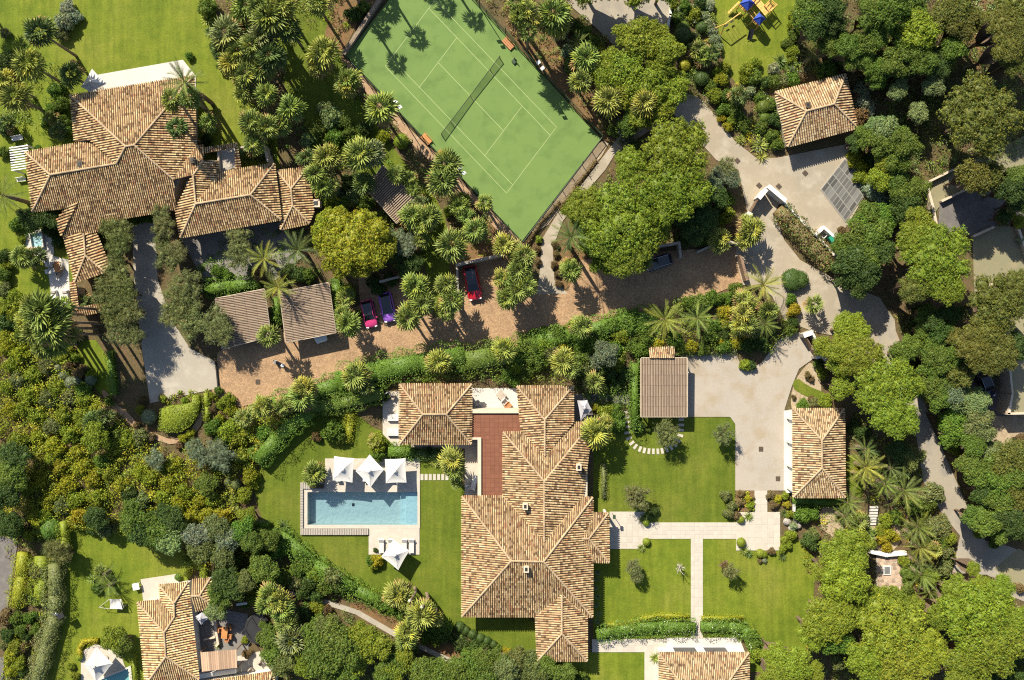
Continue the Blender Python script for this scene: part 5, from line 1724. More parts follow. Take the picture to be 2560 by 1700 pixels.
def leaves(C, Nn, size, r, tint, spread=0.9, asp=0.62):
    """one pointed leaf (two triangles) at each place C, roughly facing Nn"""
    n = len(C)
    a = unit(Nn + r.normal(0, spread, (n, 3)))
    ref = unit(r.normal(0, 1, (n, 3)))
    u = unit(np.cross(a, ref))
    v = np.cross(a, u)
    s = size * r.uniform(.65, 1.35, (n, 1))
    w = s * asp * .5
    P = np.stack([C - u * s * .5, C + v * w, C + u * s * .5, C - v * w], 1).reshape(-1, 3)
    i = np.arange(n)[:, None] * 4
    F = np.concatenate([i + [0, 1, 2], i + [0, 2, 3]], 0)
    T = np.repeat(tint, 4, axis=0)
    return P, F, T

def join(parts):
    V, F, T, o = [], [], [], 0
    for v, f, t in parts:
        V.append(v); F.append(f + o); T.append(t); o += len(v)
    return np.concatenate(V), np.concatenate(F), np.concatenate(T)

def crown_mesh(name, seed, lobes, ntuft, nleaf, tuft, leaf, flat=1.0, core=.74, var=.26, lift=0.0, up=.55, zmin=-.35, gap=1.0, yellow=.10, asp=.62):
    """crown of rounded lobes; tufts of leaves sit all over their outside. lobes: (x, y, z, r)"""
    r = np.random.default_rng(seed)
    L = np.array(lobes, float)
    parts = []
    for x, y, z, R in lobes:          # leafy inner body of each lobe
        v, f = ICO2
        nz = 1 + r.normal(0, .07, (len(v), 1))
        vv = v * nz * R * core * np.array([1, 1, flat]) + [x, y, z]
        parts.append((vv, f, np.tile(.8 + r.normal(0, .05, (len(v), 1)), (1, 3))))
    area = L[:, 3] ** 2
    k = r.choice(len(L), ntuft * 3, p=area / area.sum())
    d = unit(r.normal(0, 1, (ntuft * 3, 3)))
    d[:, 2] = np.where(d[:, 2] < zmin, -d[:, 2], d[:, 2])
    C = L[k, :3] + d * L[k, 3:4] * np.array([1, 1, flat])
    keep = np.ones(len(C), bool)
    for j in range(len(L)):
        q = (C - L[j, :3]) / (L[j, 3] * np.array([1, 1, flat]))
        keep &= ~((np.linalg.norm(q, axis=1) < .93) & (k != j))
    C, d, = C[keep][:ntuft], d[keep][:ntuft]
    n = len(C)
    C = C + d * r.normal(0, .035 * gap, (n, 1))
    dd = unit(r.normal(0, 1, (n, nleaf, 3)) + d[:, None] * up)
    P = C[:, None] + dd * tuft * r.uniform(.35, 1.1, (n, nleaf, 1))
    tt = 1 + r.normal(0, var, (n, 1, 1)) + r.normal(0, .10, (n, nleaf, 1))
    yl = r.normal(0, yellow, (n, 1, 1))
    T = np.clip(tt * np.concatenate([1 + yl * 1.3, 1 + yl * .4, 1 - yl], 2), .35, 1.9)
    parts.append(leaves(P.reshape(-1, 3), dd.reshape(-1, 3), leaf, r, T.reshape(-1, 3), .6, asp))
    return np_mesh(name, 'leaf', *join(parts))

def lobes_for(seed, n, rr, zr, R0, z0=0.0, domed=0.0):
    r = np.random.default_rng(seed)
    out = [(0, 0, z0 + domed, R0 * 1.15)]
    for i in range(n):
        a = 2.4 * i + r.uniform(-.4, .4)
        q = rr * math.sqrt((i + .6) / n) * r.uniform(.85, 1.1)
        out.append((q * math.cos(a), q * math.sin(a), z0 + domed * (1 - (q / rr) ** 2) + r.uniform(-zr, zr), R0 * r.uniform(.75, 1.2)))
    return out

PINE = [crown_mesh('pine_crown', s, lobes_for(s, 26, .76, .05, .225, 0, .16), 1500, 13, .042, .040, flat=.62, var=.22, zmin=-.2, asp=.34, up=.9, core=.80) for s in (1, 2, 3)]
BROAD = [crown_mesh('leafy_crown', s, lobes_for(s, 13, .68, .15, .31, 0, .17), 950, 13, .055, .050, flat=.88, var=.28, asp=.55, core=.74) for s in (11, 12, 13, 14)]
OLIVE = [crown_mesh('olive_crown', s, lobes_for(s, 14, .72, .16, .24, 0, .10), 820, 12, .065, .042, flat=.9, core=.62, var=.28, asp=.36, gap=2.2) for s in (21, 22, 23)]
SHRUB = [crown_mesh('shrub', s, lobes_for(s, 8, .60, .12, .36, .35, .14), 380, 13, .075, .080, flat=.85, var=.27, asp=.5, core=.76) for s in (31, 32, 33, 34)]
BALL = [crown_mesh('clipped_shrub', s, [(0, 0, .78, .98)], 520, 7, .03, .065, flat=.9, core=.96, var=.18, asp=.6, yellow=.06) for s in (41, 42)]

def fan_frond():
    """a fan palm leaf along +X: stalk, then a fan of narrow pointed blades with open gaps, tips drooping"""
    V, F, T = [], [], []
    V += [(0, -.014, 0), (0, .014, 0), (.46, .014, .03), (.46, -.014, .03)]
    F += [(0, 1, 2), (0, 2, 3)]
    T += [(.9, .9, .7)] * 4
    c = np.array([.45, 0, .03])
    nb = 11
    for i in range(nb):
        a = math.radians(-105 + 210 * i / (nb - 1) + random.uniform(-4, 4))
        L = .56 * (1 - .30 * (abs(a) / 1.83) ** 2) * random.uniform(.88, 1.1)
        d = np.array([math.cos(a), math.sin(a), 0])
        s = np.array([-math.sin(a), math.cos(a), 0])
        fold = .05 if i % 2 else -.03
        m = c + d * L * .55 + np.array([0, 0, fold])
        t = c + d * L + np.array([0, 0, -.10 - .10 * random.random()])
        o = len(V)
        V += [c, m + s * .048, t, m - s * .048]
        F += [(o, o + 1, o + 2), (o, o + 2, o + 3)]
        k = random.uniform(.85, 1.15)
        T += [(.62, .66, .55), (1.0 * k, 1.0 * k, .92 * k), (1.35 * k, 1.28 * k, 1.05 * k), (1.0 * k, 1.0 * k, .92 * k)]  # highlight painted into the tips, shade into the blade roots
    return np_mesh('fan_frond', 'frond', np.array(V, float), np.array(F), np.array(T))

def feather_frond(droop, nl=22):
    """a date palm leaf along +X that rises and bends down, with leaflets both sides"""
    V, F, T = [], [], []
    def cv(t):
        return np.array([t * (1 - .12 * droop * t), 0, .30 * t - droop * .62 * t * t])
    o = 0
    for i in range(8):
        a, b = cv(i / 8), cv((i + 1) / 8)
        w = .012 * (1 - i / 9)
        V += [a + [0, -w, 0], a + [0, w, 0], b + [0, w, 0], b + [0, -w, 0]]
        F += [(o, o + 1, o + 2), (o, o + 2, o + 3)]
        T += [(1.2, 1.1, .8)] * 4
        o += 4
    for i in range(nl):
        t = .12 + .88 * i / (nl - 1)
        p = cv(t)
        L = .26 * math.sin(math.pi * (.18 + .74 * t)) + .03
        for sgn in (-1, 1):
            tip = p + np.array([L * .85, sgn * L * .34, .05 - .10 * random.random()])
            wv = np.array([.013, 0, 0])
            V += [p - wv, p + wv, tip]
            F += [(o, o + 1, o + 2)]
            k = random.uniform(.8, 1.25)
            T += [(k, k, k * .9)] * 3
            o += 3
    return np_mesh('feather_frond', 'frond', np.array(V, float), np.array(F), np.array(T))

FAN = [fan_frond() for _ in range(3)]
FEATHER = [feather_frond(d) for d in (.45, .75, 1.05)]

def rosette(seed, n=34, w=.05, arch=.35):
    r = np.random.default_rng(seed)
    V, F, T = [], [], []
    for i in range(n):
        a = 2.399 * i
        el = math.radians(78 - 74 * (i / n))
        L = .75 + .3 * (i / n) + r.uniform(-.08, .08)
        d = np.array([math.cos(a) * math.cos(el), math.sin(a) * math.cos(el), math.sin(el)])
        s = np.array([-math.sin(a), math.cos(a), 0]) * w
        o = len(V)
        m = d * L * .55
        t = d * L - np.array([0, 0, arch * L * math.cos(el) * .6])
        V += [np.array([0, 0, .02]) - s * .6, np.array([0, 0, .02]) + s * .6, m + s, t, m - s]
        F += [(o, o + 1, o + 2), (o, o + 2, o + 4), (o + 4, o + 2, o + 3)]
        k = r.uniform(.8, 1.25)
        T += [(k, k, k * .9)] * 5
    return np_mesh('rosette', 'frond', np.array(V), np.array(F), np.array(T))
ROSE = [rosette(s) for s in (51, 52)]

def trunk_mesh(kind):
    mb = MB()
    if kind == 'palm':
        n = 12
        prof = []
        for i in range(n):
            z = i / (n - 1)
            prof.append((1.15 - .35 * z + .12 * (i % 2), z))
        mb.lathe([(r * 1.0, z) for r, z in prof], 9)
        return mb.mesh('trunk', 'palm_bark')
    mb.tube([(0, 0, 0), (.15, .1, .45), (.05, .0, .8), (.1, .05, 1.0)], [1.25, .95, .8, .5], 9)
    r = random.Random(5)
    for k in range(5):
        a = 2 * math.pi * k / 5 + r.uniform(-.3, .3)
        q = Vector((math.cos(a), math.sin(a), 0))
        mb.tube([(.08, .03, .62 + .05 * k), (*(q * 4).xy, .85), (*(q * 8.5).xy, 1.02)], [.5, .36, .14], 6)
    return mb.mesh('trunk', 'bark')
TRUNK = trunk_mesh('tree')
PALM_TRUNK = trunk_mesh('palm')

COLORS = dict(
    pine=(.185, .240, .022), piney=(.265, .290, .022), pined=(.145, .155, .030), pinel=(.215, .265, .024),
    dark=(.070, .118, .024), mid=(.128, .190, .028), light=(.21, .28, .10), green=(.118, .208, .026), yell=(.290, .310, .022), gold=(.37, .33, .022), yg=(.225, .28, .025),
    olive=(.180, .205, .068), olived=(.145, .170, .046), grey=(.175, .22, .12), red=(.22, .16, .07), pale=(.28, .33, .17), white=(.31, .35, .22),
    fan=(.20, .262, .062), fany=(.285, .31, .07), fand=(.105, .160, .046), fang=(.19, .235, .10), date=(.145, .190, .045), datey=(.235, .255, .055), dated=(.105, .150, .045),
    brown=(.18, .13, .055))
CNAME = dict(pine='green', piney='yellow-green', pined='brownish olive', pinel='bright green', dark='dark green', mid='mid green', light='pale green', green='lush green', yell='yellow', gold='golden',
             olive='olive-grey', olived='dull olive', grey='grey-green', red='reddish', pale='variegated pale', white='white-flecked', yg='yellow-green', fan='green', fany='yellowish', fand='dark green', fang='grey-green',
             date='green', datey='yellowish', dated='dark green', brown='brown')

LM = [("tennis net", 1178, 240), ("court's lower corner", 1306, 603), ("court's corner on the footpath", 1502, 347), ("brown wall of the court", 890, 90), ("orange court benches", 1080, 365),
      ("curved footpath", 1362, 660), ("wooden play set", 1870, 60), ("gatehouse", 2040, 275), ("glass grid in the yard", 2110, 475), ("green bin", 2077, 601), ("white gate portal", 1905, 510),
      ("brown gate by the yard", 2023, 863), ("white fronted garage", 2047, 1130), ("carport by the beige yard", 1660, 970), ("red car", 1182, 708), ("purple car", 972, 768), ("pink car", 925, 785),
      ("dark blue car", 1650, 657), ("left twin carport", 607, 795), ("right twin carport", 770, 780), ("garden shed", 978, 487), ("white driveway", 430, 900), ("upper left villa", 330, 420),
      ("white parasol on the top terrace", 230, 200), ("white pergola", 52, 397), ("hot tub", 88, 598), ("half-round hedge", 445, 1045), ("swimming pool", 860, 1270), ("three pool parasols", 925, 1175),
      ("parasol by the loungers", 988, 1388), ("pavilion roof", 1088, 1035), ("red roof terrace", 1230, 1100), ("central villa's roof", 1340, 1400), ("entrance porch", 1510, 1345), ("white path crossing", 1742, 1330),
      ("bottom pool house", 1760, 1640), ("stone patio", 2215, 1424), ("sloping lane", 2350, 1180), ("tan court", 2500, 640), ("straw coloured house", 420, 1600), ("white hammock", 289, 1508),
      ("round trampoline", 647, 1567), ("white sculpture", 155, 1535), ("big tent parasol", 245, 1660), ("grey road", 15, 1430), ("woodland path", 1010, 1590), ("stepping stones", 1600, 1125),
      ("scooter on the drive", 704, 915), ("bottom right corner", 2560, 1700), ("top right corner", 2560, 0), ("top left corner", 0, 0), ("bottom left corner", 0, 1700), ("middle of the left edge", 0, 1000),
      ("middle of the top edge", 1280, 0), ("flat roofed house", 2540, 960), ("brown hillside path", 330, 1050), ("shaded parking court", 1570, 30), ("left edge hillside", 150, 1150)]
DIRS = ['right of', 'above right of', 'above', 'above left of', 'left of', 'below left of', 'below', 'below right of']
PENDING = []
def place_label(o, px, py, noun, cat, group):
    best = sorted(LM, key=lambda l: math.hypot(l[1] - px, l[2] - py))[0]
    dx, dy = px - best[1], best[2] - py
    s = DIRS[int(round(math.atan2(dy, dx) / (math.pi / 4))) % 8]
    PENDING.append((o, noun, s, best[0], math.hypot(dx, dy), cat, group))

ORD = ['nearest', 'second nearest', 'third nearest', 'fourth nearest', 'fifth nearest', 'sixth nearest', 'seventh nearest', 'eighth nearest', 'ninth nearest', 'tenth nearest', 'eleventh nearest', 'twelfth nearest']
def finish_labels():
    d = {}
    for q in PENDING:
        d.setdefault((q[1], q[2], q[3]), []).append(q)
    for (noun, s, lm), qs in d.items():
        qs.sort(key=lambda q: q[4])
        for i, q in enumerate(qs):
            lab = f'{noun} {s} the {lm}'
            if len(qs) > 1:
                lab += f', {ORD[min(i, 11)]}'
            tag(q[0], lab, q[5], q[6])

PR = random.Random(99)
def jitter(c, a=.10):
    k = 1 + PR.uniform(-a, a)
    return tuple(max(.005, x * k * (1 + PR.uniform(-a * .6, a * .6))) for x in c)

def plant(kind, px, py, r, h=None, col=None, noun=None):
    """one plant whose crown is centred on photograph pixel (px, py); r in pixels, h in metres"""
    R = r / K * (.90 if kind == 'P' else .97 if kind == 'B' else 1)
    az = PR.uniform(0, 2 * math.pi)
    if kind in 'PBO':
        dh, lib, nm, dc, cat, grp = {'P': (9, PINE, 'umbrella_pine', 'pine', 'pine tree', 'umbrella pines'), 'B': (6.5, BROAD, 'broadleaf_tree', 'mid', 'tree', 'broadleaf trees'),
                                     'O': (4, OLIVE, 'olive_tree', 'olive', 'olive tree', 'olive trees')}[kind]
        h = h or dh
        col = col or dc
        p = W(px, py, h * .85)
        o = bpy.data.objects.new(nm, None)
        COL.objects.link(o)
        o.location = (p.x, p.y, 0)
        o.rotation_euler.z = az
        tr = link('trunk', TRUNK, o)
        tw = {'P': .055, 'B': .05, 'O': .05}[kind] * R + .05
        zc = h - {'P': .42, 'B': .62, 'O': .5}[kind] * R
        zc = max(zc, .35 * R + .3)
        tr.scale = (tw, tw, zc * .86)
        cr = link('crown', PR.choice(lib), o, jitter(COLORS[col]))
        cr.location.z = zc
        cr.scale = (R, R, R * PR.uniform(.9, 1.1))
        word = {'P': 'umbrella pine', 'B': 'leafy tree', 'O': 'olive tree'}[kind]
        sz = 'huge' if r > 100 else 'large' if r > 60 else 'medium' if r > 38 else 'small'
        place_label(o, px, py, noun or f'{sz} {CNAME[col]} {word}' if col != 'olive' or kind != 'O' else noun or f'{sz} grey-leaved olive tree', cat, grp)
    elif kind in 'FD':
        col = col or ('fan' if kind == 'F' else 'date')
        h = h or (5.5 if kind == 'F' else 4.5)
        p = W(px, py, h)
        nm = 'fan_palm' if kind == 'F' else 'date_palm'
        o = bpy.data.objects.new(nm, None)
        COL.objects.link(o)
        o.location = (p.x, p.y, 0)
        o.rotation_euler.z = az
        tr = link('trunk', PALM_TRUNK, o)
        tw = .17 if kind == 'F' else .26
        tr.scale = (tw, tw, h)
        c = jitter(COLORS[col])
        n = (22 if r > 27 else 16) if kind == 'F' else (27 if r > 34 else 20)
        L = R * (1.22 if kind == 'F' else 1.10)
        for i in range(n):
            f = (i + .5) / n
            el = math.radians((70 - 92 * f) if kind == 'F' else (62 - 78 * f))
            cc = c
            if kind == 'F' and i >= n - 4 and PR.random() < .6:
                cc = (.30, .21, .09)
            elif PR.random() < .15:
                cc = (c[0] * 1.35, c[1] * 1.2, c[2] * .9)
            lib = FAN if kind == 'F' else FEATHER
            me = PR.choice(lib) if kind == 'F' else lib[min(2, int(f * 3))]
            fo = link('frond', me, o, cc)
            k = L * PR.uniform(.86, 1.08) * (.78 + .22 * f if kind == 'F' else 1)
            fo.scale = (k, k, k)
            fo.location = (0, 0, h - .15 * f)
            fo.rotation_euler = (PR.uniform(-.5, .5), -el, 2.399 * i + PR.uniform(-.25, .25))
        word = 'fan palm' if kind == 'F' else 'feather palm'
        sz = 'large' if r > 40 else 'medium' if r > 29 else 'small'
        place_label(o, px, py, noun or f'{sz} {CNAME[col]} {word}', 'palm tree', 'fan palms' if kind == 'F' else 'feather leaved palms')
    else:
        lib, nm, dc, word, cat, grp = {'S': (SHRUB, 'shrub', 'mid', 'shrub', 'shrub', 'garden shrubs'), 'C': (BALL, 'clipped_shrub', 'yg', 'clipped round shrub', 'shrub', 'clipped shrubs'),
                                       'Y': (ROSE, 'spiky_plant', 'fan', 'spiky rosette plant', 'plant', 'spiky rosette plants')}[kind]
        col = col or dc
        h = h or {'S': R * 1.35, 'C': R * 1.5, 'Y': .4}[kind]
        p = W(px, py, h * .6)
        if kind == 'S':
            if col in ('red', 'white', 'pale', 'gold', 'brown'):
                nm, word, cat, grp = 'coloured_shrub', 'bushy plant', 'plant', 'flowering and coloured plants'  # shrubs with coloured leaves, only some of them in flower
            elif r >= 25:
                nm, word, cat, grp = 'bush', 'bush', 'bush', 'large garden bushes'
        o = link(nm, PR.choice(lib), None, jitter(COLORS[col]))
        o.location = (p.x, p.y, 0 if kind != 'Y' else .1)
        o.rotation_euler.z = az
        sc = {'S': (R, R, h / 1.0), 'C': (R, R, h / 1.65), 'Y': (R * 1.05, R * 1.05, R)}[kind]
        o.scale = sc
        sz = 'large' if r > 33 else 'medium' if r > 21 else 'small'
        place_label(o, px, py, noun or f'{sz} {CNAME[col]} {word}', cat, grp)
    return o

def leaf_area(V, F, T):
    return V, F, T

def hedge(px, width, h, col, label, closed=False, leaf=.16, dens=26, var=.18, z0=0.0, cat='hedge', flower=None):
    """a clipped or loose hedge along a line of pixels (or filling a closed outline)"""
    r = np.random.default_rng(len(label) * 7 + int(px[0][0]))
    parts = []
    s = (HC - h * .9) / HC / K
    P = np.array([((x - 1280) * s, (850 - y) * s) for x, y in px])
    if closed:
        poly = [tuple(p) for p in P]
        lo, hi = P.min(0), P.max(0)
        n = int((hi - lo).prod() * dens * 1.6)
        q = r.uniform(lo, hi, (n, 2))
        q = q[inside(q[:, 0], q[:, 1], poly)]
        z = h + r.normal(0, .05, len(q))
        C = [np.column_stack([q, z])]
        N = [np.tile([0, 0, 1.0], (len(q), 1))]
        m = len(P)
        core = MB()
        c0 = P.mean(0)
        core.prism([tuple(c0 + (p - c0) * .93) for p in P], z0, h - .14)
        for i in range(m):
            a, b = P[i], P[(i + 1) % m]
            L = np.linalg.norm(b - a)
            k = int(L * h * dens)
            t = r.uniform(0, 1, (k, 1))
            nn = np.array([(b - a)[1], -(b - a)[0]]) / max(L, 1e-6)
            C.append(np.column_stack([a + (b - a) * t + r.normal(0, .05, (k, 2)), r.uniform(0, h, k)]))
            N.append(np.tile([nn[0], nn[1], .4], (k, 1)))
        C, N = np.concatenate(C), np.concatenate(N)
        cv = np.array(core.v)
        cf = []
        for f in core.f:
            for i in range(1, len(f) - 1):
                cf.append((f[0], f[i], f[i + 1]))
        parts.append((cv, np.array(cf), np.full((len(cv), 3), .85)))
    else:
        Wd = width / K
        C, N = [], []
        for i in range(len(P) - 1):
            a, b = P[i], P[i + 1]
            L = np.linalg.norm(b - a)
            u = (b - a) / L
            nn = np.array([-u[1], u[0]])
            k = int(L * (Wd + 2 * h) * dens * 1.9)
            t = r.uniform(-.06, 1.06, (k, 1))
            per = r.uniform(0, Wd + 2 * h, k)
            off = np.where(per < h, -Wd / 2, np.where(per > h + Wd, Wd / 2, per - h - Wd / 2))
            z = np.where(per < h, per, np.where(per > h + Wd, 2 * h + Wd - per, h))
            rn = np.clip(1 - np.abs(off) / (Wd / 2), 0, 1)
            z = z - np.where((z >= h - 1e-6), (1 - np.sqrt(np.clip(rn * 3, 0, 1))) * h * .18, 0)
            lump = .22 * np.sin(t[:, 0] * L * 2.3 + i) + .06 * np.sin(t[:, 0] * L * 5.1)
            wob = off * (1 + lump * .6)
            C.append(np.column_stack([a + u * (t * L) + nn * wob[:, None], z * (1 + lump * .5) + z0]) + r.normal(0, .4 * leaf, (k, 3)))
            nx = np.where(per < h, -1.0, np.where(per > h + Wd, 1.0, off / (Wd / 2) * .3))
            nz = np.where((per < h) | (per > h + Wd), .3, 1.0)
            N.append(np.column_stack([nn[None] * nx[:, None], nz]))
            mb = MB()
            c = (a + b) / 2
            mb.box((c[0], c[1], h * .33 + z0 + .004 * i), (L + Wd * .30, Wd * (.58 - .01 * (i % 3)), h * .66), math.atan2(u[1], u[0]))
            cf = [(f[0], f[i1], f[i1 + 1]) for f in mb.f for i1 in range(1, len(f) - 1)]
            parts.append((np.array(mb.v), np.array(cf), np.full((len(mb.v), 3), .85)))
        C, N = np.concatenate(C), np.concatenate(N)
    n = len(C)
    big = np.sin(C[:, 0] * 1.7) * np.sin(C[:, 1] * 1.9 + 1)
    k = 1 + .10 * big + r.normal(0, var, n)
    yl = r.normal(0, .10, n)
    T = np.clip(np.column_stack([k * (1 + yl), k * (1 + .3 * yl), k * (1 - yl)]), .3, 1.9)
    if flower:
        sel = r.random(n) < flower[1]
        T[sel] = np.array(flower[0]) / np.array(COLORS[col]) * r.uniform(.7, 1.1, (sel.sum(), 1))
    parts.append(leaves(C, N, leaf, r, T, .55, .55))
    V, F, T = join(parts)
    c = V.mean(0)
    c[2] = 0
    me = np_mesh('hedge', 'leaf', V - c, F, T)
    o = link('hedge', me, None, COLORS[col])
    o.location = c
    tag(o, label, cat, 'hedges')
    return o

AVOID = []
def undergrowth(name, poly, cols, label, dens=.9, hr=(.5, 1.5), rr=(.45, .95), seed=0, leaf=.20, nl=46):
    """low planting that nobody could count: clumps of leaves of mixed colours over an outlined bed, one object"""
    r = np.random.default_rng(seed + 500)
    P = np.array(poly, float)
    lo, hi = P.min(0), P.max(0)
    n = int((hi - lo).prod() / K / K * dens)
    q = r.uniform(lo, hi, (n, 2))
    ok = inside(q[:, 0], q[:, 1], poly)
    for a in AVOID:
        ok &= ~inside(q[:, 0], q[:, 1], a)
    q = q[ok]
    n = len(q)
    X = np.column_stack([(q[:, 0] - 1280) / K, (850 - q[:, 1]) / K])
    R = r.uniform(*rr, (n, 1))
    H = r.uniform(*hr, (n, 1))
    pal = np.array([COLORS[c] for c in cols])
    ci = pal[r.integers(0, len(pal), n)] * r.uniform(.8, 1.25, (n, 1))
    d = unit(r.normal(0, 1, (n, nl, 3)) + np.array([0, 0, .35]))
    d[..., 2] = np.abs(d[..., 2])
    rad = r.uniform(.72, 1.05, (n, nl, 1))
    C = np.concatenate([np.repeat(X[:, None], nl, 1), np.zeros((n, nl, 1))], 2) + d * rad * np.concatenate([R, R, H], 1)[:, None]
    T = ci[:, None] * (1 + r.normal(0, .2, (n, nl, 1)))
    V, F, T = leaves(C.reshape(-1, 3), d.reshape(-1, 3), leaf, r, np.clip(T.reshape(-1, 3), .01, .6), .5, .55)
    me = np_mesh(name, 'leaf', V, F, T)
    o = link(name, me, None, (1, 1, 1))
    o['kind'] = 'stuff'
    o['label'] = label
    return o
# ------------------------------------------------------------------ the planting, tile by tile of the photograph
# each line: kind, x, y inside the tile (3.689 units per photograph pixel), radius (px) [, height m] [, colour]
def plant_tile(c, r, text):
    for ln in text.strip().split(';'):
        q = ln.split()
        if not q:
            continue
        kind, zx, zy, rad = q[0], float(q[1]), float(q[2]), float(q[3])
        h = col = None
        for e in q[4:]:
            if e.replace('.', '').isdigit():
                h = float(e)
            else:
                col = e
        plant(kind, 640 * c + zx / 3.689, 425 * r + zy / 3.689, rad, h, col)

plant_tile(0, 0, '''F 370 300 40 9 fand; F 270 590 40 8 fany; F 150 900 40 7 fany; F 40 760 34 7 fany; S 620 60 24 white; S 590 190 28 white; S 690 150 20 white; S 560 320 22 olive; F 650 690 32 4 fand;
S 500 830 24 green; S 560 960 24 mid; S 470 1000 20 green; S 620 1230 24 green; S 560 1130 26 mid; S 430 1120 20 green; F 530 1210 24 2.5 fand; F 470 1090 20 2 fan; S 60 560 30 dark; S 20 640 26 dark; S 40 300 16 olive;
D 1700 750 54 10 date; F 1590 920 30 8 fan; F 1640 1180 28 8.5 fand; F 1760 900 28 8.5 fan; S 1740 520 13 green; S 690 590 14 red;
S 1900 60 30 mid; Y 1910 180 20 fany; Y 1925 290 16 fand; F 2090 310 44 6 fang; F 2280 60 40 6 fan; F 2050 480 28 5 fand; F 2200 480 36 6 fan; F 2140 580 34 6 fany; F 2270 690 36 6 fan; F 2330 420 34 7 fan; F 2260 850 30 5 fan; S 2050 600 22 mid; S 1990 430 22 dark; S 2330 180 30 dark; S 2180 180 26 mid;
F 1920 1130 26 3 fan; F 2320 1130 34 6 fan; S 1900 1280 18 dark; S 1960 1360 18 mid; F 2340 1330 30 5 fan; S 2300 1450 22 mid; F 60 1140 26 2 fand; S 30 1400 18 mid; S 40 1200 20 dark; S 350 1370 12 green''')

plant_tile(1, 0, '''F 120 170 46 8 fan; F 30 60 34 8 fan; F 250 60 38 8 fany; F 60 330 38 7 fang; F 300 260 34 7 fand; F 570 40 30 6 fan; F 130 520 40 7 fand; F 620 480 42 6 fany; F 560 600 30 5 fany; F 850 740 34 5 fan; F 840 800 28 5 fany; F 1150 1000 44 7 fan; F 60 640 34 6 fan; F 100 870 32 6 fan; F 320 1000 34 6 fan; F 100 1170 34 6 fan; F 220 1150 28 5 fan;
S 700 1080 34 light; S 640 1000 26 light; S 800 1120 24 mid; S 560 1200 26 mid; S 720 1270 30 green; S 560 1330 24 mid; S 860 1220 24 mid; S 470 1300 26 light; F 650 1450 34 5 fany; F 960 1420 42 6 fan; F 1080 1410 32 6 fang; S 850 1400 26 mid; C 1340 1300 20 yg; F 1760 1520 40 5 fan; S 1010 1180 24 dark; S 930 1280 20 mid; S 1160 1260 22 yell; S 1040 960 18 red; Y 800 250 14 red; Y 830 230 14 yg; Y 770 180 14 red; S 900 130 26 dark; S 980 60 22 mid; S 1290 1250 10 red; F 470 1460 26 4 fand; S 60 1430 26 dark; S 30 1300 28 mid; Y 1320 1560 14 fan''')

plant_tile(2, 0, '''F 60 150 28 8 fan; F 130 90 28 8 fan; F 380 140 46 6 fan; F 420 240 34 5 fany; F 40 40 26 8 fan; F 150 290 26 7.5 fan; F 200 190 24 7.5 fany; S 90 220 16 yg; S 500 220 26 olive; S 600 260 24 mid; S 650 300 26 mid; S 460 310 20 pale; D 610 400 32 3 date; F 680 540 38 5 fan; S 560 600 28 mid; S 800 460 24 yg; S 520 480 22 pale; S 740 380 24 mid; F 640 750 30 5 fan; S 780 600 30 mid; F 890 930 40 5 fany; S 860 800 24 pale; F 1220 950 34 6 fany; F 1200 1010 26 5 fan;
B 1200 350 62 7 pinel; B 1060 330 38 6 pinel; B 1330 300 36 6 pinel; B 1430 450 44 7 pinel; B 1050 620 62 7 pinel; B 1350 620 50 6 pinel; B 1250 800 60 7 pinel; B 1480 830 48 6 pinel; B 1060 850 40 6 pinel; B 1200 1040 46 6 pinel; B 1380 1000 42 6 pinel; B 850 700 40 6 pinel; B 1100 1150 34 5 mid; B 930 560 36 6 pinel;
S 1400 660 18 white; S 1300 690 16 white;
C 1575 320 24 dark; C 1575 250 18 mid; S 1690 330 17 olive; C 1750 250 15 dark; S 1540 170 22 mid; S 1600 60 22 green; S 1500 50 18 yg; C 1545 85 12 grey; S 1690 130 22 yg; S 1770 140 17 pale; S 1810 220 17 pale; S 1850 290 17 pale; S 1880 360 17 pale; S 1905 430 17 pale; S 1740 30 22 dark; S 1820 40 18 white; F 1715 460 27 2 fan; F 1840 500 26 2 fand; F 1760 530 24 2 fan; C 1595 600 15 yell; Y 1655 680 22 fand; C 1750 720 20 dark; C 1560 690 13 yg; S 1840 800 20 mid; S 1930 730 22 yell; S 1960 620 18 yg; S 1900 660 16 yg; C 1960 740 14 dark; S 1870 880 24 yg; S 1960 880 22 mid; F 2090 880 27 3 fand; S 2080 950 22 mid; S 1960 1000 22 green; S 2070 1050 24 mid; S 2140 1130 22 mid; S 1930 1090 14 gold; S 2000 1170 16 gold; S 2040 1100 18 yg; Y 2110 1290 18 fany; Y 2280 1340 30 fany; Y 2300 1440 22 fany; S 2180 640 24 yg; S 2250 700 24 mid; S 2160 720 18 yg; C 2320 980 18 mid; C 2330 1080 14 mid; S 2310 1170 20 mid; S 2290 900 18 mid; S 2250 580 18 yg; S 2340 760 20 dark; S 2210 830 16 pale; Y 2330 1250 15 fany;
P 1500 1400 108 10; P 1100 1540 60 8; O 1985 1530 30 4 olive; S 1040 1270 28 grey; S 950 1200 22 mid; S 1120 1380 22 mid''')

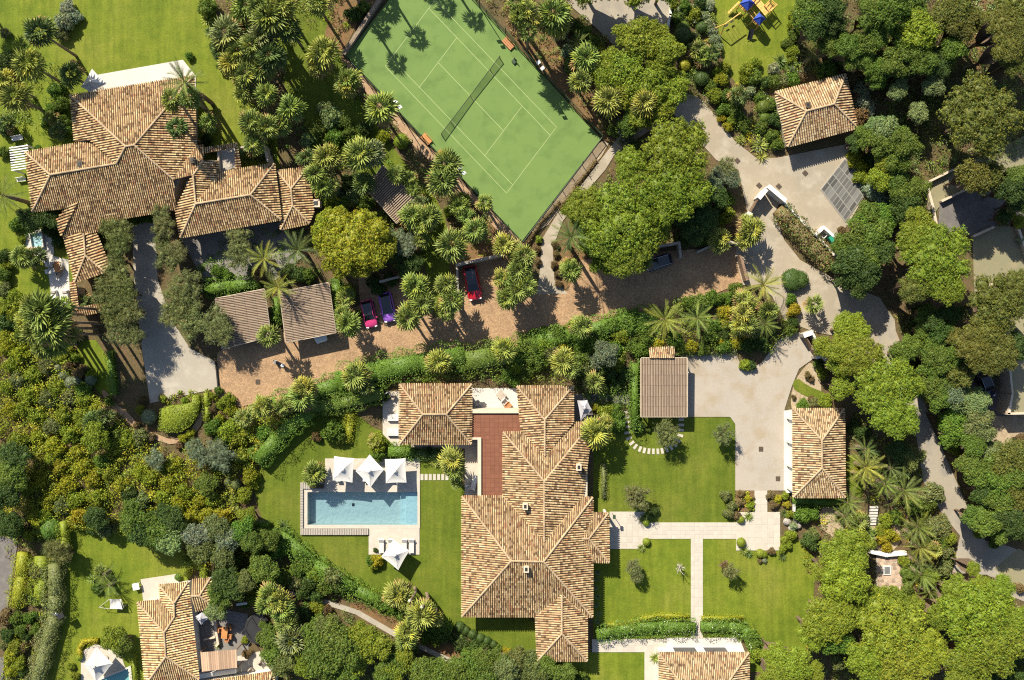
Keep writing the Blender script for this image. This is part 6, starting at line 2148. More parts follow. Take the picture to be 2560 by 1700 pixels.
plant_tile(3, 0, '''B 370 120 46 8 mid; B 560 80 44 8 dark; B 420 240 40 8 dark; B 600 230 36 7 dark; B 650 330 30 6 dark; B 950 130 44 8 mid; B 1130 90 50 9 mid; B 1300 60 46 8 mid; B 1080 230 32 7 mid; B 1400 280 54 9 pinel; B 1360 170 34 8 mid; B 1000 330 36 7 mid; B 920 410 36 7 mid; B 740 440 38 7 mid; B 830 470 30 6 dark; B 560 430 34 6 mid; B 1240 360 34 7 mid; B 1340 500 40 8 mid; B 1420 560 42 8 mid; B 1170 590 40 7 mid; B 1650 150 48 9 pined; B 1760 90 46 9 pined; B 1800 240 42 9 pined; B 1880 190 36 8 pined; B 1700 440 38 8 mid; B 1640 520 30 7 mid; B 1500 520 30 7 dark; P 2160 250 62 11 pined; P 2200 430 56 11 pined; P 2300 90 66 11 pined; P 2310 330 44 11 pined; P 2250 560 50 10 pined; B 1560 660 26 6 light; B 1540 790 32 6 light; B 1390 1040 30 5 light; B 1190 850 26 5 light; B 1230 790 20 5 light; B 1010 640 34 6 mid; B 1000 740 28 5 green; B 800 560 34 6 mid; B 900 560 26 6 mid; S 700 560 24 mid; S 560 640 28 green; S 500 690 20 mid; D 390 530 30 2.5 date; Y 110 560 24 fand; S 230 470 20 yg; S 250 130 18 yell; S 250 220 20 yg; S 240 330 20 mid; S 190 400 18 mid; S 60 630 20 pale; S 150 740 20 olive; S 230 540 16 yg; S 230 640 14 grey; S 60 740 22 mid; S 240 720 22 green; S 330 690 18 red; S 800 720 24 red; S 870 820 28 pale; S 820 900 22 red; S 890 950 30 white; S 860 1060 26 red; S 930 1010 22 white; B 1080 1210 42 6 light; B 1000 1160 30 5 light; B 900 1250 34 5 mid; B 1060 1330 40 6 mid; B 1190 1240 34 6 mid; B 800 1310 26 4 dark; B 1280 1330 40 7 mid; S 810 1470 26 yell; S 880 1530 22 yell; B 1220 1470 38 6 mid; B 1080 1480 28 5 yg; S 950 1480 24 dark; P 1950 1070 118 11 pined; S 40 950 20 mid; S 60 1100 22 dark; S 40 1250 22 mid; S 90 1330 20 mid; B 1600 600 30 7 dark; S 1480 900 18 mid''')

plant_tile(0, 1, '''D 20 230 54 6 date; S 150 500 22 green; B 300 470 34 4 dark; B 420 440 34 4 dark; B 230 420 24 4 dark; S 460 560 22 dark; S 520 660 18 dark; S 520 530 18 dark; F 200 800 30 2.5 fan; F 330 800 28 2.5 fand; S 200 640 12 yg; Y 205 650 10 yell; O 1110 560 40 5 olived; O 1090 690 38 5 olived; O 1080 840 28 4.5 olived; O 980 530 24 4 olived; O 1490 400 30 4.5 olive; O 1510 540 34 5 olive; O 1500 680 30 4.5 olive; O 1560 820 38 5 olive; O 1640 760 32 5 olive; O 1720 1060 46 5.5 olive; O 1620 1180 44 5.5 olive; O 1740 1250 40 5 olive; O 1580 1330 40 5 olive; O 1760 1420 44 5 olive; O 1980 1400 46 5 olive; O 2020 1500 44 5 olive; O 1060 1010 54 6 olived; O 1010 1160 52 6 olived; O 1150 1130 40 6 olived; O 1060 1290 50 6 olived; O 1190 1300 40 6 olive; O 1120 1480 48 5.5 olive; O 1220 1530 34 5 olive; O 2200 640 36 4.5 olive; O 2180 800 38 4.5 olive; S 2000 930 20 green; S 2080 960 18 green; S 1310 440 16 green; S 1230 470 14 green; S 1370 450 14 green;
F 760 1220 24 2 fand; F 400 1310 52 12 fan; F 320 1260 34 12 fan; F 470 1450 46 12 fan; F 330 1480 36 11 fan; F 590 1260 26 11 fan; F 560 1400 30 11 fand; F 260 1380 30 10 fany; S 120 1180 26 yg; S 60 1280 26 yg; S 130 1330 26 yg; S 60 1420 28 dark; S 30 1100 24 olive; S 50 880 18 yg; S 20 800 22 dark; S 200 1450 24 yg; S 180 1540 22 mid; S 60 1540 26 yell; S 690 1530 24 dark; F 610 1510 32 9 fan; S 20 960 22 mid''')

plant_tile(1, 1, '''F 620 160 30 5 fan; F 560 40 34 5 fan; F 700 140 24 4 fan; S 860 120 26 dark; S 960 80 26 dark; S 900 240 26 light; S 800 310 26 mid; S 860 280 24 mid; S 690 310 28 yg; S 770 200 18 grey; S 580 300 16 green; S 980 290 22 mid; S 1060 310 18 mid; F 1000 120 30 4 fand; S 1160 430 22 mid; S 720 380 22 yg;
P 870 650 104 8.5 piney; B 700 480 44 7.5 piney; B 620 600 38 7 piney; B 1130 660 46 7 piney; B 1000 860 46 7 piney; B 780 870 44 7 piney; B 1220 680 26 6 piney; B 1000 470 34 6.5 piney; O 1380 690 36 5 grey; O 1300 620 26 4.5 grey; S 1480 720 18 brown;
F 1440 430 34 5 fan; F 1590 430 34 5.5 fan; F 1530 520 24 5 fan; F 1520 640 24 4 fan; F 1810 690 42 5 fan; F 2020 560 34 5 fan; F 2110 300 25 4 fan; F 1870 330 28 4 fan; F 2280 690 30 5 fany; F 1720 100 42 5 fan; F 1940 420 26 4 fan; F 1450 190 20 3 fan; F 1510 310 26 3 fang; S 1850 470 18 red; S 1780 380 20 yg; S 1900 260 20 yg; S 1950 380 16 red; F 1300 40 24 4 fan; F 1420 80 22 3 fan;
F 1470 1070 36 5.5 fan; F 1540 1230 34 5.5 fan; F 1400 1360 36 5.5 fan; F 1440 1270 26 5 fany; F 1750 1060 32 5.5 fan; F 1810 1200 34 5.5 fan; F 1750 1300 26 5 fan; F 2260 1000 26 5 fany; F 2320 1180 30 5 fan; D 380 740 52 5 dated; D 70 820 46 5 datey; D 200 1080 44 4.5 datey; S 20 960 26 brown; S 830 1130 28 yg; F 830 1180 26 3 fan; F 850 1420 34 5 fan; F 800 1330 24 4 fan; S 760 1200 22 green; S 750 1290 20 green; S 910 1350 22 mid; F 120 1530 30 5 fan; S 190 1270 16 green; S 190 1400 18 green; S 175 1340 16 green; S 310 920 22 dark; S 400 960 24 dark; S 470 980 22 mid; S 1080 1030 22 dark; S 1140 1100 22 dark; S 1250 1010 22 dark; B 1290 780 34 4 dark; B 1400 880 34 4 dark; B 1480 850 28 4 dark; F 2300 1010 24 5 fan''')

plant_tile(2, 1, '''P 1000 480 122 9.5; P 1500 160 104 10; P 1060 760 76 8.5; P 700 330 64 8.5; B 560 360 34 7 pine; B 860 840 40 6 pine; B 1150 820 34 5 pine; B 1300 560 50 8 pine; B 780 620 50 8 pine; B 640 420 40 7 pinel; B 1700 220 40 9 pine; D 545 620 50 7 dated; F 540 930 30 4.5 fan; F 520 880 22 4 fany; F 100 800 34 5 fan; F 60 920 34 5 fan; F 130 1060 30 5 fan; F 40 1120 34 5 fan; F 30 740 26 4 fany; F 1910 630 30 3 fany; F 1920 690 24 3 fan; F 2200 560 36 3.5 fany; F 2150 650 26 3 fany; F 2170 480 22 3 fany; F 1210 850 26 4 fan; D 1410 1380 54 3.5 datey; D 1710 1370 44 3 date; S 1960 1300 22 gold; F 2140 1190 26 4 fany; F 2120 1330 30 4 fany; F 2170 1430 28 4 fan; F 2090 1430 24 4 fany; D 2320 1060 52 4.5 datey; D 2330 1420 36 3 date; S 1850 1180 28 green; S 1730 1230 28 mid; S 2060 1110 24 mid; S 2000 1180 22 green; S 1620 1220 22 mid; S 1870 1440 24 green; S 2200 1250 20 mid; S 1830 1530 24 mid; S 1950 1520 20 dark; S 1120 1360 28 green; S 1010 1390 28 green; S 900 1420 26 mid; S 1200 1440 26 mid; S 1080 1460 28 mid; F 640 1440 30 4 fan; S 820 1470 26 dark; S 560 1460 24 yg; S 430 1500 26 green; S 300 1520 26 green; S 1000 1520 26 yg; S 180 1550 24 green; S 750 1530 26 mid; S 1230 1530 26 mid; S 1500 1540 22 mid; S 1960 1420 18 gold; S 2150 1540 18 gold; F 2350 1290 26 3 fan; S 1900 60 30 grey; O 1960 40 36 4 grey; O 2040 90 26 3.5 grey; B 1850 170 32 6 grey; B 1900 250 30 6 dark; S 1990 270 24 mid; S 2000 400 22 yg; S 1960 450 20 yg; S 1870 330 30 dark; B 1780 420 44 6 dark; B 1650 470 40 6 dark; B 1700 580 36 5 dark; S 1600 640 26 dark; S 1780 640 24 mid; S 400 690 12 brown; S 410 780 12 brown; S 390 870 12 brown; S 420 960 12 brown; S 430 1050 12 brown; S 250 640 12 yg; S 230 730 12 brown; S 240 850 12 brown; S 1450 330 40 pine''')

plant_tile(3, 1, '''S 980 180 30 white; S 1080 200 26 pale; S 1050 270 26 white; B 1100 420 44 4 green; B 950 420 40 4 mid; B 850 520 36 4 green; B 1280 330 44 5 dark; B 1240 200 36 5 mid; B 1380 170 34 5 mid; B 1200 100 34 5 mid; B 1050 80 36 5 yg; S 860 60 24 yg; B 840 640 46 6 mid; B 700 700 34 5 mid; B 780 850 50 7 dark; B 900 960 44 7 dark; B 720 1000 34 6 dark; B 840 1070 36 6 dark; B 960 820 38 7 mid; B 1000 620 48 7 mid; B 1060 760 36 7 dark; P 1550 820 112 10 pine; P 1330 650 56 9 pine; P 1330 1080 50 9 pined; P 1640 1100 52 9 pine; B 1400 480 40 8 pine; S 680 560 14 brown; C 230 1010 28 1.6 dark; C 300 1010 22 1.5 dark; F 420 1240 26 2.5 fan; S 240 1290 22 gold; S 210 1190 18 green; S 230 1400 18 dark; S 220 1470 20 mid; P 2150 1230 92 10 pined; P 2000 1480 62 9.5 pined; P 2300 1050 46 10 pined; B 1900 50 50 9 pined; B 2060 60 40 8 pined; B 2240 180 40 8 dark; B 2300 60 36 8 mid; B 2170 430 24 4 dark; S 2240 410 18 yell; S 2170 470 14 yell; B 2330 300 36 7 dark; P 760 1470 58 8 pinel; B 1460 1330 30 5 mid; B 1560 1400 36 6 dark; B 1600 1500 36 6 dark; B 1700 1540 30 6 pined; B 1680 1330 36 6 dark; S 1350 1440 18 dark; S 1390 1290 20 dark; B 1440 1480 30 5 mid; S 30 1480 18 dark; S 2340 640 14 white; B 2330 480 22 4 yg; F 30 1290 24 3 fan''')

plant_tile(0, 2, '''S 60 60 26 yell; S 180 130 28 yell; S 100 240 26 pinel; S 300 330 26 yg; S 150 380 28 olive; S 60 440 26 yg; S 270 520 30 yg; S 420 540 28 olive; S 200 640 26 yg; S 90 640 26 yell; S 520 450 28 yg; S 620 520 26 olive; S 760 470 26 green; S 770 560 26 pinel; S 740 690 26 yg; S 560 700 26 yg; S 330 700 26 yg; S 480 800 28 olive; S 640 880 30 yg; S 340 900 24 yell; S 500 990 30 yell; S 150 930 28 yg; B 870 890 42 4 yg; S 700 1040 26 yell; S 480 1080 26 yg; S 1050 980 28 yg; S 1180 930 28 yg; S 930 1130 26 green; S 1290 890 26 olive; B 120 1080 44 5 dark; B 90 1260 48 5 mid; B 60 1420 44 5 dark; S 350 1290 28 yell; S 560 1180 28 yell; S 760 1180 30 yell; S 600 1350 30 yell; S 850 1290 30 yell; S 1000 1240 26 yg; S 1100 1330 26 yell; S 430 1480 28 yell; S 700 1480 28 yg; S 900 1450 28 yg; S 1280 1220 26 yell; S 1380 1280 24 yg; S 1600 1160 26 yell; S 1560 1330 28 yell; S 1700 1400 26 yg; S 1500 1460 26 yg; S 1650 1500 26 yell; B 1890 1330 38 3 mid; S 1830 1490 24 yell; S 1960 1480 22 yg; S 2250 1080 32 pinel; S 2300 1260 26 yell; C 2110 1310 13 olive; C 2170 1330 14 olive; F 860 760 30 2 fand; F 960 700 26 2 fand; C 490 210 10 grey; C 530 260 12 grey; C 580 330 13 grey; C 650 390 16 grey; C 700 380 14 grey; C 835 370 15 grey; S 620 240 16 red; S 720 300 18 red; S 760 260 14 red; C 1370 710 20 grey; S 1290 650 16 yg; S 1310 560 14 brown; S 1500 540 12 yg; Y 1670 500 12 brown; S 1700 560 12 yg; Y 1750 530 12 fany; S 1960 520 12 yg; S 2010 470 14 mid; S 2100 560 24 yg; S 2120 640 20 yell; S 2020 730 16 yell; S 1960 640 14 brown; S 2030 600 14 yg; F 2250 720 26 2 fan; S 2330 640 16 grey; S 2100 850 32 pinel; S 1950 820 28 green; S 2200 900 30 pinel; S 2050 940 26 dark; O 1430 1100 30 3 grey; O 1800 1000 32 3.5 grey; O 1860 1080 30 3.5 grey; O 2030 1080 40 4 grey; O 1980 1010 30 3.5 grey; S 1500 1190 18 yg; S 1650 970 12 red; S 1750 870 16 yell; S 1680 900 14 yell; S 880 620 24 yell; S 830 330 16 yg; S 1000 560 16 mid; S 960 820 24 pinel; S 1080 860 26 mid; S 760 800 24 yg; S 420 100 24 yg; S 560 170 20 pinel; S 420 240 24 olive; S 1180 1430 30 dark; S 1300 1480 28 light; S 1230 1530 30 mid; S 560 1540 26 olive; S 250 1380 22 yg; S 2250 1430 24 pinel; S 2330 1330 18 yell; S 1380 900 16 red; S 1260 790 12 brown; F 500 40 34 6 fan; F 400 60 30 6 fan; S 620 90 20 yell; S 680 160 18 yg''')

plant_tile(1, 2, '''F 920 330 38 4 fan; F 1000 420 26 3.5 fand; F 1680 200 34 4 fany; F 450 440 32 4 fany; F 430 530 36 4 fan; F 380 570 24 3 fan; F 60 620 30 4 fany; F 250 610 26 3 fan; F 2290 90 32 4 fany; S 700 850 34 green; S 780 900 22 mid; S 1120 960 28 yg; S 1130 1060 24 mid; F 1090 930 20 1.5 fany; F 1810 1110 34 5 fany; F 1830 1200 28 4.5 fan; Y 1650 1130 18 fany; F 540 1220 30 1.9 fan; F 500 1250 22 1.6 fan; S 1600 1040 16 dark; F 1850 1310 20 3 fan; S 550 890 16 brown; S 2330 330 26 green; S 60 850 24 green; S 10 1260 12 yell; S 20 1290 10 yg; S 1200 520 14 dark; S 1080 560 20 mid; F 520 1300 18 2 fan''')

plant_tile(2, 2, '''S 470 130 28 gold; F 470 200 34 5 fany; F 540 270 26 5 fan; S 100 60 30 mid; S 60 150 30 green; S 180 120 28 mid; S 280 60 28 yg; S 250 200 32 mid; S 360 130 28 olive; S 620 200 32 mid; B 870 130 42 5 grey; S 740 90 30 mid; S 650 60 26 green; S 700 250 30 olive; S 760 180 28 grey; S 980 230 24 yg; S 950 80 24 green; S 1180 110 28 green; S 1100 40 24 mid; S 30 260 26 yg; S 130 310 26 mid; S 30 370 22 green; S 900 330 26 dark; S 1050 330 26 dark; F 760 390 28 3 fan; Y 830 470 24 fan; S 640 310 26 dark; S 950 420 20 dark; F 770 850 40 4 fany; F 850 780 26 4 fany; S 960 770 32 green; S 950 650 24 green; S 870 650 24 yg; S 780 620 16 yell; S 960 560 14 white; O 1430 870 42 3.6 olive; O 1960 870 34 3.5 olive; O 1150 1450 40 3.6 olive; S 1980 1440 18 olive; S 2030 1530 16 olive; S 1190 800 16 dark; S 1260 820 10 mid; F 640 1100 14 1 fand; S 2150 230 18 yg; S 2210 240 16 dark; S 2180 60 24 dark; S 2330 60 22 dark; S 1960 60 22 green; S 1660 60 22 gold; S 1570 80 20 mid; S 1950 30 18 gold; S 1780 90 20 mid; S 2080 30 18 gold; S 2120 1420 12 red; S 2180 1460 12 gold; S 2100 1500 12 red; S 2200 1530 12 yg; S 1350 40 20 gold; S 2290 30 22 dark; S 1520 30 22 green''')

plant_tile(3, 2, '''P 850 150 66 8.5 pinel; P 1080 420 96 9 pine; P 1160 700 74 9 pine; P 680 80 50 8 pinel; B 690 430 34 7 pine; B 640 230 34 7 pinel; B 1310 430 36 8 pine; B 500 60 30 6 pinel; S 500 300 20 yg; S 470 230 18 mid; S 370 330 12 brown; S 400 360 10 brown; S 320 590 18 green; S 430 570 16 olive; S 540 560 22 yg; S 240 530 8 brown; S 400 540 10 brown; D 900 1170 46 3.5 datey; D 860 1250 36 3 datey; D 1250 1390 54 3.5 date; D 1080 1330 36 3 date; D 740 1500 36 2.5 date; D 900 1010 36 3 dated; D 1130 1180 34 2.5 dated; B 1330 1090 40 4 olived; B 1200 1020 34 4 dark; S 1540 1430 34 olive; S 1480 1510 26 mid; S 1350 1540 26 mid; S 880 850 24 dark; S 800 800 22 dark; S 830 1200 12 gold; B 1250 130 36 6 mid; B 1290 60 34 6 mid; B 1480 120 34 6 mid; B 1600 180 40 7 mid; B 1740 140 40 7 mid; B 1530 300 38 6 mid; B 1780 300 44 7 pined; B 1500 440 40 6 mid; B 1620 390 34 6 mid; B 1580 540 36 6 mid; B 1720 480 36 6 grey; B 1850 560 44 6 light; B 1950 580 34 6 light; B 1750 740 46 5 green; B 1710 860 42 5 green; B 1930 760 42 6 olive; B 1960 850 40 6 olive; B 1900 960 36 6 mid; B 2020 1020 34 5 light; B 1880 1150 44 6 mid; B 1960 1240 40 6 mid; B 2080 1170 40 6 mid; B 2220 1150 46 7 pined; B 2310 1060 44 7 pined; B 2280 1290 44 7 mid; B 2150 1330 44 7 mid; B 2020 1420 42 6 dark; B 2160 1480 44 7 mid; B 2310 1430 44 7 pined; B 2120 1020 30 5 olive; B 2340 920 18 3 brown; S 2050 1530 30 mid; P 1950 180 50 9 pined; P 2120 120 56 9.5 pined; B 2260 60 40 8 dark; P 1900 60 60 9.5 pined; S 1340 210 22 dark; S 1620 620 14 brown; S 1650 700 14 yg; S 1600 760 16 yg; S 1720 1010 18 yg; S 1640 930 16 olive; F 1250 1200 24 2 fand; S 30 1430 14 red; S 90 1470 14 gold; S 160 1440 12 yg; S 60 1520 14 red; S 180 1520 12 gold''')

plant_tile(0, 3, '''B 1230 90 50 5 mid; B 1420 200 46 5 mid; B 1550 270 46 5 light; B 1300 220 40 5 dark; B 1600 130 40 5 dark; B 1480 70 36 4 dark; B 870 80 34 4 dark; S 960 180 26 light; S 720 60 28 gold; S 680 120 20 yell; S 1060 160 20 olive; S 860 190 18 dark; B 1820 250 42 5 grey; B 1850 370 40 5 olived; B 2000 160 40 5 olive; B 2080 290 38 5 grey; B 2050 420 36 5 olived; B 2230 200 38 5 green; B 2310 300 34 5 mid; B 2280 60 28 4 yg; S 1750 60 24 gold; S 1900 60 26 yell; S 2060 60 26 gold; S 1980 320 26 olive; S 2170 480 24 green; B 60 120 40 5 dark; S 140 190 24 mid; S 340 90 28 yell; S 400 60 26 yg; C 460 180 28 2 green; S 380 220 22 yg; S 270 240 18 yell; O 520 390 36 3.5 olived; O 470 350 26 3 olived; O 600 420 24 3 olived; S 560 300 18 mid; Y 850 640 18 fan; D 960 590 34 1.5 dated; D 1000 700 34 1.5 dated; F 920 560 16 1.2 fan; S 880 730 16 green; B 1030 1190 42 4 yg; B 1110 1240 34 4 mid; C 730 1360 9 yg; S 650 1450 12 yg; S 690 1530 14 yg; C 1640 620 9 green; Y 1690 490 10 fan; B 2070 650 44 5 dark; B 2010 760 34 4.5 mid; B 2170 740 38 5 dark; B 1990 930 32 4 light; B 2040 860 28 4 mid; B 2250 680 32 5 olived; B 2150 630 24 4 yg; S 2330 820 22 yg; S 2320 740 20 yell; Y 2010 1250 12 yg; S 2270 1330 16 brown; S 2260 1200 12 yg; S 40 1000 24 red; S 60 1150 22 dark; S 150 1000 22 mid; S 190 1100 20 mid; S 260 1000 20 green; S 230 1160 16 dark; S 140 1260 22 yg; S 90 1360 22 yell; S 200 1280 18 brown; S 170 1420 22 yg; S 90 1490 20 yell; S 200 1500 16 dark; S 20 1250 14 olive; S 310 820 20 dark; S 260 740 14 yg; S 330 560 24 olive; S 330 640 18 yg; S 2250 880 12 green; S 320 1100 18 mid; S 350 980 14 dark''')

plant_tile(1, 3, '''Y 250 150 24 fand; B 100 290 38 4 mid; B 60 560 44 5 mid; S 180 360 34 green; S 200 240 26 mid; S 60 180 26 green; S 280 290 24 green; S 220 640 28 mid; S 380 560 28 mid; S 420 420 24 green; S 370 680 28 olive; S 480 520 26 mid; S 530 600 24 yg; S 480 680 28 dark; S 700 640 34 olive; S 640 700 30 mid; S 760 720 26 dark; F 1310 770 34 4 fany; F 1240 800 22 3 fany; F 1380 860 26 4 fan; F 1530 960 38 5 fany; F 1480 1010 28 4 fan; F 1400 1120 32 4 fany; F 1380 1200 30 4 fan; F 1640 1000 24 4 fany; S 1380 960 28 mid; S 1250 880 26 green; S 1150 860 22 mid; S 1430 1280 22 mid; S 1680 1080 28 mid; S 1570 1150 26 green; S 1650 1200 22 mid; S 1730 1150 26 dark; F 200 840 36 5 fany; F 120 780 30 5 fan; F 240 920 34 5 fan; F 100 870 30 5 fan; F 330 1190 42 5 fang; F 360 1240 30 5 fany; F 280 1040 30 5 fan; S 30 720 24 yg; S 60 1180 22 mid; B 150 1190 36 5 mid; B 160 1340 38 5 mid; B 240 1430 40 5 olived; B 660 1080 38 6 olived; B 560 1130 46 6 mid; B 700 1200 52 7 mid; B 560 1300 50 7 mid; B 800 1330 52 7 mid; B 640 1440 52 7 mid; B 930 1170 40 6 yg; B 1040 1210 36 6 yg; B 1130 1270 38 6 yg; B 1000 1280 46 6 yg; B 900 1410 46 6 yg; B 470 1450 40 6 pine; B 800 1510 44 6 mid; B 1310 1400 40 5 mid; B 1370 1340 28 5 yg; B 1290 1480 42 5 yg; B 1470 1450 30 4 dark; B 1540 1500 44 5 mid; B 1700 1530 44 5 mid; B 1850 1490 40 5 mid; B 2000 1430 44 5 mid; B 2110 1380 36 5 mid; B 2060 1530 44 5 mid; B 2230 1400 36 4.5 mid; B 2290 1480 40 5 olive; B 1200 1540 40 5 mid; C 1930 1110 12 dark; C 1995 1150 13 dark; C 2070 1180 12 dark; C 2130 1205 11 dark; C 2190 1240 10 dark; C 1880 1080 14 dark; S 1120 470 20 gold; S 1060 470 18 green; S 1080 520 16 yg; S 1100 370 8 dark; S 2000 1270 24 dark; S 1880 1220 26 dark; S 2100 1290 20 dark; S 1960 1340 22 mid; S 2230 1290 16 mid; S 430 760 26 dark; S 560 800 24 dark; S 560 900 22 yg; S 650 930 18 brown; S 1250 1290 16 dark; S 440 960 26 dark; S 380 1040 24 mid; S 300 640 26 mid; S 2310 1310 14 gold; B 60 1060 12 2 mid''')

plant_tile(2, 3, '''O 1120 530 26 2.6 olive; O 1150 610 22 2.4 olive; O 2020 570 24 3 olive; O 1960 510 14 2 brown; C 1240 295 10 yg; Y 1190 350 15 fan; C 1240 120 9 yg; Y 1230 60 18 fand; S 1300 20 16 dark; Y 1205 90 14 fan; C 2115 300 12 yg; Y 2140 370 17 fan; Y 2180 400 15 fand; C 2290 400 11 yg; C 2320 410 9 yg; C 2110 90 10 yg; Y 2180 60 17 fan; S 2000 30 16 olive; S 2070 50 14 red; Y 1320 1360 20 fany; Y 1780 1110 16 brown; Y 2115 1130 15 fany; Y 2100 1180 14 fan; S 2200 1170 20 green; S 2240 1250 18 mid; B 150 1430 44 4 olived; B 60 1370 36 4 olived; B 310 1450 36 4 mid; B 480 1530 34 4 mid; B 30 1520 40 4 olived; S 400 1520 20 green; S 640 1540 20 mid; B 230 1530 36 4 olived; S 2270 1330 22 yg; S 2290 470 8 red; S 2330 470 8 white; Y 790 580 10 grey; Y 780 640 10 fang; Y 770 720 10 grey; Y 790 800 11 fang; Y 780 880 10 grey; Y 800 960 11 fang; Y 790 1030 10 grey; S 860 1060 10 dark''')

plant_tile(3, 3, '''P 700 400 72 8 pinel; P 720 640 76 8.5 pinel; P 560 560 50 7.5 pinel; P 560 1000 80 8.5 pinel; P 420 1130 50 7.5 pinel; B 860 300 34 6 pinel; B 900 900 40 7 pine; P 1150 1150 108 9 pinel; P 1230 1400 100 9 pinel; P 950 1400 76 8.5 pinel; P 1450 1300 70 8.5 pinel; P 1960 985 112 10 pine; P 1750 800 66 9 pine; P 2080 1230 92 10 pine; P 1850 1400 80 9 pine; P 2270 1020 56 9.5 pine; P 1600 940 50 8.5 pine; P 200 1430 62 8 pinel; P 60 1330 40 7 pinel; P 380 1500 44 7 pinel; P 60 1520 50 8 pinel; B 620 1200 44 7 green; B 1200 850 38 6 pine; B 1030 800 30 5 pine; B 1340 900 32 6 pine; B 660 1390 26 4 olived; D 1380 160 44 3 date; D 1330 220 34 2.5 dated; D 700 60 36 3 date; F 830 110 30 3 fan; F 820 180 24 2.5 fany; F 800 200 22 2.5 yg; D 1400 350 40 3 datey; D 1420 600 44 3.5 date; D 1490 760 34 3 date; D 1390 480 34 3 dated; F 1530 380 24 2.5 fany; F 920 210 20 2.5 fan; S 1580 180 32 olive; S 1620 120 26 olive; S 1660 260 26 yg; S 1600 280 26 mid; S 1630 390 24 olive; S 1640 540 26 olive; S 1690 460 16 dark; S 1300 600 24 mid; S 1290 740 24 mid; S 1260 470 18 yg; S 1480 320 22 mid; S 390 290 26 dark; S 420 230 20 olived; S 220 230 16 yg; S 160 280 14 yg; S 240 150 14 pale; S 190 320 14 yg; S 130 370 12 yg; Y 130 430 15 fand; Y 150 30 15 fand; S 200 40 12 yg; S 30 380 12 red; S 1110 210 22 yell; S 1050 270 20 gold; S 1100 340 18 gold; S 1180 260 16 gold; S 1030 200 18 yg; S 330 40 26 green; S 420 30 22 green; B 1900 60 34 6 mid; B 2020 120 40 7 mid; B 2150 200 36 6 mid; B 2200 60 44 7 dark; B 2310 160 36 7 dark; S 1950 220 16 yg; S 2090 310 16 mid; S 2330 720 16 red; B 2200 1430 44 6 dark; B 2300 1330 44 6 dark; B 2330 1530 40 6 dark; B 2100 1540 40 6 dark; B 1480 620 26 4 yg; S 1090 100 22 yg; S 1180 60 22 mid; S 1450 20 18 yg; P 1870 530 24 7 pine; P 1930 700 40 8.5 pine; P 2120 720 46 9 pine''')

# palms and trees just beyond the frame whose shadows fall into it
for gx, gy, r, h in ((995, 163, 27, 8.5), (1048, 102, 26, 8.5), (1118, 22, 26, 8.5), (1191, 57, 26, 8.5), (956, 78, 26, 8.5), (930, 20, 30, 6.5), (975, 30, 30, 7), (905, 60, 26, 6), (1075, -10, 24, 8), (40, 125, 34, 9)):
    bx, by = gx - 11 * h, gy - 17.4 * h      # the foot of the palm from where its crown's shadow lies
    f = HC / (HC - h)
    plant('F', 1280 + (bx - 1280) * f, 850 + (by - 850) * f, r, h, 'fan')
for px, py, r, h, k in ((1480, -50, 70, 8, 'B'), (1590, -50, 70, 8, 'B'), (1660, -40, 50, 8, 'B'), (1400, -40, 44, 7, 'B')):
    plant(k, px, py, r, h, 'pinel')

# ------------------------------------------------------------------ hedges
hedge([(642, 1150), (690, 1095), (730, 1060), (768, 1035)], 56, 2.4, 'green', 'thick green hedge running diagonally up left of the pool lawn', dens=20)
hedge([(690, 1010), (770, 985), (850, 958)], 60, 2.2, 'green', 'left stretch of the long green hedge below the cobbled drive', dens=20)
hedge([(760, 1020), (840, 1010), (900, 1000), (950, 985)], 46, 2.4, 'mid', 'dark green hedge between the cobbled drive hedge and the pool lawn', dens=20)
hedge([(850, 950), (950, 925), (1060, 905), (1150, 890)], 80, 2.5, 'green', 'middle stretch of the long green hedge below the cobbled drive', dens=20)
hedge([(1150, 905), (1250, 890), (1330, 868)], 80, 2.4, 'mid', 'stretch of the long green hedge above the pavilion roof and red roof terrace', dens=20)
hedge([(1330, 858), (1440, 835), (1560, 805), (1640, 790)], 60, 2.2, 'green', 'right stretch of the long green hedge below the cobbled drive', dens=20)
hedge([(1589, 912), (1589, 1072)], 25, 1.9, 'green', 'upright green hedge along the left side of the carport by the beige yard', dens=24)
hedge([(877, 1030), (874, 1060), (868, 1105)], 27, .9, 'yell', 'short yellow clipped hedge on the lawn left of the pavilion roof', dens=40, leaf=.13)
hedge([(975, 1130), (1030, 1132)], 40, 1.3, 'green', 'green clipped hedge below the pavilion roof, beside the pool parasols', dens=28)
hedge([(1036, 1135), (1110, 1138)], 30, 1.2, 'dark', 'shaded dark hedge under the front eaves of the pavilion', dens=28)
hedge([(1510, 1162), (1510, 1243)], 14, .8, 'olive', 'narrow low hedge along the right side of the central villa', dens=40, leaf=.12)
hedge([(400, 1022), (425, 1013), (460, 1010), (480, 1005), (484, 985), (497, 986), (500, 1005), (492, 1040), (476, 1065), (450, 1080), (420, 1082), (395, 1075)], 0, 1.3, 'yg', 'half-round clipped hedge with flat top below the white driveway', closed=True, dens=55, leaf=.13)
hedge([(512, 985), (515, 1020), (514, 1052)], 16, 1.0, 'yg', 'thin upright yellowish hedge right of the half-round clipped hedge', dens=34, leaf=.13)
hedge([(515, 722), (570, 715), (640, 708)], 44, 1.6, 'green', 'bright green hedge above the left twin carport', dens=26)
hedge([(688, 745), (690, 800)], 22, 1.5, 'green', 'green hedge filling the gap between the twin carports', dens=28)
hedge([(835, 700), (845, 760), (855, 800)], 34, 1.8, 'green', 'green hedge along the right side of the right twin carport', dens=26)
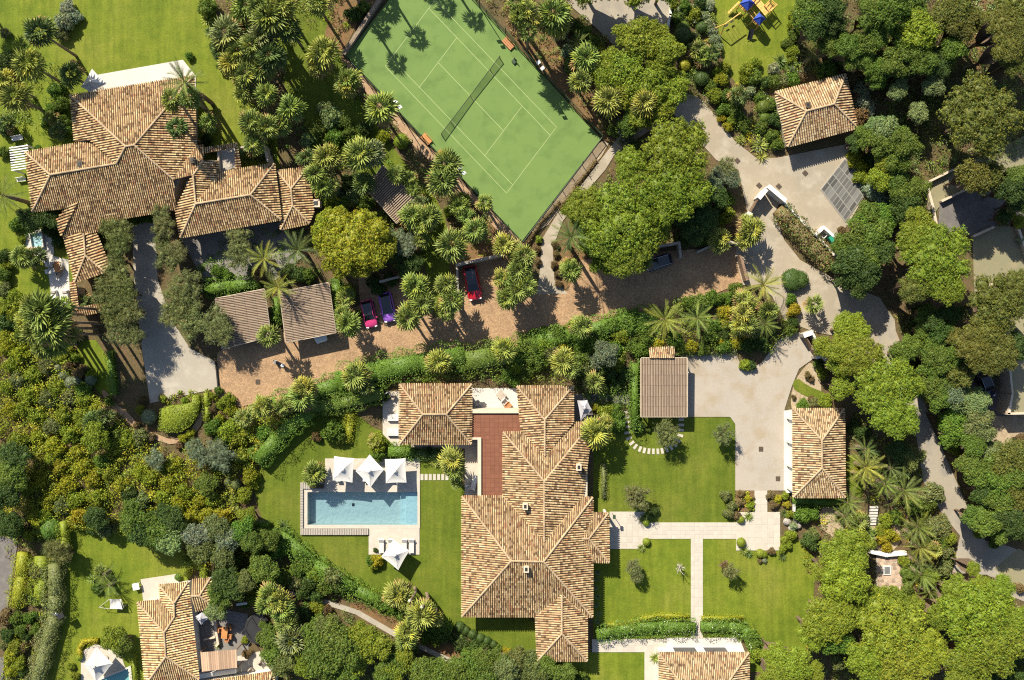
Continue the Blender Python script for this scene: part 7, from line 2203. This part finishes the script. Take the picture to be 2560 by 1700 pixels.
hedge([(1497, 1588), (1545, 1580), (1600, 1572), (1655, 1570), (1735, 1572)], 42, 1.2, 'green', 'left one of two wide white-flecked green hedges above the bottom pool house', dens=34, flower=((.6, .6, .5), .04))
hedge([(1515, 1565), (1580, 1562), (1610, 1548), (1650, 1540), (1720, 1543)], 15, .8, 'yell', 'yellow edging hedge along the top of the left white-flecked hedge', dens=45, leaf=.12)
hedge([(1760, 1570), (1830, 1570), (1868, 1578), (1885, 1605), (1893, 1632)], 40, 1.2, 'green', 'right one of two wide white-flecked green hedges above the bottom pool house', dens=34, flower=((.6, .6, .5), .04))
hedge([(1758, 1547), (1855, 1546)], 11, .8, 'yell', 'yellow edging hedge along the top of the right white-flecked hedge', dens=45, leaf=.12)
hedge([(1955, 525), (1990, 560), (2040, 615), (2085, 660)], 46, 2.0, 'red', 'rusty flowering hedge dividing the concrete yard from the entrance drive', dens=26, leaf=.24, var=.35, flower=((.12, .18, .035), .5))
hedge([(700, 1345), (790, 1420), (880, 1475)], 50, 1.8, 'green', 'dark green hedge along the lower left border of the pool lawn', dens=22)
hedge([(880, 1475), (960, 1512), (1060, 1560), (1120, 1585)], 44, 1.6, 'green', 'green hedge along the bottom border of the pool lawn by the woodland path', dens=22)
hedge([(690, 1318), (720, 1348), (790, 1410), (860, 1455), (950, 1490)], 14, .7, 'yg', 'thin yellowish border of low shrubs edging the lower left pool lawn', dens=34, leaf=.13)
hedge([(578, 1205), (585, 1270), (625, 1302), (670, 1312)], 16, .8, 'olive', 'low curved olive hedge along the left edge of the pool lawn', dens=34, leaf=.13)
hedge([(127, 1420), (128, 1500), (125, 1550), (105, 1620), (80, 1720)], 42, 2.3, 'olive', 'tall pale clipped hedge along the left side of the lower left lawn', dens=40, leaf=.15, var=.22)
hedge([(150, 1310), (155, 1350), (143, 1400)], 22, 2.2, 'yg', 'curved upper end of the tall hedge by the lower left lawn', dens=36, leaf=.13)
hedge([(50, 1390), (44, 1450), (36, 1515)], 40, 1.4, 'yell', 'yellowish clipped hedge strip right beside the grey road', dens=40, leaf=.13, var=.15)
hedge([(95, 1400), (95, 1460), (92, 1510)], 44, 1.6, 'yg', 'green clipped hedge strip between the yellow roadside hedge and the tall pale hedge', dens=34, leaf=.14)
hedge([(457, 1440), (463, 1415), (483, 1408), (503, 1418), (507, 1445)], 17, 1.6, 'yg', 'horseshoe shaped clipped hedge at the top of the straw coloured house', dens=45, leaf=.12)
hedge([(240, 1603), (205, 1605), (195, 1625), (198, 1645)], 13, .8, 'gold', 'golden clipped hedge curving round the big tent parasol', dens=45, leaf=.12)
hedge([(330, 1640), (336, 1720)], 13, 1.0, 'yg', 'thin clipped hedge between the tent parasol patio and the straw coloured house', dens=45, leaf=.12)
hedge([(655, 372), (602, 378), (604, 402)], 20, 1.0, 'dark', 'small dark planting in the walled bed behind the upper left villa', dens=30)
hedge([(1400, 520), (1440, 465), (1490, 400)], 10, .6, 'brown', 'low brownish hedge between the court fence and the curved footpath', dens=40, leaf=.12)
hedge([(1316, 612), (1350, 560), (1400, 505)], 10, .6, 'brown', 'low brownish hedge by the court corner, beside the curved footpath', dens=40, leaf=.12)
hedge([(1640, 892), (1720, 884), (1838, 880)], 12, .7, 'olive', 'low hedge along the top edge of the beige car yard', dens=34, leaf=.14)
hedge([(1988, 1252), (2040, 1256), (2100, 1258)], 24, 1.2, 'green', 'dark green planting along the bottom wall of the white fronted garage', dens=28)
hedge([(268, 880), (276, 950), (280, 985)], 16, 1.6, 'green', 'dark thin hedge left of the olive trees by the white driveway', dens=30)

# ------------------------------------------------------------------ undergrowth, one object per bed
AVOID += [[(740, 60), (800, 60), (860, 200), (960, 330), (1000, 400), (940, 380), (780, 300), (720, 180)], [(1070, 490), (1120, 500), (1130, 640), (1130, 790), (1080, 790), (1065, 620)],
          [(2195, 740), (2236, 800), (2248, 928), (2313, 1034), (2351, 1113), (2421, 1275), (2462, 1351), (2600, 1391), (2600, 1500), (2390, 1421), (2353, 1280), (2307, 1202), (2288, 1088), (2210, 870)],
          [(520, 980), (545, 870), (690, 820), (900, 690), (1010, 680), (1020, 770), (1150, 760), (1146, 655), (1262, 632), (1275, 700), (1345, 722), (1420, 727), (1450, 650), (1842, 615), (1862, 705), (1720, 750), (1500, 795), (1330, 835), (1100, 872), (900, 905), (780, 960), (640, 1005), (590, 1015)],
          [(252, 970), (300, 1000), (352, 1060), (436, 1098), (470, 1120), (380, 1105), (300, 1050)], [(916, 472), (992, 558), (1041, 499), (959, 417)], [(700, 1466), (876, 1498), (1000, 1540), (1090, 1580), (1190, 1650), (1165, 1676), (1000, 1610), (870, 1536), (700, 1486)],
          [(1700, 236), (1746, 244), (1890, 393), (1947, 395), (1969, 367), (2120, 360), (2175, 466), (2100, 600), (1930, 740), (1700, 300)], [(1937, 230), (2114, 186), (2144, 320), (1969, 367)],
          [(2190, 1350), (2260, 1350), (2260, 1500), (2190, 1500)], [(2305, 455), (2560, 380), (2560, 860), (2440, 860), (2430, 600), (2345, 585)], [(2440, 1000), (2600, 880), (2600, 1130), (2470, 1150)],
          [(1340, 735), (1349, 680), (1355, 598), (1470, 435), (1640, 245), (1700, 236), (1536, 395), (1407, 560), (1386, 720)], [(1955, 505), (2095, 655), (2080, 690), (1940, 560)],
          [(1603, 895), (1718, 895), (1720, 1042), (1603, 1042)], [(1000, 955), (1182, 955), (1440, 955), (1440, 1060), (1000, 1115)],
          [(2169, 1255), (2192, 1255), (2192, 1320), (2169, 1320)]]
undergrowth('hillside_undergrowth', [(-60, 770), (60, 740), (130, 850), (215, 960), (330, 1075), (430, 1120), (560, 1100), (640, 1010), (690, 1010), (760, 1045), (640, 1160), (590, 1190), (600, 1290), (680, 1340), (640, 1400), (480, 1420), (420, 1345), (160, 1315), (60, 1350), (-60, 1320)],
            ['yg', 'yell', 'yell', 'pine', 'yg', 'yell', 'piney', 'gold', 'mid'], 'mixed yellow-green scrub over the left hillside', 2.6, (.9, 2.1), (.45, 1.0), 1)
undergrowth('drive_undergrowth', [(640, 1000), (780, 955), (900, 900), (1100, 868), (1330, 833), (1500, 790), (1700, 745), (1850, 735), (1930, 760), (1980, 830), (1920, 880), (1850, 875), (1720, 880), (1600, 890), (1575, 1060), (1500, 1060), (1440, 960), (1300, 955), (1000, 955), (880, 1030), (760, 1050), (690, 1020)],
            ['green', 'mid', 'mid', 'dark', 'yg', 'olive'], 'dense green planting between the cobbled drive and the villas below', 2.0, (.7, 1.8), (.5, 1.0), 2)
undergrowth('woodland_undergrowth', [(1985, 0), (2600, -40), (2600, 500), (2300, 560), (2180, 560), (2120, 420), (2150, 330), (2130, 200), (1960, 200), (1995, 100)],
            ['mid', 'dark', 'pine', 'dark', 'light'], 'dark understorey below the upper right wood', 1.8, (.6, 1.6), (.5, 1.0), 3)
undergrowth('lane_undergrowth', [(2235, 780), (2330, 760), (2600, 780), (2600, 1375), (2460, 1330), (2340, 1050)], ['mid', 'dark', 'olive', 'yg', 'brown'], 'rough understorey between the lane and the right edge', 1.4, (.5, 1.4), (.5, 1.0), 4)
undergrowth('palm_bed_undergrowth', [(550, 0), (860, -20), (850, 150), (980, 300), (1120, 450), (1290, 610), (1240, 700), (1100, 680), (1000, 700), (880, 740), (790, 560), (790, 440), (640, 400), (600, 250)],
            ['mid', 'green', 'dark', 'fan', 'red', 'yg'], 'low planting under the palms below the tennis court', .8, (.4, 1.1), (.4, .8), 5)
undergrowth('court_bed_undergrowth', [(1190, -20), (1440, -20), (1480, 60), (1560, 120), (1690, 250), (1700, 330), (1560, 390), (1520, 335), (1260, 70)],
            ['mid', 'yg', 'olive', 'brown', 'red', 'fan'], 'low planting above the upper right side of the tennis court', .8, (.4, 1.2), (.4, .8), 6)
undergrowth('play_bed_undergrowth', [(1680, -20), (1775, -20), (1800, 150), (1830, 215), (1900, 215), (1990, 130), (1985, 215), (1937, 230), (1965, 370), (1900, 392), (1720, 235), (1690, 120)],
            ['mid', 'yg', 'green', 'pale', 'gold', 'dark'], 'mixed low shrubs between the play lawn and the entrance drive', 1.3, (.5, 1.2), (.4, .8), 7)
undergrowth('lower_wood_undergrowth', [(480, 1420), (640, 1330), (700, 1350), (900, 1490), (1140, 1580), (1250, 1650), (1330, 1640), (1420, 1690), (1420, 1760), (690, 1760), (690, 1500), (560, 1440)],
            ['mid', 'green', 'yg', 'dark', 'olive'], 'dense understorey of the wood along the bottom of the pool garden', 1.1, (.6, 1.7), (.5, 1.0), 8)
undergrowth('roadside_undergrowth', [(20, 1340), (150, 1330), (143, 1420), (140, 1530), (105, 1760), (0, 1760), (20, 1600)], ['yg', 'yell', 'mid', 'olive', 'brown'], 'mixed roadside shrubs in the lower left corner', 1.3, (.5, 1.4), (.4, .9), 9)
undergrowth('corner_undergrowth', [(2000, 1300), (2130, 1245), (2240, 1180), (2300, 1210), (2380, 1310), (2395, 1425), (2600, 1520), (2600, 1760), (1920, 1760), (2010, 1600), (2030, 1500), (2010, 1370)],
            ['yg', 'olive', 'mid', 'gold', 'brown'], 'dry low planting under the lower right pines', .8, (.4, 1.1), (.4, .9), 10)
undergrowth('villa_side_undergrowth', [(-60, 120), (60, 100), (170, 200), (180, 350), (100, 330), (-60, 330)], ['mid', 'green', 'dark', 'fan'], 'green planting below the palms left of the upper left villa', 1.0, (.4, 1.2), (.4, .8), 11)
undergrowth('terrace_undergrowth', [(40, 530), (150, 540), (150, 600), (30, 590)], ['dark', 'mid'], 'dark planting between the hot tub and the upper left villa', 1.2, (.5, 1.3), (.4, .8), 12)
undergrowth('pine_undergrowth', [(1390, 640), (1440, 540), (1480, 440), (1560, 380), (1790, 400), (1840, 480), (1840, 600), (1600, 655), (1450, 690)], ['mid', 'dark', 'brown', 'olive'], 'shaded low planting below the pines beside the curved footpath', .8, (.4, 1.2), (.4, .9), 13)
undergrowth('carport_undergrowth', [(640, 500), (760, 560), (830, 680), (900, 700), (880, 830), (840, 800), (830, 700), (700, 725), (540, 745), (490, 760), (480, 690), (560, 600)], ['green', 'mid', 'dark'], 'green planting behind the twin carports', 1.0, (.4, 1.2), (.4, .8), 14)
undergrowth('yard_bed_undergrowth', [(1842, 1228), (1884, 1228), (1884, 1276), (1840, 1276)], ['red', 'gold', 'yg', 'brown'], 'reddish and golden low plants beside the white plaza', 3.5, (.25, .5), (.25, .45), 15)
undergrowth('garage_bed_undergrowth', [(2115, 1030), (2290, 1040), (2310, 1200), (2250, 1280), (2120, 1260), (2170, 1240), (2140, 1130)], ['dark', 'mid', 'olive', 'yg'], 'low planting between the garage and the lane', .9, (.4, 1.2), (.4, .9), 16)
undergrowth('driveway_bed_undergrowth', [(380, 990), (545, 960), (590, 1015), (640, 1005), (600, 1060), (520, 1050), (500, 1000), (400, 1015)], ['yg', 'brown', 'yell', 'mid'], 'dry planting at the foot of the white driveway', 1.6, (.3, .8), (.3, .6), 17)
finish_labels()
